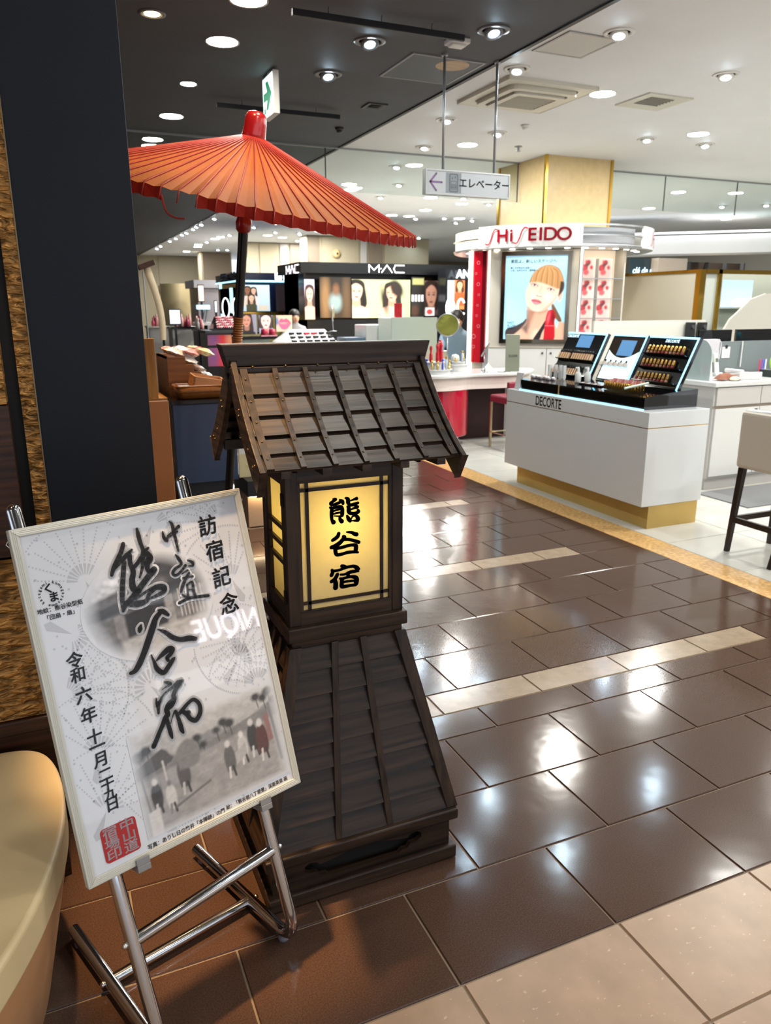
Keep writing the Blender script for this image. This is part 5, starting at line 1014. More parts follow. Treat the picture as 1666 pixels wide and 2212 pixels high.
for i in range(26):
    f_ = i / 25; x0_ = .56 + .22 * f_; x1_ = .415 + .45 * f_; y1_ = .995 - .01 * f_ - .1 * max(0, f_ - .35) / .65
    cv.line(c_([(x0_, 1.25 - .05 * abs(f_ - .4)), ((x0_ + x1_) / 2 + (f_ - .5) * .07, 1.14), (x1_, y1_)]), .011, ('#9a6c40', '#d2a878', '#a87a4a', '#c2935f', '#805632')[i % 5], .014, .75)
cv.poly(c_([(.9, 1.0), (.955, .98), (.95, .86), (.88, .75), (.89, .85)]), '#3e2c20', .02)
for ex_, ey_ in ((.485, .945), (.75, .866)):
    cv.ell(ex_, ey_ * K_, .065, .032 * K_, '#d3a093', -.3, .03, .9); cv.ell(ex_, ey_ * K_, .045, .015 * K_, '#f0e4de', -.3, .008); cv.ell(ex_, ey_ * K_, .017, .017 * K_, '#3b2b26', 0, .008); cv.line(c_([(ex_ - .05, ey_ + .008), (ex_ - .01, ey_ + .02), (ex_ + .052, ey_ - .016)]), .009, '#4b302a', .008)
cv.line(c_([(.6, .92), (.57, .82), (.545, .77)]), .018, '#d9ae9a', .03, .8); cv.line(c_([(.525, .765), (.56, .752), (.605, .748)]), .012, '#a8705f', .015); cv.ell(.565, .78 * K_, .02, .02 * K_, '#f4ddd0', 0, .03, .7)
cv.poly(c_([(.438, .69), (.49, .705), (.53, .695), (.57, .685), (.61, .642), (.57, .618), (.51, .61), (.465, .645)]), '#cf6a76', .012); cv.line(c_([(.445, .683), (.52, .668), (.605, .643)]), .009, '#8c323e', .008); cv.ell(.525, .635 * K_, .045, .012 * K_, '#e79aa0', -.2, .02)
cv.ell(.5, .545 * K_, .07, .03 * K_, '#efd0bf', 0, .06, .7)
cv.poly(c_([(.667, 0), (.683, .308), (.717, .483), (.775, .52), (.825, .49), (.85, .39), (.833, .31), (.84, .0)]), '#b00d20', .012); cv.ell(.735, .38 * K_, .018, .09 * K_, '#ef5a66', -.15, .03); cv.ell(.81, .38 * K_, .025, .09 * K_, '#6a0712', 0, .04); cv.line(c_([(.68, .24), (.83, .24)]), .006, '#d98a90', .006)
pm = obj('portrait', cv.mesh('portrait', LW, LH), MV('lit_print', .3, .3), lbx, (0, -.012, 0), FACE_Y)
m_adk = M('ad_text_blue', '#33566e', rough=.5)
for s_, sz, yy in (('素肌よ、新しいステージへ', .062, .43), ('美しさが生まれる肌へ、', .034, .355), ('いま、なめらかさ、透明感へ。', .034, .325)): text('headline', s_, sz * LW, m_adk, lbx, (-LW * .42, -.0135, LH * yy), FACE_Y, off=.0006, align='LEFT')
for i, s_ in enumerate(('FAST.', 'SLOW.', 'FREE.')): text('slogan', s_, .05 * LW, m_adk, lbx, (-LW * .44, -.0135, -LH * (.30 + .035 * i)), FACE_Y, off=.0006, align='LEFT')
# red side panel
P1, n1, t1 = wall_frame(185, .98)
q0 = P0 + tW * (uL - .05); qa = on_pl(1022, 600, q0, Vector((math.cos(math.radians(210)), math.sin(math.radians(210)), 0)))
tR = (qa - q0); tR.z = 0; Lr = tR.length * 1.0; rzr = math.atan2(-tR.y, -tR.x)
rp = thing('acrylic_screen', 'tall glossy red acrylic panel with white bubble motifs', 'panel', (qa.x, qa.y, 0), rzr); m_racr = M('red_acrylic', '#a80d20', rough=.12, coat=.8, emit=.12, ecol=(.5, .01, .03))
MB().box(0, Lr, 0, .03, .8, ZS0 - .015).build('sheet', m_racr, rp); MB().box(-.05, 0, -.03, .06, .0, ZS0 - .015).build('cream_post', m_lit, rp); MB().box(-.02, Lr - .06, .03, .06, 0, ZS0 - .015).build('backing', m_white2, rp); MB().box(Lr * .72, Lr, -.012, .0, .8, ZS0 - .015).build('dark_edge', M('dark_red_gloss', '#5a0a16', rough=.15), rp)
m_bub = M('white_motif', '#cf7f88', rough=.4)
for k in range(10):
    x_ = Lr * random.uniform(.15, .6); z_ = 1.0 + .13 * k; r_ = random.choice((.03, .045, .06)); MB().plate(circ(x_, z_, r_ * .5, 16), [circ(x_, z_, r_ * .38, 16)], -.003, -.0005, 'y').build('bubble_motif', m_bub, rp)
# product shelves on the right
q1 = P0 + tW * (uR + .05); ns = Vector((math.cos(math.radians(262)), math.sin(math.radians(262)), 0)); qb = on_pl(1347, 600, q1, ns); tS = qb - q1; tS.z = 0; Ls = tS.length; rzs = math.atan2(tS.y, tS.x)
sh = thing('product_shelves', 'back-lit niche with glass shelves of red printed boxes', 'shelves', (q1.x, q1.y, 0), rzs); m_niche = M('niche_cream', '#e2cbb0', rough=.5, emit=.25, ecol=(1, .82, .62))
MB().box(0, Ls, .22, .25, .9, ZS0 - .015).build('back', m_niche, sh); MB().box(-.02, 0, 0, .25, .9, ZS0 - .015).build('side', m_steel, sh); MB().box(Ls, Ls + .02, 0, .25, .9, ZS0 - .015).build('side', m_white2, sh); MB().box(-.02, Ls + .02, 0, .25, 0, .9).build('base', m_white2, sh)
zs_ = [zat(1300, y_, q1.x + tS.x / 2, q1.y + tS.y / 2) for y_ in (601, 645, 687, 730)]
cvb = Canvas(24, 28, '#d9b4ae'); A = cvb.asp
for i in range(9): x_, y_ = .35 + random.uniform(-.2, .35), .25 + random.uniform(0, .7); cvb.ell(x_, y_, random.uniform(.1, .22), random.uniform(.08, .2), random.choice(('#b8323a', '#8f2630', '#c9535a', '#54383c')), random.random(), .08)
cvb.blend(np.clip((cvb.X - .75) * 3, 0, .5), '#e2d4cc')
for i, z_ in enumerate(zs_):
    MB().box(0, Ls, .0, .22, z_ - .006, z_).build('glass_shelf', m_glass, sh); MB().box(0, Ls, -.002, .003, z_ - .008, z_ + .002).build('shelf_edge', m_steel, sh)
    hh = .235; bw = Ls * .34
    for k in range(2):
        pos = Vector((q1.x, q1.y, z_)) + tS.normalized() * (Ls * (.2 + .42 * k)) + Vector((-ns.x, -ns.y, 0)) * .11
        b_ = thing('product_box', '%s printed red box on the %s glass shelf of the niche' % (('left', 'right')[k], ('top', 'second', 'third', 'lowest')[i]), 'box', pos, rzs, 'red printed boxes in the niche')
        MB().box(-bw / 2, bw / 2, -.04, .04, 0, hh).build('carton', m_white, b_, bevel=.002); obj('print', cvb.mesh('print', bw * .98, hh * .98) if (i, k) == (0, 0) else bpy.data.meshes['print'], MV('plain_print2', .06, .4), b_, (0, -.041, hh / 2), FACE_Y)
# ---- the booth's counter with the red drum
ct = thing('makeup_counter', 'white curved makeup counter on a glossy red drum', 'counter', (4.05, 7.62, 0)); ZK = .79
m_drum = M('red_drum_gloss', '#b01832', rough=.12, coat=.8)
MB().lathe([(.27, .1), (.285, .12), (.285, .70), (.285, .745)], 40).build('drum', m_drum, ct, smooth=True, auto=.6); MB().lathe([(.13, 0), (.13, .1)], 28).build('steel_foot', m_steel, ct, smooth=True, auto=.6)
op = [(-.42, -.02), (-.36, -.26), (-.18, -.36), (.05, -.34), (.22, -.29), (.45, -.31), (.7, -.32), (.95, -.25), (1.2, -.02), (1.26, .16), (1.1, .3), (.6, .36), (.1, .38), (-.3, .26)]
op = smooth_line(op + [op[0]], 4)[:-1]
MB().prism(op, .755, ZK).build('worktop', m_white, ct, bevel=.008, smooth=False)
ia = inset(op, .05)
MB().plate(ia, [inset(op, .075)], .62, .755).build('apron', M('pink_white_panel', '#dccfca', rough=.3), ct)
MB().box(.95, 1.05, -.05, .2, 0, .755).build('support_wall', m_white, ct); MB().box(.3, .9, .12, .16, 0, .7).build('dark_back', M('dark_maroon', '#2a0a10', rough=.5), ct)
# stool
so = thing('bar_stool', 'maroon upholstered stool with slim brass legs at makeup counter', 'stool', (4.59, 7.0, 0)); m_mar = M('maroon_vinyl', '#7d1f34', rough=.4); m_brl = M('pale_brass_tube', '#b9aa8c', rough=.25, metal=.9)
MB().box(-.19, .19, -.19, .19, .5, .58).build('seat', m_mar, so, bevel=.02); MB().box(-.19, .19, -.19, -.14, .5, .74).build('backrest', m_mar, so, bevel=.015)
for sx in (-1, 1):
    for sy in (-1, 1): MB().box(sx * .175 - .011, sx * .175 + .011, sy * .17 - .011, sy * .17 + .011, 0, .5).build('leg', m_brl, so)
for a, b in (((-.175, -.17), (.175, -.17)), ((-.175, .17), (.175, .17)), ((-.175, -.17), (-.175, .17)), ((.175, -.17), (.175, .17))): MB().tube([(a[0], a[1], .17), (b[0], b[1], .17)], .008, 8).build('footrest', m_brl, so)
# things on the counter
m_mirback = M('olive_mirror_glass', '#9c9e4a', rough=.25, metal=.25)
def at_k(x, y, z=ZK): return atZ(x, y, z)
def disc_mirror(name, lb, base, zc, r, mat, tilt, rz, rimm):
    t_ = thing(name, lb, 'mirror', base, rz); h = zc - base[2]
    MB().lathe([(r * .45, 0), (r * .45, .006), (.01, .012)], 24).build('foot', rimm, t_, smooth=True); MB().tube([(0, 0, .01), (0, .015, h - r * .6)], .006, 8).build('stem', rimm, t_, smooth=True)
    d_ = MB().lathe([(0, -.006), (r, -.006), (r + .006, 0), (r, .006), (0, .006)], 32).build('rim', rimm, t_, loc=(0, 0, h), rot=(PI / 2 + tilt, 0, 0)); MB().lathe([(0, .0075), (r * .96, .0075)], 32).build('glass', mat, d_); return t_
px1 = at_k(958, 790)
disc_mirror('round_mirror', 'large round olive-tinted mirror standing on the red drum counter', (4.17, 7.755, ZK), zat(959, 702, 4.17, 7.755), .125, m_mirback, -.25, -.5, m_steel)
disc_mirror('round_mirror', 'small round grey mirror tilted away on a thin stem', (4.50, 7.47, ZK), zat(1050, 755, 4.5, 7.47), .085, M('grey_mirror_back', '#b1aca0', rough=.2, metal=.5), .5, .9, m_steel)
tb = thing('mirror_board', 'upright grey folding mirror board on the white worktop', 'mirror', (4.86, 7.47, ZK), -.45); m_gb = M('grey_green_board', '#7f8474', rough=.3, metal=.3); hb_ = zat(1105, 722, 4.86, 7.47) - ZK
MB().box(-.08, .08, -.008, .008, 0, hb_, Matrix.Rotation(-.12, 4, 'X')).build('board', m_gb, tb, bevel=.003); MB().box(-.055, .055, .02, .026, 0, hb_ * .7, Matrix.Rotation(-.32, 4, 'X') @ Matrix.Translation((0, .06, 0))).build('stand_flap', m_dgrey, tb); text('lettering', 'ELIXIR', .035, m_dgrey, tb, (.0, -.0325, hb_ * .42), (PI / 2 - .12, 0, 0), off=.0008)
# tiered round stands and bottles
def tier(name, lb, x, y, r, levels, base=ZK):
    t_ = thing(name, lb, 'display stand', (x, y, base)); z_ = 0
    for i, (ri, hi) in enumerate(levels):
        MB().lathe([(ri * .9, z_), (ri * .9, z_ + hi - .012), (ri, z_ + hi - .01), (ri, z_ + hi)], 40).build('tier', m_white if i == 0 else MATS['white_lacquer'], t_, smooth=True, auto=.6); z_ += hi
    return t_
tier('round_stand', 'low round white stand of bottles on the drum counter', 3.93, 7.6, .2, [(.2, .05), (.12, .075)]); tier('round_stand', 'small tiered white stand right of the bottle stand', 4.3, 7.72, .1, [(.115, .08), (.08, .03)])
def bottle_me(kind):
    if kind == 'red': return [(.0, 0), (.017, 0), (.019, .02), (.017, .085), (.011, .1), (.012, .13), (.016, .14), (.016, .16), (0, .165)]
    if kind == 'blue': return [(0, 0), (.012, 0), (.012, .04), (.009, .06), (.004, .1), (0, .105)]
    if kind == 'gold': return [(0, 0), (.014, 0), (.015, .05), (.008, .058), (.009, .085), (0, .088)]
    if kind == 'jar': return [(0, 0), (.02, 0), (.021, .018), (.02, .022), (.02, .036), (0, .038)]
    return [(0, 0), (.012, 0), (.0125, .1), (.007, .105), (.007, .125), (0, .127)]
bm = {'red': M('red_bottle', '#b40f22', rough=.15, coat=.6), 'blue': M('cobalt_bottle', '#1f3fb5', rough=.15, coat=.6), 'gold': M('gold_bottle', '#c2a85a', rough=.25, metal=.7), 'jar': M('gold_jar', '#cdb87a', rough=.3, metal=.5), 'clear': M('pale_blue_bottle', '#b8c4dc', rough=.15, coat=.5)}
bmesh_ = {}
for k_ in bm: me = MB().lathe(bottle_me(k_), 14).mesh('bottle_' + k_, True); me.materials.append(bm[k_]); bmesh_[k_] = me
cap_me = MB().lathe([(.0125, 0), (.0125, .02), (0, .022)], 12).mesh('bottle_cap', True); cap_me.materials.append(m_goldm)
def bottle(kind, x, y, z, lb, gp, s=1.0):
    t_ = thing('bottle', lb, 'bottle', (x, y, z), 0, gp); t_.scale = (s, s, s); obj('body', bmesh_[kind], None, t_); h_ = bottle_me(kind)[-1][1]; o_ = obj('cap', cap_me, None, t_, (0, 0, h_ - .012)); 
    if kind in ('red', 'blue'): o_.data = cap_me.copy(); o_.data.materials.clear(); o_.data.materials.append(bm[kind])
    return t_
GB = 'bottles on the round stand'; zt1, zt2 = ZK + .05, ZK + .125
for i, (a_, kd) in enumerate(((200, 'blue'), (222, 'gold'), (243, 'gold'), (263, 'blue'), (283, 'clear'), (303, 'jar'), (322, 'gold'), (180, 'jar'))):
    a = math.radians(a_ + 12); bottle(kd, 3.93 + .165 * math.cos(a), 7.6 + .165 * math.sin(a), zt1, {'blue': 'slim cobalt blue bottle on the lower tier of the bottle stand', 'gold': 'small gold bottle on the lower tier of the bottle stand', 'clear': 'pale bottle on the lower tier of the bottle stand', 'jar': 'squat gold jar on the lower tier of the bottle stand'}[kd], GB)
for i, (dx, dy, s_) in enumerate(((-.07, -.05, 1.0), (-.01, -.09, 1.15), (.06, -.04, 1.2), (.085, .03, 1.35))): bottle('red', 3.93 + dx, 7.6 + dy, zt2, ('shorter leftmost', 'second', 'third', 'tallest rightmost')[i] + ' red bottle on the top tier of bottle stand', GB, s_)
bottle('blue', 3.72, 7.9, ZK, 'blue bottle standing behind the lantern ridge', GB, 1.0); bottle('blue', 3.76, 7.86, ZK, 'second blue bottle just right of its twin', GB, 1.0)
for i, (dx, dy, kd) in enumerate(((-.05, -.03, 'jar'), (.02, -.05, 'clear'), (.06, 0, 'gold'))): bottle(kd, 4.3 + dx, 7.72 + dy, ZK + .11, ('jar', 'pale bottle', 'gold bottle')[i] + ' on the small tiered stand', 'bottles on the small stand', .9)
t_ = thing('white_dome', 'white rounded tissue dome on the small tiered stand', 'container', (4.3, 7.8, ZK + .11)); MB().lathe([(.05, 0), (.05, .04), (.035, .07), (0, .08)], 20).build('dome', m_white, t_, smooth=True)
t_ = thing('leaflet', 'white paper leaflets under the small grey mirror', 'paper', (4.62, 7.6, ZK)); MB().box(-.07, .07, -.05, .05, 0, .02).build('sheets', m_white, t_); MB().prism([(-.07, .02), (.07, .02), (0, .09)], -.01, .0, 'y').build('folded_card', m_white, t_)
cb_ = MB().tube(smooth_line([(4.63, 7.42, ZK + .004), (4.7, 7.36, ZK + .004), (4.74, 7.45, ZK + .004), (4.8, 7.42, ZK + .004), (4.86, 7.5, ZK + .004)], 5), .003, 6).build('cable', m_dgrey); tag(cb_, 'thin dark cable lying on the white worktop', 'cable')
# ================================================================== WHITE COUNTER WITH GOLD PLINTH (right foreground)
m_glw = M('gloss_white_laminate', '#d3d7da', rough=.14, coat=.5); m_goldp = M('brushed_gold_plinth', '#c9ab68', rough=.35, metal=.5, var=.08, vscale=3); m_glet = M('gold_letters', '#6d5428', rough=.45, metal=.3)
dc = thing('white_counter', 'glossy white DECORTE counter block on a recessed gold plinth', 'counter', (3.91, 4.79, 0))
MB().box(-.27, .27, -.87, .87, .165, .705).build('body', m_glw, dc, bevel=.002); MB().box(-.27, .27, -.87, .87, .711, .815).build('top_slab', m_glw, dc, bevel=.002); MB().box(-.268, .268, -.868, .868, .703, .713).build('gold_joint', m_goldm, dc)
MB().box(-.2, .247, -.865, .765, 0, .165).build('gold_plinth', m_goldp, dc); text('lettering', 'DECORTE', .105, m_glet, dc, (-.2712, .265, .757), FACE_X, off=.0014, sx=.74)
# tester display on top
m_gb2 = M('gloss_black_acrylic', '#0b0b0d', rough=.08, coat=.6); m_led = M('lit_blue_white_led', (.3, .7, 1), emit=1.5, ecol=(.2, .62, 1.0)); m_tin = M('smoked_drawer_front', '#1e1a16', rough=.08)
tu = thing('tester_display', 'black tester display unit with three blue-edged panels on white counter', 'display', (3.945, 4.8, .815))
MB().prism([(-.24, 0), (.235, 0), (.235, .125), (.06, .115), (-.24, .085)], -.755, .755, 'y').build('base', m_gb2, tu)
for y0, y1 in ((-.745, .2), (.215, .745)):
    MB().box(-.246, -.241, y0, y1, .02, .075).build('drawer_window', glass_mat('smoked_glass', (.35, .38, .45), 1.0), tu)
MB().box(-.252, -.238, -.755, .755, .0, .006).build('led_line', m_led, tu); MB().box(-.245, -.24, .2, .215, 0, .085).build('divider', m_goldp, tu)
def led_panel(y0, y1, face, lb, k):
    zb, zt_, xb, xt = .115, .475, .085, .255
    L_ = math.hypot(zt_ - zb, xt - xb); th = math.atan2(xt - xb, zt_ - zb)
    pn = bpy.data.objects.new('tester_panel', None); COL.objects.link(pn); pn.empty_display_size = .1; pn.parent = tu; pn['label'] = lb; pn.location = (xb, (y0 + y1) / 2, zb); pn.rotation_euler = (0, th, 0); h = (y1 - y0) / 2
    MB().box(0, .03, -h, h, 0, L_).build('back', m_gb2, pn, bevel=.002); MB().box(-.003, .0, -h + .012, h - .012, .015, L_ - .012).build('face', face, pn)
    MB().box(-.006, -.002, -h, h, L_ - .018, L_ - .004).build('led_bar', m_led, pn); MB().box(-.006, -.002, -h, -h + .012, .0, L_ - .018).build('led_bar', m_led, pn); return pn, L_
p1_, L1 = led_panel(.26, .77, M('black_panel_face', '#0d0f12', rough=.15), 'left black tester panel with foundation bottles and white lettering', 0)
m_fbr = M('lit_white_screen', (.8, .95, 1), emit=.5, ecol=(.55, .85, 1.0))
p2_, L2 = led_panel(-.2, .18, M('mirror_brown_face', '#4b4038', rough=.08, metal=.5), 'middle tester panel with glowing white lower half', 1)
p3_, L3 = led_panel(-.71, -.23, MATS['black_panel_face'], 'right black tester panel with three racks of lipsticks', 2)
m_scr = M('lit_blue_screen', (.1, .3, .6), emit=.1, ecol=(.06, .18, .42)); m_wl = M('panel_lettering_white', '#cfe2ee', rough=.4, emit=.5, ecol=(.7, .9, 1))
MB().box(-.005, -.003, -.1, .08, L1 * .66, L1 * .93).build('screen', m_scr, p1_); text('lettering', 'DECORTÉ', .032, m_wl, p1_, (-.0045, .17, L1 * .9), FACE_X, off=.001)
MB().box(-.005, -.003, -.1, .07, L2 * .55, L2 * .87).build('screen', m_scr, p2_); MB().prism([(-.17, .02)] + [(-.17 + .34 * i / 12, L2 * .5 + .06 * (2 * i / 12 - 1) ** 2) for i in range(13)] + [(.17, .02)], -.0045, -.003, 'x').build('lit_field', m_fbr, p2_)
text('lettering', 'DECORTÉ', .03, m_wl, p3_, (-.0045, .0, L3 * .9), FACE_X, off=.001)
# foundation bottles, lipsticks and other testers: one object each
found = MB().prism(rrect(-.011, .011, -.009, .009, .004), 0, .055).mesh('foundation'); found.materials.append(M('foundation_beige', '#cfa983', rough=.25, coat=.4)); fcap = MB().lathe([(.009, .055), (.009, .083), (0, .085)], 10).mesh('foundation_cap', True); fcap.materials.append(m_gb2)
lipb = MB().lathe([(.0095, 0), (.0095, .03), (0, .03)], 10).mesh('lipstick_body', True); lipg = MB().lathe([(.0105, .02), (.0105, .03), (.0115, .034), (.0105, .05), (.0115, .054), (.009, .066), (0, .068)], 10).mesh('lipstick_case', True); lipg.materials.append(M('gold_case', '#c59a54', rough=.22, metal=1.0))
lipc = [M('lip_%d' % i, c, rough=.3) for i, c in enumerate(('#b98a72', '#b5785f', '#a05648', '#8a3a38', '#9c1f2c', '#c26a52'))]
def on_panel(pn, x, y, z): return tu.location + pn.matrix_basis @ Vector((x, y, z))
def tester(meshes, loc, lb, cat, gp, name, ry=0.0, mats=None):
    t_ = thing(name, lb, cat, loc, 0, gp); t_.rotation_euler = (0, ry, 0)
    for nm, me in meshes: obj(nm, me, None, t_)
    return t_
lipmeshes = []
for m_ in lipc: b_ = lipb.copy(); b_.materials.append(m_); lipmeshes.append(b_)
bpy.context.view_layer.update()
for row, (zf, nm) in enumerate(((.62, 'top'), (.36, 'middle'), (.09, 'bottom'))):
    sh_ = MB().box(-.04, -.003, -.21, .21, zf * L3 - .006, zf * L3).build('rack', m_gb2, p3_)
    for k in range(10 if row == 0 else 9):
        q = on_panel(p3_, -.022, .18 - .038 * k, zf * L3 + .001); tester([('lipstick', lipmeshes[(k + row * 2) % 6]), ('gold_case', lipg)], q, 'gold cased lipstick, %s from the left in the %s rack of the right panel' % (ORD[k], nm), 'lipstick', 'lipsticks on the right tester panel', 'lipstick', .44)
for row, (zf, n_, nm) in enumerate(((.36, 15, 'upper'), (.02, 12, 'lower'))):
    MB().box(-.045, -.003, -.24, .24, zf * L1 - .006, zf * L1).build('rack', m_gb2, p1_)
    for k in range(n_):
        if row == 0 and k in (5,): continue
        q = on_panel(p1_, -.022, .22 - .03 * k, zf * L1 + .001); tester([('bottle', found), ('cap', fcap)], q, 'beige foundation bottle, %s from the left in the %s rack of the left panel' % (ORD[k], nm), 'bottle', 'foundation bottles on the left tester panel', 'foundation_bottle', .44)
jar = MB().lathe([(.024, 0), (.026, .012), (.022, .022), (0, .024)], 16).mesh('compact', True); jar.materials.append(M('pearl_compact', '#cfc9cc', rough=.15, metal=.4))
perf = MB().prism(rrect(-.017, .017, -.012, .012, .004), 0, .03).mesh('perfume_body'); perf.materials.append(M('perfume_glass', '#c9b7a8', rough=.1, coat=.6)); pcap = MB().lathe([(.007, .03), (.007, .05), (0, .052)], 10).mesh('perfume_cap', True); pcap.materials.append(m_gb2)
sh_ = MB().box(-.05, -.003, -.16, .17, L2 * .3 - .006, L2 * .3).build('rack', glass_mat('clear_acrylic', (.93, .97, 1), 1.0), p2_)
for k in range(5):
    q = on_panel(p2_, -.028, .13 - .06 * k, L2 * .3 + .001); tester([('flacon', perf), ('cap', pcap)], q, ORD[k] + ' clear flacon from the left on the acrylic shelf of the middle panel', 'bottle', 'flacons on the middle tester panel', 'flacon', .44)
ZD = .815 + .1
for i in range(6): tester([('compact', jar)], (3.80 + .012 * (i % 2), 5.52 - .055 * i, ZD - .003), ORD[i] + ' pearly compact from the left at the front of the tester display', 'compact', 'compacts on the tester display', 'compact_case', .9)
tube_ = MB().prism(rrect(-.016, .016, -.01, .01, .006), .016, .12).lathe([(.012, 0), (.013, .016)], 10).mesh('cream_tube'); tube_.materials.append(m_white)
for i, (yy, xx) in enumerate(((5.29, 3.87), (5.24, 3.88), (5.19, 3.88), (5.33, 3.84))): tester([('tube', tube_)], (xx, yy, ZD), ('second', 'third', 'rightmost', 'leftmost')[i] + ' white cream tube between foundation bottles and pump bottles', 'tube', 'white cream tubes', 'cream_tube')
pump = MB().lathe([(0, 0), (.022, 0), (.024, .01), (.024, .07), (.012, .085), (.01, .09), (.01, .115), (0, .116)], 16).mesh('pump_body', True); pump.materials.append(m_white); noz = MB().box(-.028, .006, -.005, .005, .112, .124).mesh('pump_nozzle'); noz.materials.append(m_white)
for i, (xx, yy) in enumerate(((3.86, 4.98), (3.93, 4.95))): tester([('body', pump), ('nozzle', noz)], (xx, yy, ZD), ('front', 'rear')[i] + ' white pump bottle beside the middle tester panel', 'bottle', 'white pump bottles', 'pump_bottle')
lip2 = MB().lathe([(.0098, 0), (.0098, .05), (.008, .052), (.008, .058), (0, .06)], 10).mesh('gold_lipstick', True); lip2.materials.append(M('gold_lipstick_tube', '#b59350', rough=.25, metal=1.0)); lipt = [MB().lathe([(.0082, .0585), (.0082, .064), (0, .064)], 10).mesh('lip_top') for _ in range(3)]
for i, c in enumerate(('#c47a7a', '#b5525a', '#d09a94')): lipt[i].materials.append(M('lip_top_%d' % i, c, rough=.4))
for a in range(4):
    for b in range(13): tester([('tube', lip2), ('shade_disc', lipt[(a + b) % 3])], (3.78 + .026 * a, 4.55 - .026 * b, ZD - .004 + .004 * a), 'gold lipstick, %s from the left in the %s row of the dense lipstick block' % (ORD[b], ('front', 'second', 'third', 'back')[a]), 'lipstick', 'block of gold lipsticks', 'lipstick')
for i in range(4):
    pl_ = thing('eyeshadow_palette', ('first', 'second', 'third', 'fourth')[i] + ' flat palette from the left on the black tester tray', 'palette', (3.85, 4.9 - .075 * i, ZD + .0), .1, 'palettes on the tester tray'); MB().box(-.035, .035, -.03, .03, 0, .008).build('case', m_gb2, pl_)
    for k in range(4): MB().box(-.028 + .03 * (k % 2), -.004 + .03 * (k % 2), -.024 + .026 * (k // 2), -.002 + .026 * (k // 2), .008, .0095).build('pan', M('pan_%d' % k, ('#c9b8b4', '#8d7a7c', '#a98f86', '#d9cdd2')[k], rough=.5), pl_)
for i in range(8): tester([('compact', jar)], (3.735, 4.95 - .045 * i - (.1 if i > 3 else 0), .815 + .022), ORD[i] + ' pearly jar from the left behind the long smoked glass window', 'jar', 'jars behind the smoked glass', 'cream_jar')
for i in range(3): tester([('compact', jar)], (3.735, 5.4 - .06 * i, .815 + .022), ORD[i] + ' pearly jar from the left behind the short smoked glass window', 'jar', 'jars behind the smoked glass', 'cream_jar')
wd_ = thing('product_wand', 'pale tube leaning across the block of gold lipsticks', 'tube', (3.76, 4.2, ZD + .03), .3); MB().tube([(-.05, .06, 0), (.09, -.04, .035)], .008, 10).build('tube', M('pale_mint_tube', '#c9dcd0', rough=.3), wd_)
cdp = thing('price_card', 'white upright price card at the left end of the tester display', 'card', (3.70, 5.585, .815)); MB().box(-.002, .002, -.05, .05, 0, .14, Matrix.Rotation(.15, 4, 'Y')).build('card', m_white, cdp)
# ================================================================== BACK COUNTER WITH CABINETS, TELEPHONE, MONITORS
YB = 4.62
bc_ = thing('service_counter', 'white service counter with drawers and doors behind the gold-plinthed counter', 'counter', (4.95, YB, 0)); ZBt = atY(1560, 826, YB).z; m_cab = M('white_cabinet', '#b9b6b3', rough=.3)
MB().box(0, 2.6, .0, .6, .1, ZBt - .035).build('carcass', m_cab, bc_); MB().box(-.02, 2.62, -.03, .62, ZBt - .035, ZBt).build('worktop', m_white, bc_, bevel=.003); MB().box(.03, 2.6, .03, .6, 0, .1).build('toe_kick', m_cab, bc_)
for i in range(5):
    a = .02 + .5 * i; MB().box(a, a + .492, -.018, 0, ZBt - .19, ZBt - .045).build('drawer', m_cab, bc_, bevel=.002); d_ = MB().box(a, a + .492, -.018, 0, .12, ZBt - .215).build('door', m_white, bc_, bevel=.002); MB().box(a + .44, a + .47, -.022, -.018, ZBt - .24, ZBt - .23).build('lock', m_dgrey, d_)
MB().box(0, 2.6, -.003, 0, ZBt - .214, ZBt - .191).build('finger_gap', M('taupe_gap', '#8a7f70', rough=.6), bc_)  # taupe strip filling the gap between drawers and doors
fm = thing('floor_mat', 'dark grey floor mat before the service counter', 'mat', (5.6, 4.32, 0)); MB().box(-.78, .9, -.27, .26, 0.0, .008).build('mat', M('grey_carpet', '#6f7072', rough=.95, var=.15, vscale=300), fm, bevel=.003)
ph = thing('telephone', 'white desk telephone on the service counter', 'telephone', (5.42, 4.78, ZBt), -.15)
MB().prism([(-.1, 0), (.1, 0), (.1, .065), (-.1, .03)], -.11, .12, 'y', Matrix.Rotation(-PI / 2, 4, 'Z')).build('body', m_white, ph, bevel=.006); MB().box(-.1, -.06, -.1, .11, .05, .085).build('handset', m_white, ph, bevel=.012); MB().box(-.02, .05, .01, .06, .05, .056, Matrix.Rotation(.16, 4, 'X')).build('display', M('lcd_grey', '#5f6a60', rough=.2), ph)
for r in range(4):
    for c in range(3): MB().box(-.03 + .03 * c, -.01 + .03 * c, -.085 + .022 * r, -.071 + .022 * r, .04 + .003 * r, .052 + .003 * r).build('key', m_cab, ph)
p_ = thing('cordless_phone', 'white cordless phone upright in its charger', 'telephone', (5.45, 5.08, ZBt)); MB().box(-.04, .04, -.03, .05, 0, .03).build('charger', m_white, p_, bevel=.006); MB().box(-.024, .024, -.012, .012, .02, .2, Matrix.Rotation(-.2, 4, 'X')).build('handset', m_white, p_, bevel=.008); MB().box(-.015, .015, -.0135, -.0125, .12, .155, Matrix.Rotation(-.2, 4, 'X')).build('screen', MATS['lcd_grey'], p_)
cloth = thing('brown_cloth', 'crumpled brown cloth beside the telephone', 'cloth', (5.2, 4.74, ZBt)); b_ = MB(); vs = []
for i in range(9):
    for j in range(6): u_, v_ = i / 8, j / 5; vs.append(((u_ - .5) * .2, (v_ - .5) * .12 + .02 * math.sin(u_ * 5), .05 * math.sin(PI * u_) ** .5 * math.sin(PI * v_) ** .5 + random.uniform(0, .012) + .002))
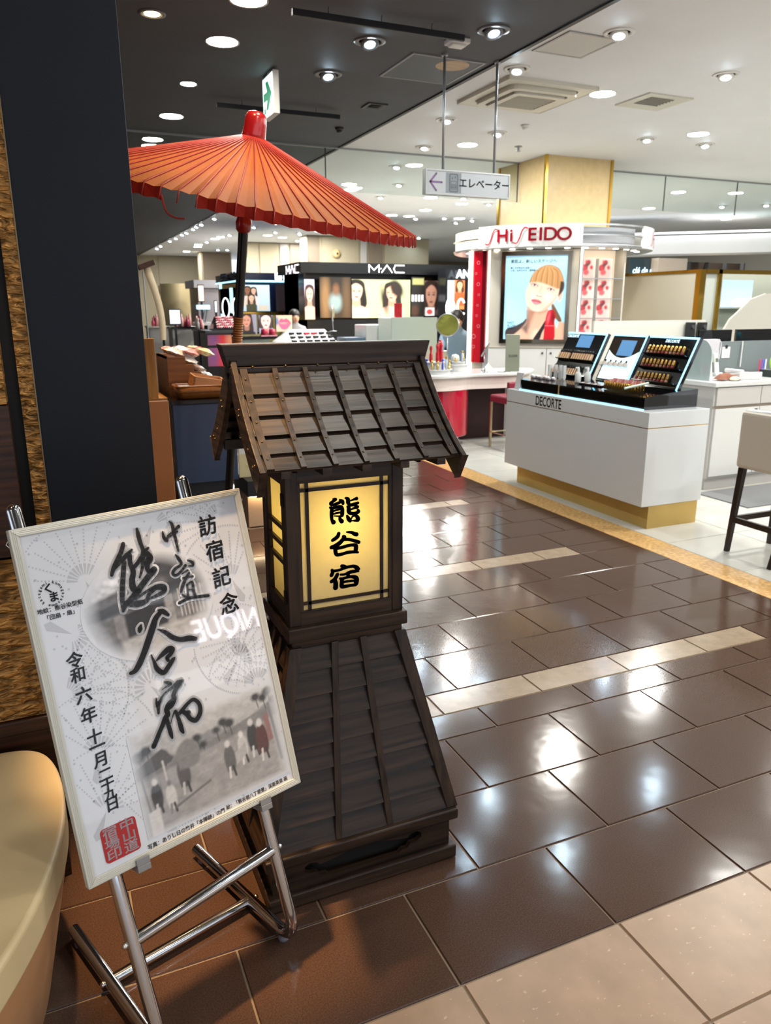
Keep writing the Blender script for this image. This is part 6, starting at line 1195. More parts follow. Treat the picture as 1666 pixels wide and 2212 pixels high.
b_.add(vs, [(i * 6 + j, (i + 1) * 6 + j, (i + 1) * 6 + j + 1, i * 6 + j + 1) for i in range(8) for j in range(5)]).build('cloth', M('brown_suede', '#7a4a36', rough=.8), cloth, smooth=True)
t_ = thing('tissue', 'small cream tissue wad below the brown cloth', 'tissue', (5.21, 4.665, ZBt)); MB().ball((0, 0, .018), .05, .03, .02, 9, 6).build('wad', M('cream_tissue', '#d6d2b8', rough=.9), t_)
# screens and grey panel behind
gp = thing('desk_screen', 'grey desk divider panel with a pinned note', 'divider', (6.05, 5.3, ZBt)); m_gp = M('grey_divider', '#6d7678', rough=.3); hgp = atY(1560, 738, 5.3).z - ZBt
MB().box(-.55, .75, 0, .02, 0, hgp).build('panel', m_gp, gp); nn = atY(1568, 760, 5.3); MB().box(nn.x - 6.05 - .05, nn.x - 6.05 + .05, -.004, 0, nn.z - ZBt - .055, nn.z - ZBt + .045).build('note', m_white, gp); MB().box(nn.x - 6.05 - .012, nn.x - 6.05 + .012, -.008, -.003, nn.z - ZBt + .03, nn.z - ZBt + .06).build('clip', m_blk, gp)
MB().tube([(atY(1603, 740, 5.3).x - 6.05, -.01, hgp), (atY(1597, 775, 5.3).x - 6.05, -.02, .05)], .006, 8).build('white_cable', m_white, gp)
dvp = thing('frosted_panel', 'rounded frosted acrylic end panel of the service counter', 'panel', (5.02, 4.75, ZBt)); hf = atY(1503, 735, 4.75).z - ZBt
MB().plate([(0, 0), (.45, 0), (.45, hf)] + [(.12 - .12 * math.sin(a * PI / 16), hf - .12 + .12 * math.cos(a * PI / 16)) for a in range(9)], [], -.004, .004, 'x').build('sheet', M('frosted_acrylic', '#9fb0b0', rough=.35, alpha=.75), dvp)
mc = thing('monitor_cabinet', 'low white cabinet carrying the dark monitors', 'cabinet', (6.5, 5.62, 0)); MB().box(-.9, .95, -.15, .4, 0, ZBt - .02).build('carcass', m_cab, mc); MB().box(-.92, .97, -.17, .42, ZBt - .02, ZBt).build('top', m_white, mc)
def monitor(x, lb, w, y=5.62, rz=0.0):
    m_ = thing('monitor', lb, 'monitor', (x, y, ZBt), rz); zt_ = atY(1560, 712, y).z - ZBt
    MB().box(-w / 2, w / 2, -.012, .02, zt_ - .3, zt_, Matrix.Translation((0, 0, 0))).build('screen_back', m_gb2, m_, bevel=.004); MB().box(-.04, .04, .0, .02, 0, zt_ - .2).build('stand', m_blk, m_); MB().box(-.11, .11, -.08, .08, 0, .012).build('foot', m_blk, m_)
monitor(5.95, 'dark flat monitor at the left of the pair behind the divider', .42); monitor(6.5, 'dark flat monitor at the right of the pair behind the divider', .55)
mt_ = thing('tilted_monitor', 'black tablet screen tilted to the right of the monitors', 'monitor', (7.05, 5.62, ZBt), .0); zt_ = atY(1600, 712, 5.62).z - ZBt; MB().box(-.2, .24, 0, .02, zt_ - .28, zt_, Matrix.Rotation(-.0, 4, 'Y')).build('screen', M('blue_black_glass', '#06161c', rough=.05), mt_); MB().box(-.215, -.2, -.002, .022, zt_ - .3, zt_).build('edge', m_white2, mt_); MB().box(-.05, .05, .02, .04, 0, zt_ - .1).build('stand', m_blk, mt_)
mb2 = thing('hanging_mask_box', 'white printed box with a cord on the grey divider', 'box', (atY(1528, 760, 5.2).x, 5.2, ZBt + hgp * .4)); MB().box(-.11, .11, -.03, .03, 0, .2).build('box', M('pale_grey_box', '#b9b7bd', rough=.5), mb2); MB().box(-.11, .11, -.031, -.03, .0, .04).build('green_band', M('pale_green', '#b5c9a4', rough=.6), mb2); MB().tube(smooth_line([(.11, 0, .19), (.16, 0, .16), (.15, 0, .02)], 5), .005, 6).build('cord', m_white, mb2); MB().tube([(-.04, .0, 0), (-.04, .0, -ZBt * 0 - hgp * .4)], .006, 6).build('post', m_white, mb2); MB().box(-.06, .1, .0, .02, -hgp * .4, 0).build('dark_back', m_dgrey, mb2)
cdr = thing('red_print_card', 'white card printed with red lettering on the service counter', 'card', (atY(1528, 800, 5.0).x, 5.0, ZBt)); MB().box(-.07, .07, 0, .006, 0, .15, Matrix.Rotation(-.15, 4, 'X')).build('card', m_white, cdr)
for k in range(3): MB().box(-.05, .045 - .02 * k, -.004, -.001, .03 + .035 * k, .05 + .035 * k, Matrix.Rotation(-.15, 4, 'X')).build('red_line', m_bred, cdr)
for k, (c_n, dx) in enumerate((('#c2305a', 0), ('#7a4aa8', .03), ('#3a62b8', .055), ('#d8d8d8', .075))): t_ = thing('pen', ('crimson', 'violet', 'blue', 'white')[k] + ' pen standing by the divider', 'pen', (5.93 + dx, 5.05, ZBt)); MB().lathe([(.006, 0), (.006, .12), (.003, .135), (0, .136)], 8).build('barrel', M('pen_%d' % k, c_n, rough=.4), t_)
t_ = thing('green_cable', 'coiled lime green cable beside the plastic bags', 'cable', (6.12, 5.05, ZBt)); b_ = MB()
for k in range(4): b_.tube([(.05 * math.cos(a / 8 * 2 * PI) + .005 * k, .008 * k, .09 + .06 * math.sin(a / 8 * 2 * PI) + .004 * k) for a in range(8)], .006, 6, closed=True)
b_.build('coil', M('lime_cable', '#8fbf3a', rough=.5), t_, smooth=True)
m_bag = M('crumpled_clear_plastic', '#d3dae6', rough=.08, trans=.55, alpha=.55, bump=.6, bscale=35, bdist=.02)
def bag(x, y, w, d, h, lb, top=.35):
    t_ = thing('plastic_bag', lb, 'bag', (x, y, ZBt)); vs = []; n, m_ = 16, 8
    for i in range(m_ + 1):
        f_ = i / m_; r = 1 - (1 - top) * f_ ** 1.2
        for j in range(n): a = 2 * PI * j / n; k = 1 + random.uniform(-.13, .13); vs.append((w * r * k * math.cos(a), d * r * k * math.sin(a), h * f_ + random.uniform(-.01, .01) * (i > 0) + .001))
    MB().add(vs, [(i * n + j, i * n + (j + 1) % n, (i + 1) * n + (j + 1) % n, (i + 1) * n + j) for i in range(m_) for j in range(n)] + [tuple(range(m_ * n, m_ * n + n))]).build('film', m_bag, t_); MB().ball((0, 0, h * .3), w * .5, d * .5, h * .28, 9, 6).build('contents', m_white, t_)
bag(6.42, 5.06, .13, .12, .36, 'tall clear plastic bag with white bottle on the service counter', .2); bag(6.2, 4.92, .09, .08, .16, 'small square clear pouch beside green cable', .8); bag(6.62, 4.86, .16, .12, .2, 'crumpled clear wrapping at the right edge of the picture', .5)
bt_ = thing('turquoise_bottle', 'bottle with turquoise cap among the plastic bags', 'bottle', (6.75, 5.15, ZBt)); MB().lathe([(.035, 0), (.035, .22), (.02, .25)], 16).build('body', m_white, bt_, smooth=True); MB().lathe([(.03, .25), (.03, .33), (0, .335)], 16).build('cap', M('turquoise_plastic', '#1597a8', rough=.4), bt_, smooth=True)
bk_ = thing('open_folder', 'open dark green folder with papers on the service counter', 'folder', (5.98, 4.78, ZBt), -.1); MB().prism([(-.22, 0), (0, 0), (.22, .0), (.22, .03), (.05, .012), (0, .004), (-.1, .03), (-.22, .06)], -.11, .11, 'y').build('cover', M('dark_green_cover', '#12211d', rough=.5), bk_); MB().prism([(-.2, .06), (-.1, .034), (0, .008), (.06, .016), (.21, .034), (.21, .036), (.05, .02), (0, .012), (-.1, .038), (-.2, .064)], -.1, .1, 'y').build('sheets', m_white, bk_)
# cream bar stool at the right edge
bs = thing('counter_chair', 'cream upholstered counter chair with dark wooden legs, cut off at the right', 'chair', (3.98, 3.1, 0)); m_cv = M('cream_vinyl', '#c7beb0', rough=.45); m_dleg = wood('espresso_leg', '#170f0c', '#2c1f19', 2, .4)
zA_, zB_ = atX(1612, 885, 3.83).z, atX(1605, 1010, 3.83).z
MB().box(-.19, -.13, -.24, .22, zB_, zA_).build('backrest', m_cv, bs, bevel=.025, seg=3); MB().box(-.125, .22, -.235, .215, zB_ - .0, zB_ + .09).build('seat', m_cv, bs, bevel=.025, seg=3); MB().tube([(-.16, -.22, zA_ - .004), (-.16, .2, zA_ - .004)], .016, 10).build('top_piping', m_white, bs, smooth=True)
def leg(x0, y0, x1, y1):
    a, b = .019, .014; z1 = zB_; MB().hexa([(x1 - b, y1 - b, 0), (x1 + b, y1 - b, 0), (x1 + b, y1 + b, 0), (x1 - b, y1 + b, 0), (x0 - a, y0 - a, z1), (x0 + a, y0 - a, z1), (x0 + a, y0 + a, z1), (x0 - a, y0 + a, z1)]).build('leg', m_dleg, bs, bevel=.003)
f1 = atZ(1570, 1190); f2 = atZ(1663, 1230)
leg(-.15, .19, f1.x - 3.98, f1.y - 3.1); leg(-.15, -.2, f2.x - 3.98, f2.y - 3.1); leg(.18, .19, .23, .24); leg(.18, -.2, .23, -.13)
MB().box(-.17, -.15, -.13, .22, .2, .235).build('stretcher', m_dleg, bs); MB().box(-.16, .21, .205, .225, .2, .235).build('stretcher', m_dleg, bs)
nc = thing('gold_base_counter', 'second white counter with gold plinth at the right edge of the picture', 'counter', (4.75, 3.2, 0)); MB().box(-.26, .5, -.6, .25, .165, .82).build('body', m_glw, nc, bevel=.002); MB().box(-.2, .45, -.58, .22, 0, .165).build('plinth', m_goldp, nc)
# ================================================================== PARTITION AND GOLD-FRAMED SHOWCASE
XP = 7.6
pc1, pc0 = atX(1507, 582, XP), atX(1350, 594, XP)
pt = thing('partition', 'beige partition panel with polished gold edging right of the round booth', 'partition', (XP, pc1.y, 0)); m_beip = M('pale_beige_panel', '#b5b0a2', rough=.3, coat=.3)
MB().box(0, .06, 0, pc0.y - pc1.y + .3, 0, pc1.z - .04).build('panel', m_beip, pt); MB().box(-.01, .07, 0, pc0.y - pc1.y + .3, pc1.z - .04, pc1.z).build('gold_cap', m_goldm, pt); MB().box(-.015, .075, -.08, 0, 0, pc1.z).build('gold_post', m_goldm, pt)
gs = thing('showcase', 'gold-framed glass showcase with a blue lit screen at the far right', 'showcase', (XP, pc1.y - .06, 0)); zs0 = pc1.z; m_glassc = glass_mat('showcase_glass', (.9, .95, .94), 1.2)
x2 = atY(1553, 600, pc1.y - .06).x - XP
MB().box(.08, 3.2, -.03, .03, zs0 - .05, zs0).build('gold_rail', m_goldm, gs); MB().box(x2 - .03, x2 + .03, -.03, .03, 0, zs0).build('gold_mullion', m_goldm, gs); MB().box(.08, x2 - .03, -.005, .005, 0, zs0 - .05).build('pane', M('grey_frosted_pane', '#a5aaa4', rough=.3), gs); MB().box(x2 + .03, 3.2, -.005, .005, 0, zs0 - .05).build('pane', m_glassc, gs)
MB().box(x2 + .1, 3.2, .5, .54, 0, zs0).build('back_panel', m_white2, gs)
sa, sb = atY(1562, 605, pc1.y + .3), atY(1621, 663, pc1.y + .3); cv = Canvas(40, 46, '#8fb2e8'); cv.grad('#a9bdf0', '#8fb0ea'); cv.ell(.6, .2, .22, .18, '#e2e6f5', 0, .1); cv.poly([(.5, 0), (1, 0), (1, .4), (.8, .35)], '#c9c9c4', .05)
scn = thing('lit_screen', 'pale blue lit advertising screen inside the gold-framed showcase', 'screen', ((sa.x + sb.x) / 2, pc1.y + .3, (sa.z + sb.z) / 2)); MB().box(-(sb.x - sa.x) / 2 - .02, (sb.x - sa.x) / 2 + .02, 0, .03, -(sa.z - sb.z) / 2 - .02, (sa.z - sb.z) / 2 + .02).build('housing', m_white2, scn); obj('picture', cv.mesh('picture', sb.x - sa.x, sa.z - sb.z), MV('lit_print_b', .9, .3), scn, (0, -.003, 0), FACE_Y)
lw = thing('low_screen', 'low white glossy screen behind the tester display', 'divider', (6.55, 6.5, 0)); la_, lb2 = atY(1335, 693, 6.5), atY(1525, 692, 6.5)
MB().box(la_.x - 6.55 - .3, lb2.x - 6.55, 0, .03, .9, la_.z).build('panel', M('pearl_panel', '#cfcfc6', rough=.15), lw); MB().box(la_.x - 6.55 - .3, lb2.x - 6.55 + .3, -.02, .5, 0, .95).build('cabinet', m_white2, lw)
for xp_, lb in ((1488, 'small black gadget on top of the low white screen'), (1513, 'small black camera box at the end of the low white screen')): q = atY(xp_, 700, 6.48); t_ = thing('gadget', lb, 'device', (q.x, 6.45, .95)); MB().box(-.045, .045, -.03, .03, 0, q.z - .93).build('body', m_blk, t_, bevel=.004); MB().lathe([(.02, 0), (.02, .02)], 12).build('lens', m_dgrey, t_, loc=(0, -.03, q.z - .98), rot=FACE_Y)
sw = thing('curved_screen', 'grey curved desk screen in front of the showcase', 'divider', (atY(1640, 660, 7.0).x, 7.0, 0)); MB().prism([(-.55, 1.2), (.6, 1.2), (.6, 1.65), (.1, 1.65), (-.15, 1.58), (-.35, 1.42), (-.45, 1.35)], 0, .03, 'y').build('panel', M('warm_grey_screen', '#b0aea6', rough=.4), sw); MB().box(-.6, .7, -.02, .4, 0, 1.2).build('cabinet', m_white2, sw)
# far right soffit, shelving and pale walls
so_ = MB().prism([(9.6, 15.2), (14.2, 11.2), (18, 12.0), (18, 12.9), (14.3, 12.1), (10.2, 15.9)], 2.56, 2.92).build('trim_2', m_cwhite); struct(so_, 'white dropped ceiling soffit with cove light at the far right', 'soffit')
MB().prism([(9.55, 15.1), (14.2, 11.05), (18, 11.85), (18, 11.9), (14.2, 11.1), (9.55, 15.2)], 2.95, 2.98).build('cove_light', M('lit_cove', (1, 1, 1), emit=2.5, ecol=(.9, .95, 1)), so_)
wr = MB().box(12, 18, 19.5, 19.7, 0, ZC).build('wall_right', m_white2); struct(wr, 'pale wall at the far right end of the hall', 'wall')
fw_ = thing('taupe_wall_panel', 'tall taupe wall panel behind the gold-edged partition', 'panel', (atY(1455, 560, 12.2).x, 12.2, 0)); ww = atY(1490, 560, 12.2).x - atY(1428, 560, 12.2).x; MB().box(-ww / 2, ww / 2, 0, .2, 0, 2.42).build('panel', M('taupe_panel', '#a79a8d', rough=.4), fw_)
da, db = atY(1492, 575, 13.0), atY(1612, 545, 13.0); ds = thing('dark_shelving', 'dark shelving niche with small lamps at the far right', 'shelving', (da.x, 13.0, 0)); MB().box(0, db.x - da.x, .1, .15, 0, 2.42).build('back', M('dark_brown_niche', '#2a2018', rough=.6), ds)
for k in range(4): MB().box((db.x - da.x) * k / 3 - .02, (db.x - da.x) * k / 3 + .02, 0, .1, 1.2, 2.42).build('upright', m_dgrey, ds)
MB().box(0, db.x - da.x, 0, .1, 1.95, 2.0).build('shelf', wood('amber_shelf', '#8a5a2a', '#b98446'), ds)
for k in range(3): MB().ball(((db.x - da.x) * (.2 + .3 * k), -.02, 2.03), .03).build('small_lamp', m_dl, ds)
wn = thing('dark_window', 'dark reflective window with white lettering left of the taupe panel', 'window', (atY(1400, 570, 12.4).x, 12.4, 0)); MB().box(-.45, .45, 0, .03, 1.0, 2.42).build('pane', M('dark_teal_glass', '#2c3a40', rough=.08), wn); text('lettering', 'clé de peau', .16, m_wl, wn, (-.02, -.01, atY(1400, 585, 12.4).z), FACE_Y, off=.004, shear=.2)
# ================================================================== BACK OF THE HALL
m_wallc = M('cream_wall_panel', '#b3a88f', rough=.45); m_wallb = M('brown_grey_wall', '#8b7d6c', rough=.45); m_wallp = M('pale_lit_opening', '#c9c6c4', rough=.4)
def back_wall(name, px0, px1, Yw, lb, panels):
    x0, x1 = atY(px0, 560, Yw).x, atY(px1, 560, Yw).x
    o = MB().box(x0, x1, Yw, Yw + .6, 0, ZC).build(name, m_wallc); struct(o, lb, 'wall')
    for a, b, m_ in panels:
        xa, xb = atY(a, 560, Yw).x, atY(b, 560, Yw).x; MB().box(xa + .02, xb - .02, Yw - .03, Yw, 0, ZC - .02).build('wall_panel', m_, o)
    return o
back_wall('wall_back', 534, 668, 22.5, 'cream panelled wall behind the black booths', [(534, 560, m_wallc), (560, 603, m_wallc), (604, 623, m_wallp), (625, 664, m_wallb)])
wb2 = back_wall('wall_back', 664, 926, 19.8, 'wide cream wall with brown bays above the black booth', [(664, 692, m_wallb), (694, 776, m_wallc), (778, 793, m_wallp), (795, 827, m_wallb), (829, 926, m_wallc)])
back_wall('wall_back', 434, 500, 27.0, 'brown-grey pillar far back left of the parasol pole', [(436, 498, m_wallb)]); back_wall('wall_back', -700, 436, 29.5, 'cream end wall of the hall at the far left', [(340, 430, m_wallc)])
wf = MB().box(8.5, 17, 29, 29.4, 0, ZC).build('wall_back', m_wallc); struct(wf, 'pale end wall of the hall on the right', 'wall'); wl9 = MB().box(-6.6, -6.4, 2.8, 30, 0, ZC).build('wall_left', m_wallc); struct(wl9, 'far left side wall of the hall', 'wall')
ck = atY(727, 548, 19.75); t_ = thing('round_bell', 'round cream alarm bell on the back wall', 'bell', (ck.x, 19.75, ck.z)); MB().lathe([(0, .06), (.06, .055), (.11, .02), (.11, 0)], 20).build('dome', M('cream_bell', '#d6bd86', rough=.4), t_, rot=FACE_Y, smooth=True); MB().lathe([(0, .075), (.03, .07), (.03, .05)], 14).build('cap', m_goldm, t_, rot=FACE_Y)
m_bbk = M('booth_black', '#101114', rough=.2); m_bnv = M('booth_navy', '#121a34', rough=.25); m_neon = M('lit_white_letters', (1, 1, 1), emit=1.6, ecol=(1, .92, 1)); m_neonb = M('lit_cool_letters', (1, 1, 1), emit=.7, ecol=(.8, .93, 1)); m_cyan = M('lit_cyan_line', (.6, .9, 1), emit=1.0, ecol=(.4, .82, 1)); m_lp = MV('lit_print', .3, .3)
def poster(parent, name, cvs, pxa, pya, pxb, pyb, Y, mat=None, orient='Y', X=None):
    if orient == 'Y': a, b = atY(pxa, pya, Y), atY(pxb, pyb, Y); c = (a + b) / 2; w, h = b.x - a.x, a.z - b.z; rot = FACE_Y
    else: a, b = atX(pxa, pya, X), atX(pxb, pyb, X); c = (a + b) / 2; w, h = abs(b.y - a.y), a.z - b.z; rot = FACE_X
    o = obj(name, cvs.mesh(name, w, h), mat or m_lp, parent, c - parent.location, rot); return o
def woman(w, h, bgc, hair, skin, cx, fy, fr, lips='#a5423f', cloth=None, long=1.0, look=0.0):
    c = Canvas(w, h, bgc); portrait(c, hair, skin, cx, fy, fr, lips, cloth, long, look); return c
def portrait(c, hair, skin, cx, fy, fr, lips='#a5423f', cloth=None, long=1.0, look=0.0):
    dark = tuple(k * .6 for k in srgb(skin))
    c.poly([(cx - fr * 1.25, fy + fr * .6), (cx - fr * 1.0, fy + fr * 1.45), (cx, fy + fr * 1.75), (cx + fr * 1.0, fy + fr * 1.45), (cx + fr * 1.3, fy + fr * .4), (cx + fr * 1.35, fy - fr * 2.4 * long), (cx - fr * 1.3, fy - fr * 2.4 * long)], hair, fr * .15)
    c.poly([(cx - fr * .45, fy - fr * .8), (cx + fr * .45, fy - fr * .8), (cx + fr * .6, fy - fr * 1.9), (cx + fr * 1.9, fy - fr * 2.4), (cx + fr * 1.9, fy - fr * 6), (cx - fr * 1.9, fy - fr * 6), (cx - fr * 1.9, fy - fr * 2.4), (cx - fr * .6, fy - fr * 1.9)], cloth or skin, fr * .2, sm=False)
    c.poly([(cx - fr * .42, fy - fr * .6), (cx + fr * .42, fy - fr * .6), (cx + fr * .5, fy - fr * 1.9), (cx - fr * .5, fy - fr * 1.9)], dark, fr * .25)
    c.poly([(cx - fr * .85, fy + fr * .7), (cx - fr * .85, fy - fr * .2), (cx - fr * .5, fy - fr * .95), (cx, fy - fr * 1.25), (cx + fr * .5, fy - fr * .95), (cx + fr * .85, fy - fr * .2), (cx + fr * .85, fy + fr * .7), (cx, fy + fr * 1.2)], skin, fr * .15)
    l = look * fr
    for s in (-1, 1): c.ell(cx + s * fr * .38 + l, fy + fr * .12, fr * .2, fr * .09, '#33241f', 0, fr * .1); c.line([(cx + s * fr * .2 + l, fy + fr * .36), (cx + s * fr * .6 + l, fy + fr * .36)], fr * .09, hair, fr * .1, .7)
    c.line([(cx + l, fy + fr * .05), (cx + fr * .08 + l, fy - fr * .3), (cx - fr * .1 + l, fy - fr * .36)], fr * .08, dark, fr * .15, .7); c.ell(cx + l * .8, fy - fr * .68, fr * .3, fr * .12, lips, 0, fr * .1)
# ---- black booth
YM = 15.0
A0, A1 = atY(655, 566, YM), atY(1004, 576, YM); zf0, zf1 = atY(800, 592, YM).z, atY(800, 569, YM).z
mk = thing('black_booth', 'black cosmetics booth with glowing white MAC sign in the back', 'booth', (A0.x, YM, 0)); Wm = A1.x - A0.x; Yb = atX(607, 575, A0.x).y - YM
MB().box(-.08, Wm, -.08, Yb, zf0, zf1).build('fascia', m_bbk, mk); MB().box(0, Wm, .35, Yb - .2, 0, zf0).build('core', m_bbk, mk); MB().box(-.0, .05, 0, Yb - .2, 0, zf0).build('side_wall', m_bbk, mk); MB().box(0, Wm, .0, .35, 0, atY(800, 690, YM).z).build('black_counter', m_bbk, mk)
def mac(parent, cx, cz, s, rot, off):
    dat = [[-4000, -700, 180, -4000, 700, 180], [-4000, 700, 180, -2900, -300, 180], [-2900, -300, 180, -1800, 700, 180], [-1800, 700, 180, -1800, -700, 180], [-1150, -700, 180, 0, 700, 180], [0, 700, 180, 1150, -700, 180], [3900, 700, 180, 1900, 700, 180], [1900, 700, 180, 1550, 0, 180], [1550, 0, 180, 1900, -700, 180], [1900, -700, 180, 3900, -700, 180], [-1350, 0, 200, -1340, 0, 200], [700, 0, 200, 710, 0, 200]]
    o = MB().strokes(dat, 0, k=3).build('sign_letters', m_neon, parent, loc=off, rot=rot); o.scale = (s, s, 1); return o
ma = (atY(793, 581, YM) + atY(871, 581, YM)) / 2; wm_ = atY(871, 581, YM).x - atY(793, 581, YM).x
mac(mk, 0, 0, wm_ / .82, FACE_Y, (ma.x - A0.x, -.09, ma.z)); mb_ = atX(631, 582, A0.x - .09); mac(mk, 0, 0, 1.05, FACE_X, (-.09, mb_.y - YM, mb_.z))
cv = woman(44, 110, '#b9a9c4', '#3a2a2a', '#d9a08c', .5, 1.55, .36, '#b04a4a', '#d7a08e', 1.2); poster(mk, 'portrait', cv, 657, 603, 681, 690, YM - .01)
cv = Canvas(110, 80, '#2b221a'); cv.grad('#3a2c1e', '#1c1713'); cv.ell(.18, .35, .14, .4, '#7a5c3c', 0, .15); cv.ell(.5, .28, .2, .16, '#7d8d8c', 0, .12); cv.ell(.52, .5, .1, .1, '#6b4a34', 0, .1); cv.ell(.85, .35, .12, .4, '#54402c', 0, .15); poster(mk, 'painted_reflection', cv, 690, 598, 759, 686, YM - .01)  # last sheet: blurred mirror reflection painted in as a flat print
cv = Canvas(150, 98, '#a9ad82'); cv.grad('#bfb98a', '#9aa57c', False); portrait(cv, '#15110f', '#dcae92', .07, .44, .12, '#b2524c', '#cfa892', .9, .1); portrait(cv, '#1d1512', '#d3a083', .68, .42, .11, '#a4443f', '#d2a58e', 1.6, -.2); cv.ell(.76, .5, .1, .16, '#241a16', .5, .05); cv.ell(.55, .3, .05, .2, '#241a16', .2, .06)
cv.line([(.82, .33), (.78, .27), (.8, .2)], .03, '#1c1a1e'); poster(mk, 'wide_portrait', cv, 760, 603, 886, 686, YM - .012)
cv = woman(36, 60, '#4a3a38', '#221815', '#8a6656', .5, .95, .42, '#5c3430', '#3a2e2c', .6); cv.poly([(.1, 0), (.75, 0), (.75, .4), (.1, .4)], '#b8b4b4', .03, sm=False); cv.ell(.4, .2, .2, .12, '#a03a3c'); poster(mk, 'portrait', cv, 917, 606, 946, 682, YM - .012)
cv = Canvas(30, 70, '#15120f'); cv.poly([(.1, 1.9), (.95, 1.9), (.95, 2.25), (.1, 2.25)], '#8a8a5a', .05, sm=False)
for i in range(4): cv.poly([(.05 + .24 * i, 1.0), (.2 + .24 * i, 1.0), (.2 + .24 * i, 1.35), (.05 + .24 * i, 1.35)], '#cfd0d8', .03, sm=False)
cv.ell(.3, .5, .3, .3, '#3a2418', 0, .2); poster(mk, 'product_wall', cv, 889, 598, 916, 690, YM - .011)
cv = Canvas(20, 60, '#b08a50'); cv.grad('#5a3a26', '#c09a5c'); cv.noise(.4, 8); poster(mk, 'gold_niche', cv, 948, 598, 964, 690, YM - .011)
YP = 14.3
ok = thing('pale_booth', 'pale lit booth with glowing ring letters behind the round booth', 'booth', (atY(966, 600, YP).x, YP, 0)); MB().box(.0, .8, .05, .4, 0, zf1 - .1).build('core', m_bbk, ok); cv = Canvas(16, 60, '#8f9a9c'); poster(ok, 'glass_panel', cv, 967, 605, 981, 690, YP, MV('plain_print', 0, .5)); cv = woman(24, 60, '#c26a3a', '#3a2416', '#d89a78', .5, 2.0, .28, '#a83a2a', '#d84a24', .8); poster(ok, 'portrait', cv, 983, 605, 1003, 668, YP)
text('lettering', 'ANE', .22, m_neonb, ok, (atY(1000, 592, YP).x - ok.location.x, -.12, zf1 - .22), FACE_Y, off=.01)
for xp_, gap in ((973, 0), (996, 1)):
    q = atY(xp_, 665, YP - .35); t_ = thing('ring_letter', ('glowing white letter O on a stand behind the olive mirror', 'glowing white letter C left of the red acrylic screen')[gap], 'sign', (q.x, YP - .35, 0)); a0 = .6 if gap else 0; pts = [(.085 * math.cos(a0 + (2 * PI - 2 * a0) * k / 24), 0, q.z + .17 * math.sin(a0 + (2 * PI - 2 * a0) * k / 24)) for k in range(25 if gap else 24)]; MB().tube(pts, .022, 8, closed=not gap).build('letter', m_neonb, t_, smooth=True); MB().tube([(0, 0, q.z - .17), (0, 0, 0)], .02, 8).build('post', m_bbk, t_)
# counters before the black booth
YC_ = 12.2
wt = thing('tester_table', 'slanted white tester table covered with small make-up samples', 'table', (atY(660, 735, YC_).x, YC_, 0)); a, b = atY(602, 745, YC_), atY(718, 712, YC_)
MB().hexa([(a.x - wt.location.x, -.3, .8), (b.x - wt.location.x, -.3, .8), (b.x - wt.location.x, .4, .95), (a.x - wt.location.x, .4, .95), (a.x - wt.location.x, -.3, a.z + .02), (b.x - wt.location.x, -.3, a.z + .02), (b.x - wt.location.x, .4, b.z), (a.x - wt.location.x + .3, .4, b.z)]).build('slanted_top', m_white, wt); MB().box(a.x - wt.location.x + .1, b.x - wt.location.x - .1, -.2, .4, 0, .8).build('base', m_white2, wt)
smp = MB().box(-.05, .05, -.02, .02, 0, .03).mesh('sample'); smp.materials.append(m_blk); smp2 = MB().box(-.06, .06, -.02, .02, 0, .025).mesh('sample'); smp2.materials.append(m_bred)
for i in range(18):
    u_, v_ = (i % 6) / 6, (i // 6) / 3; o = obj('make_up_sample', smp2 if i in (14, 15) else smp, None, None, (wt.location.x + (a.x - wt.location.x) * (1 - u_) + (b.x - wt.location.x - .15) * u_ + .2 + .1 * v_, YC_ - .22 + .55 * v_, a.z + .03 + (b.z - a.z - .02) * (v_ * .79 + .09)), (.1, 0, .5)); tag(o, ('red flat' if i in (14, 15) else 'small black') + ' sample, %s from the left in the %s row of the slanted table' % (ORD[i % 6], ORD[i // 6]), 'make-up', 'samples on the slanted table')
wt_z = b.z - .03
dm = disc_mirror('round_mirror', 'oval chrome table mirror before the wide portrait', (atY(721, 740, 12.3).x, 12.3, wt_z), atY(721, 676, 12.3).z, .13, M('dark_mirror', '#6b4a38', rough=.08, metal=.8), 0, 1.1, m_steel)
wbx = thing('white_desk', 'white boxy reception desk before the black booth', 'desk', (atY(820, 740, 11.5).x, 11.58, 0)); a, b = atY(795, 702, 11.5), atY(843, 745, 11.5); MB().box(a.x - wbx.location.x, b.x - wbx.location.x, 0, .5, 0, a.z).build('body', m_white, wbx, bevel=.01); MB().box(a.x - wbx.location.x - .35, a.x - wbx.location.x - .02, 0, .4, 0, b.z + .12).build('side_shelf', M('blue_grey_tray', '#5c7186', rough=.3), wbx)
gbx = thing('glass_counter', 'frosted glass display counter left of the olive mirror', 'counter', (atY(895, 740, 11.0).x, 11.0, 0)); a, b = atY(846, 686, 11.0), atY(944, 745, 11.0); m_fg = M('frosted_green_glass', '#b6c6c2', rough=.3, alpha=.85)
gx = gbx.location.x; MB().box(a.x - gx, b.x - gx, 0, .02, b.z - .1, a.z).build('front_glass', m_fg, gbx); MB().box(a.x - gx, b.x - gx, .5, .52, b.z - .1, a.z).build('back_glass', m_fg, gbx); MB().box(a.x - gx, a.x - gx + .3, .02, .5, b.z - .1, a.z - .01).build('end_block', M('pale_mint_block', '#c4d2cb', rough=.3), gbx); MB().box(a.x - gx + .04, b.x - gx + .25, -.02, .55, 0, b.z - .1).build('base', m_white2, gbx)
rbx = thing('red_box', 'upright glossy red box on the glass counter', 'box', (atY(862, 688, 11.1).x, 11.1, a.z)); hr = atY(862, 655, 11.1).z - a.z; MB().box(-.055, .055, 0, .06, 0, hr).build('carton', m_drum, rbx, bevel=.004); MB().box(-.03, .03, -.001, 0, hr * .4, hr * .6).build('print', m_bred, rbx)
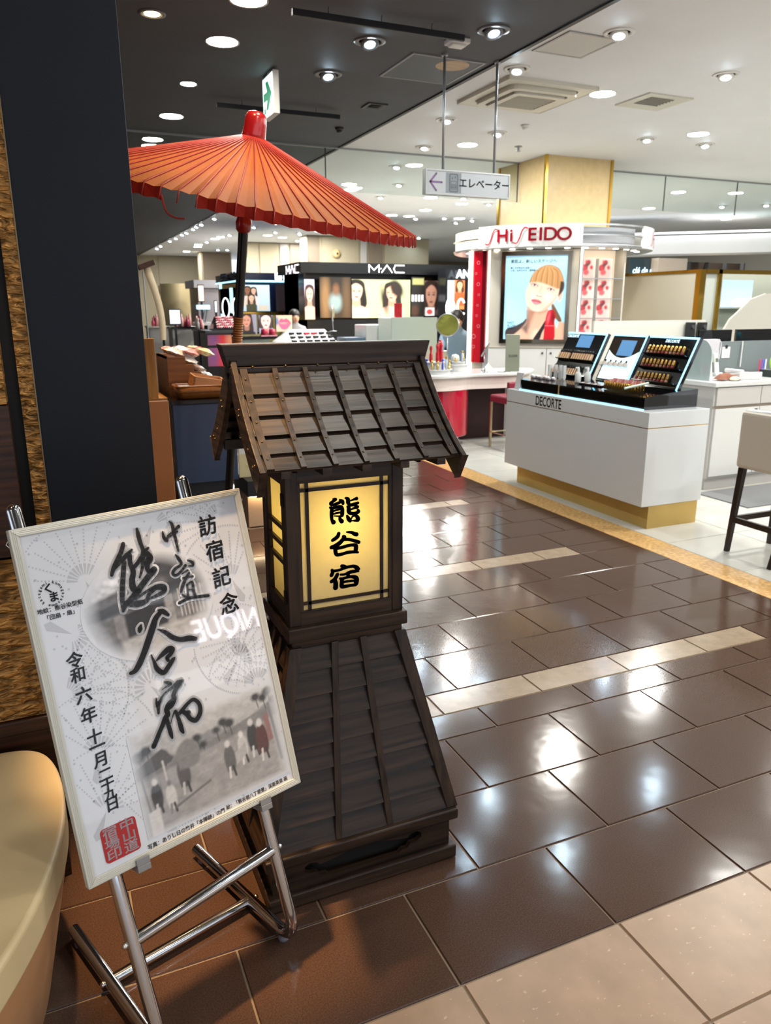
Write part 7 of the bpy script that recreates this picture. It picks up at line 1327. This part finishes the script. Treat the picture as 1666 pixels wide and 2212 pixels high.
# ---- navy booth
YE = 17.0; E0 = atY(516, 590, YE); E1 = atY(660, 598, YE); ze0, ze1 = atY(600, 609, YE).z, atY(600, 590, YE).z
nvb = thing('navy_booth', 'navy cosmetics booth with cyan light line and ESTEE LAUDER lettering', 'booth', (E0.x, YE, 0)); We = E1.x - E0.x; Ye = atX(470, 596, E0.x).y - YE
MB().box(-.05, We, -.05, Ye, ze0 + .03, ze1).build('fascia', m_bnv, nvb); MB().box(-.06, We, -.06, Ye, ze0 + .0, ze0 + .028).build('light_line', m_cyan, nvb); MB().box(0, We, .3, Ye - .2, 0, ze0).build('core', m_bnv, nvb); MB().box(0, .06, 0, Ye, 0, ze0).build('side_wall', m_bnv, nvb)
tl = atY(592, 600, YE); text('lettering', 'ESTEE LAUDER', .2, m_neonb, nvb, (tl.x - E0.x, -.06, (ze0 + ze1) / 2 + .015), FACE_Y, off=.012, align='LEFT', sx=.85); ts = atX(493, 598, E0.x - .06); text('lettering', 'ESTEE LAUDER', .24, M('silver_letters', '#9aa2b0', rough=.4), nvb, (-.07, ts.y - YE, (ze0 + ze1) / 2 + .015), FACE_X, off=.012, sx=1.0)
cv = Canvas(90, 90, '#bcd3e4'); cv.grad('#a8bccb', '#c6dbea'); portrait(cv, '#2a1a14', '#8a5a42', .2, .78, .1, '#8a3a36', '#c9b8ac', 1.0); portrait(cv, '#181210', '#dcae96', .42, .76, .09, '#b04a48', '#c8c4c6', 1.5); portrait(cv, '#3a2418', '#e0b49a', .33, .48, .1, '#b04a48', '#3a3c2c', 1.1)
for i in range(4): cv.poly([(.6 + .08 * i, .05), (.65 + .08 * i, .05), (.65 + .08 * i, .22), (.6 + .08 * i, .22)], '#d8b48c', .02, sm=False)
poster(nvb, 'group_portrait', cv, 522, 615, 584, 672, YE - .01)
cv = Canvas(70, 80, '#2a2226'); cv.ell(.85, .55, .42, .75, '#b98468', .1, .2); cv.ell(.8, .3, .2, .3, '#d8a58a', .1, .2); cv.ell(.42, .7, .07, .14, '#8a5a4a', 0, .08); poster(nvb, 'close_up_portrait', cv, 595, 614, 660, 672, YE - .012)
g0, g1 = atY(520, 674, YE - .05), atY(660, 680, YE - .05); MB().box(0, We, -.06, 0, g1.z, g0.z).build('gold_ledge', m_goldm, nvb); MB().box(0, We, -.05, .3, 0, g1.z).build('lower_wall', M('khaki_gold_panel', '#8f8348', rough=.35), nvb)
for xp_, y0, y1 in ((499, 622, 676), (476, 613, 624), (480, 678, 690)): a, b = atX(xp_, y0, E0.x - .02), atX(xp_, y1, E0.x - .02); MB().box(-.03, -.01, a.y - YE - .12, a.y - YE + .12, b.z, a.z).build('light_tube', m_cyan, nvb)
MB().box(-.02, 0, .2, Ye - .3, ze0 - .12, ze0 - .03).build('gold_header', m_goldm, nvb)
for xp_ in (488, 510): q = atY(xp_, 665, YE - 1.2); t_ = thing('ring_letter', ('left', 'right')[xp_ > 500] + ' glowing ring letter beside the parasol pole', 'sign', (q.x, YE - 1.2, 0)); MB().tube([(.07 * math.cos(2 * PI * k / 24), 0, q.z + .19 * math.sin(2 * PI * k / 24)) for k in range(24)], .013, 8, closed=True).build('letter', m_neonb, t_, smooth=True); MB().tube([(0, 0, q.z - .2), (0, 0, 0)], .02, 8).build('post', m_bbk, t_)
# lipstick counter with pictures in front of the navy booth
YL = 13.6; lc = thing('lipstick_counter', 'dark counter with red-violet front and tester racks behind the parasol pole', 'counter', (atY(540, 735, YL).x, YL, 0)); lx = lc.location.x; zt_ = atY(540, 727, YL).z
MB().box(atY(498, 730, YL).x - lx, atY(650, 730, YL).x - lx, 0, .6, zt_ - .05, zt_).build('top', m_bbk, lc); MB().box(atY(505, 730, YL).x - lx, atY(585, 730, YL).x - lx, .05, .55, 0, zt_ - .05).build('pale_front', M('sage_front', '#8f9c96', rough=.3), lc)
cv = Canvas(50, 36, '#8a2a3a'); cv.grad('#6a3a54', '#a04a4a', False); cv.ell(.6, .4, .2, .5, '#b41e24', 0, .3); cv.ell(.25, .4, .2, .4, '#6a3a66', 0, .3); cv.ell(.95, .4, .15, .5, '#c07a58', 0, .3)
YV = 12.6; vc = thing('violet_counter', 'counter with blurred red and violet printed front', 'counter', (atY(475, 735, YV).x, YV, 0)); a, b = atY(447, 720, YV), atY(502, 752, YV); vx = vc.location.x; MB().box(a.x - vx, b.x - vx, 0, .6, 0, a.z).build('body', m_bbk, vc); poster(vc, 'printed_front', cv, 448, 724, 501, 745, YV - .005, MV('lit_print_c', .35, .3)); poster(vc, 'printed_front', cv, 448, 752, 501, 790, YV - .005, MV('lit_print_c', .35, .3)); MB().box(a.x - vx - .03, b.x - vx + .2, -.04, .62, a.z, a.z + .04).build('top', m_dgrey, vc)
rk = thing('lipstick_rack', 'slanted rack of pink and red lipsticks left of the parasol pole', 'rack', (vx, YV + .1, a.z + .04)); r0, r1 = atY(462, 725, YV + .1), atY(510, 690, YV + .1); MB().hexa([(r0.x - vx, 0, 0), (r1.x - vx, 0, 0), (r1.x - vx, .4, 0), (r0.x - vx, .4, 0), (r0.x - vx, 0, .03), (r1.x - vx, 0, .03), (r1.x - vx, .4, r1.z - a.z), (r0.x - vx + .1, .4, r1.z - a.z)]).build('slope', m_bbk, rk)
m_pk = [M('lip_pink_%d' % i, c, rough=.4) for i, c in enumerate(('#b8455e', '#c98a8a', '#d8a8a0', '#93354e'))]; hR = r1.z - a.z
for r in range(5):
    for c in range(8):
        f_ = r / 5; MB().tube([(r0.x - vx + .06 + (r1.x - r0.x - .1) * c / 8 + .06 * f_, .03 + .4 * f_, .03 + (hR - .03) * f_ + .012), (r0.x - vx + .11 + (r1.x - r0.x - .1) * c / 8 + .06 * f_, .07 + .4 * f_, .03 + (hR - .03) * (f_ + .1) + .012)], .018, 6).build('lipstick', m_pk[(r + c) % 4], rk)
def stand_picture(cvs, x0, y0, x1, y1, Y, lb):
    a, b = atY(x0, y0, Y), atY(x1, y1, Y); t_ = thing('counter_picture', lb, 'picture', ((a.x + b.x) / 2, Y, b.z)); MB().box(-(b.x - a.x) / 2 - .01, (b.x - a.x) / 2 + .01, .003, .03, 0, a.z - b.z + .01).build('panel', m_bbk, t_); MB().box(-(b.x - a.x) / 2, (b.x - a.x) / 2, .03, .25, 0, .03).build('foot', m_bbk, t_); poster(t_, 'picture', cvs, x0, y0, x1, y1, Y, MV('lit_print_d', .5, .3)); return t_
stand_picture(woman(50, 60, '#7d7a86', '#2a1a18', '#b07a66', .35, .8, .28, '#8a3a3a', '#1a1618', 1.2), 520, 679, 556, 722, YL + .1, 'counter picture of a dark-haired woman turning her head')
stand_picture(woman(46, 60, '#93a0b8', '#3a2a2c', '#e0b6ac', .5, .85, .38, '#b03048', '#c9a0a8', .5), 559, 681, 590, 720, YL + .1, 'counter picture of a pale face with red lips')
cv = Canvas(56, 44, '#c9a08a'); cv.poly([(.12, .42), (.3, .62), (.48, .58), (.66, .62), (.9, .42), (.5, .44)], '#c64a68', .03); cv.poly([(.12, .4), (.5, .36), (.9, .4), (.7, .16), (.5, .1), (.3, .16)], '#cf5474', .03); cv.line([(.12, .41), (.5, .39), (.9, .41)], .02, '#6a2434'); cv.ell(.05, .5, .12, .2, '#5a6a8a', 0, .1); stand_picture(cv, 596, 681, 632, 716, YL + .1, 'counter picture of large pink lips close up')
for xp_, k in ((573, 0), (590, 1)): q = atY(xp_, 722, YL - .05); t_ = thing('red_jar_tray', ('left', 'right')[k] + ' round pink tray of red testers below the face picture', 'tray', (q.x, YL + .0, zt_)); MB().box(-.075, .075, -.06, .02, 0, .02).build('tray', M('pink_tray', '#c98a98', rough=.4), t_); MB().lathe([(.065, .02), (.06, .12), (0, .13)], 16, (0, 0, 0)).build('jar', M('crimson_jar', '#9c1f3c', rough=.3), t_, smooth=True)
# ---- far left: grey counters with testers, lit screens
for k, (x0, x1, yt, yb, Y, col, lb) in enumerate(((322, 372, 705, 790, 15.5, '#8c8a88', 'pale grey counter far left beside the banner'), (372, 432, 706, 790, 14.5, '#a9a7a3', 'light counter with white block at the far left'), (428, 449, 712, 800, 13.4, '#10121c', 'narrow black pedestal left of the violet counter'))):
    a, b = atY(x0, yt, Y), atY(x1, yb, Y); t_ = thing('far_counter', lb, 'counter', ((a.x + b.x) / 2, Y, 0)); h = (b.x - a.x) / 2; MB().box(-h, h, 0, .5, 0, a.z - .03).build('body', M('far_counter_%d' % k, col, rough=.35), t_); MB().box(-h - .02, h + .02, -.03, .52, a.z - .03, a.z).build('top', m_bbk if k else m_white2, t_)
    for j in range(6):
        xx = t_.location.x - h + .1 + (2 * h - .2) * j / 5; o = thing('cosmetic_bottle', ORD[j] + ' bottle from the left on the ' + lb, 'bottle', (xx, Y + .15 + .05 * (j % 2), a.z), 0, 'bottles on far counter %d' % k); MB().lathe([(.03, 0), (.032, .08 + .03 * (j % 3)), (.015, .11 + .03 * (j % 3)), (.015, .16 + .03 * (j % 3)), (0, .165 + .03 * (j % 3))], 10).build('body', (m_pk + [m_white])[(j * 3 + k) % 5], o, smooth=True)
for x0, y0, x1, y1, Y, lb, ec in ((366, 670, 390, 699, 14.2, 'small bright white-blue screen at the far left', (.75, .85, 1)), (428, 617, 441, 650, 15.0, 'narrow lit poster of an orange figure at the far left', (1, .7, .5)), (347, 672, 353, 692, 15.2, 'slim vertical light tube at the far left', (.8, 1, 1)), (464, 651, 469, 674, 16.0, 'vertical light tube left of the navy booth', (.85, 1, 1))):
    a, b = atY(x0, y0, Y), atY(x1, y1, Y); t_ = thing('lit_display', lb, 'screen', ((a.x + b.x) / 2, Y, 0)); h = (b.x - a.x) / 2; MB().box(-h - .01, h + .01, .004, .04, b.z - .02, a.z + .02).build('frame', m_bbk, t_); MB().box(-h, h, 0, .004, b.z, a.z).build('lit_face', M('lit_face_%d' % x0, ec, emit=.8, ecol=ec), t_); MB().box(-.02, .02, .01, .03, 0, b.z).build('post', m_bbk, t_)
a, b = atY(426, 659, 14.0), atY(454, 668, 14.0); t_ = thing('testing_lamp', 'tilted cyan-lit lamp fixture over the far tester tray', 'lamp', ((a.x + b.x) / 2, 14.0, 0)); h = (b.x - a.x) / 2; tx = t_.location.x; a2 = atY(440, 700, 14.0)
MB().box(-h, h, 0, .1, b.z, a.z).build('lamp_bar', m_cyan, t_); MB().tube([(h * .3, .05, b.z), (-h * .2, .05, a2.z)], .02, 8).build('arm', m_steel, t_); MB().tube([(h * .7, .05, b.z), (h * .2, .05, a2.z)], .02, 8).build('arm', m_steel, t_); MB().box(-h * 1.6, h, -.1, .3, a2.z - .02, a2.z + .03).build('tray', m_white, t_); MB().box(-.05, .05, .0, .1, 0, a2.z - .02).build('post', m_bbk, t_)
a, b = atY(345, 613, 24.0), atY(422, 690, 24.0); t_ = thing('curved_wall', 'cream curved free-standing wall at the far left', 'wall panel', ((a.x + b.x) / 2, 24.0, 0)); h = (b.x - a.x) / 2; MB().add([(-h + 2 * h * i / 12, -.5 * math.sin(PI * i / 12), z) for i in range(13) for z in (0, a.z)], [(2 * i, 2 * i + 2, 2 * i + 3, 2 * i + 1) for i in range(12)]).build('panel', M('cream_curved', '#b9a882', rough=.4), t_, smooth=True); MB().box(-h, h, .1, .3, 0, a.z - .05).build('back', m_wallb, t_)
a, b = atY(425, 605, 21.5), atY(475, 690, 21.5); t_ = thing('grey_booth', 'plain grey booth between cream wall and navy booth', 'booth', ((a.x + b.x) / 2, 21.5, 0)); h = (b.x - a.x) / 2; MB().box(-h, h, 0, 1.2, 0, a.z - .2).build('body', M('mauve_grey', '#8c8488', rough=.4), t_); MB().box(-h - .1, h + .1, -.1, 1.3, a.z - .2, a.z).build('header', M('grey_header', '#8f8a8e', rough=.4), t_)
# ---- people far back
def person(name, lb, loc, rz, seated, shirt, hairc, lean=.2):
    me = bpy.data.meshes.new('body'); s = 1.0
    hipz = .62 if seated else .92
    J = {'pel': (0, 0, hipz), 'sp': (0, -.06 * lean * 3, hipz + .25), 'ch': (0, -.16 * lean * 3, hipz + .45), 'nk': (0, -.22 * lean * 3, hipz + .58), 'hd': (0, -.26 * lean * 3, hipz + .68), 'tp': (0, -.28 * lean * 3, hipz + .8)}
    V_ = [J[k] for k in ('pel', 'sp', 'ch', 'nk', 'hd', 'tp')]; Rr = [(.15, .12), (.14, .1), (.16, .1), (.055, .055), (.085, .1), (.06, .07)]; E_ = [(0, 1), (1, 2), (2, 3), (3, 4), (4, 5)]
    c = J['ch']
    for sx in (-1, 1):
        i = len(V_); V_ += [(sx * .19, c[1], c[2] + .03), (sx * .24, c[1] - .08, c[2] - .25), (sx * .16, c[1] - .3, c[2] - .28), (sx * .13, c[1] - .37, c[2] - .27)]; Rr += [(.065, .065), (.05, .05), (.04, .04), (.035, .03)]; E_ += [(2, i), (i, i + 1), (i + 1, i + 2), (i + 2, i + 3)]
        i = len(V_)
        if seated: V_ += [(sx * .1, -.02, hipz - .03), (sx * .12, -.42, hipz - .04), (sx * .12, -.4, .08), (sx * .12, -.52, .04)]
        else: V_ += [(sx * .1, 0, hipz - .08), (sx * .11, -.02, .48), (sx * .11, .02, .08), (sx * .12, -.12, .04)]
        Rr += [(.085, .09), (.06, .06), (.04, .045), (.035, .03)]; E_ += [(0, i), (i, i + 1), (i + 1, i + 2), (i + 2, i + 3)]
    me.from_pydata(V_, E_, []); o = bpy.data.objects.new(name, me); COL.objects.link(o); me.materials.append(shirt)
    sk = o.modifiers.new('skin', 'SKIN'); o.modifiers.new('sub', 'SUBSURF').levels = 1
    for i, r in enumerate(Rr): me.skin_vertices[0].data[i].radius = r
    me.skin_vertices[0].data[0].use_root = True; o.location = loc; o.rotation_euler = (0, 0, rz); tag(o, lb, 'person')
    h = J['hd']; MB().ball((0, h[1] - .02, h[2] + .02), .085, .1, .115, 14, 10).build('head', M('skin_tone', '#c9987c', rough=.5), o, smooth=True)
    hr = MB().ball((0, h[1] + .005, h[2] + .06), .104, .122, .115, 14, 10).build('hair', hairc, o, smooth=True)
    MB().ball((0, h[1] - .125, h[2] + .0), .014, .02, .02, 8, 6).build('nose', MATS['skin_tone'], o, smooth=True)
    for sx in (-1, 1): MB().ball((sx * .035, h[1] - .108, h[2] + .03), .013, .008, .007, 8, 6).build('eye', M('dark_eye', '#1a1412', rough=.3), o)
    MB().ball((0, h[1] - .11, h[2] - .045), .026, .01, .009, 8, 6).build('mouth', M('lip_tone', '#a0584e', rough=.5), o); return o
q = atY(984, 720, 9.6); person('person', 'person in a light blue shirt bending forward behind the olive mirror', (q.x + .05, 9.6, 0), -.6, True, M('light_blue_shirt', '#8fa9bd', rough=.7), M('black_hair', '#12100f', rough=.5), .45)
q = atY(634, 700, 14.4); person('person', 'dark-haired person seated behind the counter picture of pink lips', (q.x, 14.4, 0), .0, True, M('grey_top', '#8f8d90', rough=.7), M('black_hair', '#12100f', rough=.5), .1)

# ---- booth across the hall behind the photographer, mirrored in the poster's cover
cb2 = thing('opposite_booth', 'white booth with bright CLINIQUE sign across the hall, seen mirrored in the poster', 'booth', (9.0, -6.3, 0))
MB().box(-2.2, 2.4, -.6, 0, 0, 2.7).build('wall', M('cool_grey_wall', '#8e9296', rough=.4), cb2); MB().box(-2.0, 2.2, 0, .5, 0, 1.15).build('counter', m_white, cb2); MB().box(-2.2, 2.4, 0, .02, 1.2, 1.55).build('lit_shelf', M('lit_shelf_white', (1, 1, 1), emit=1.0, ecol=(.85, .95, 1)), cb2)
text('sign_letters', 'CLINIQUE', .52, m_neon, cb2, (.0, .03, 2.1), (PI / 2, 0, PI), off=.012)
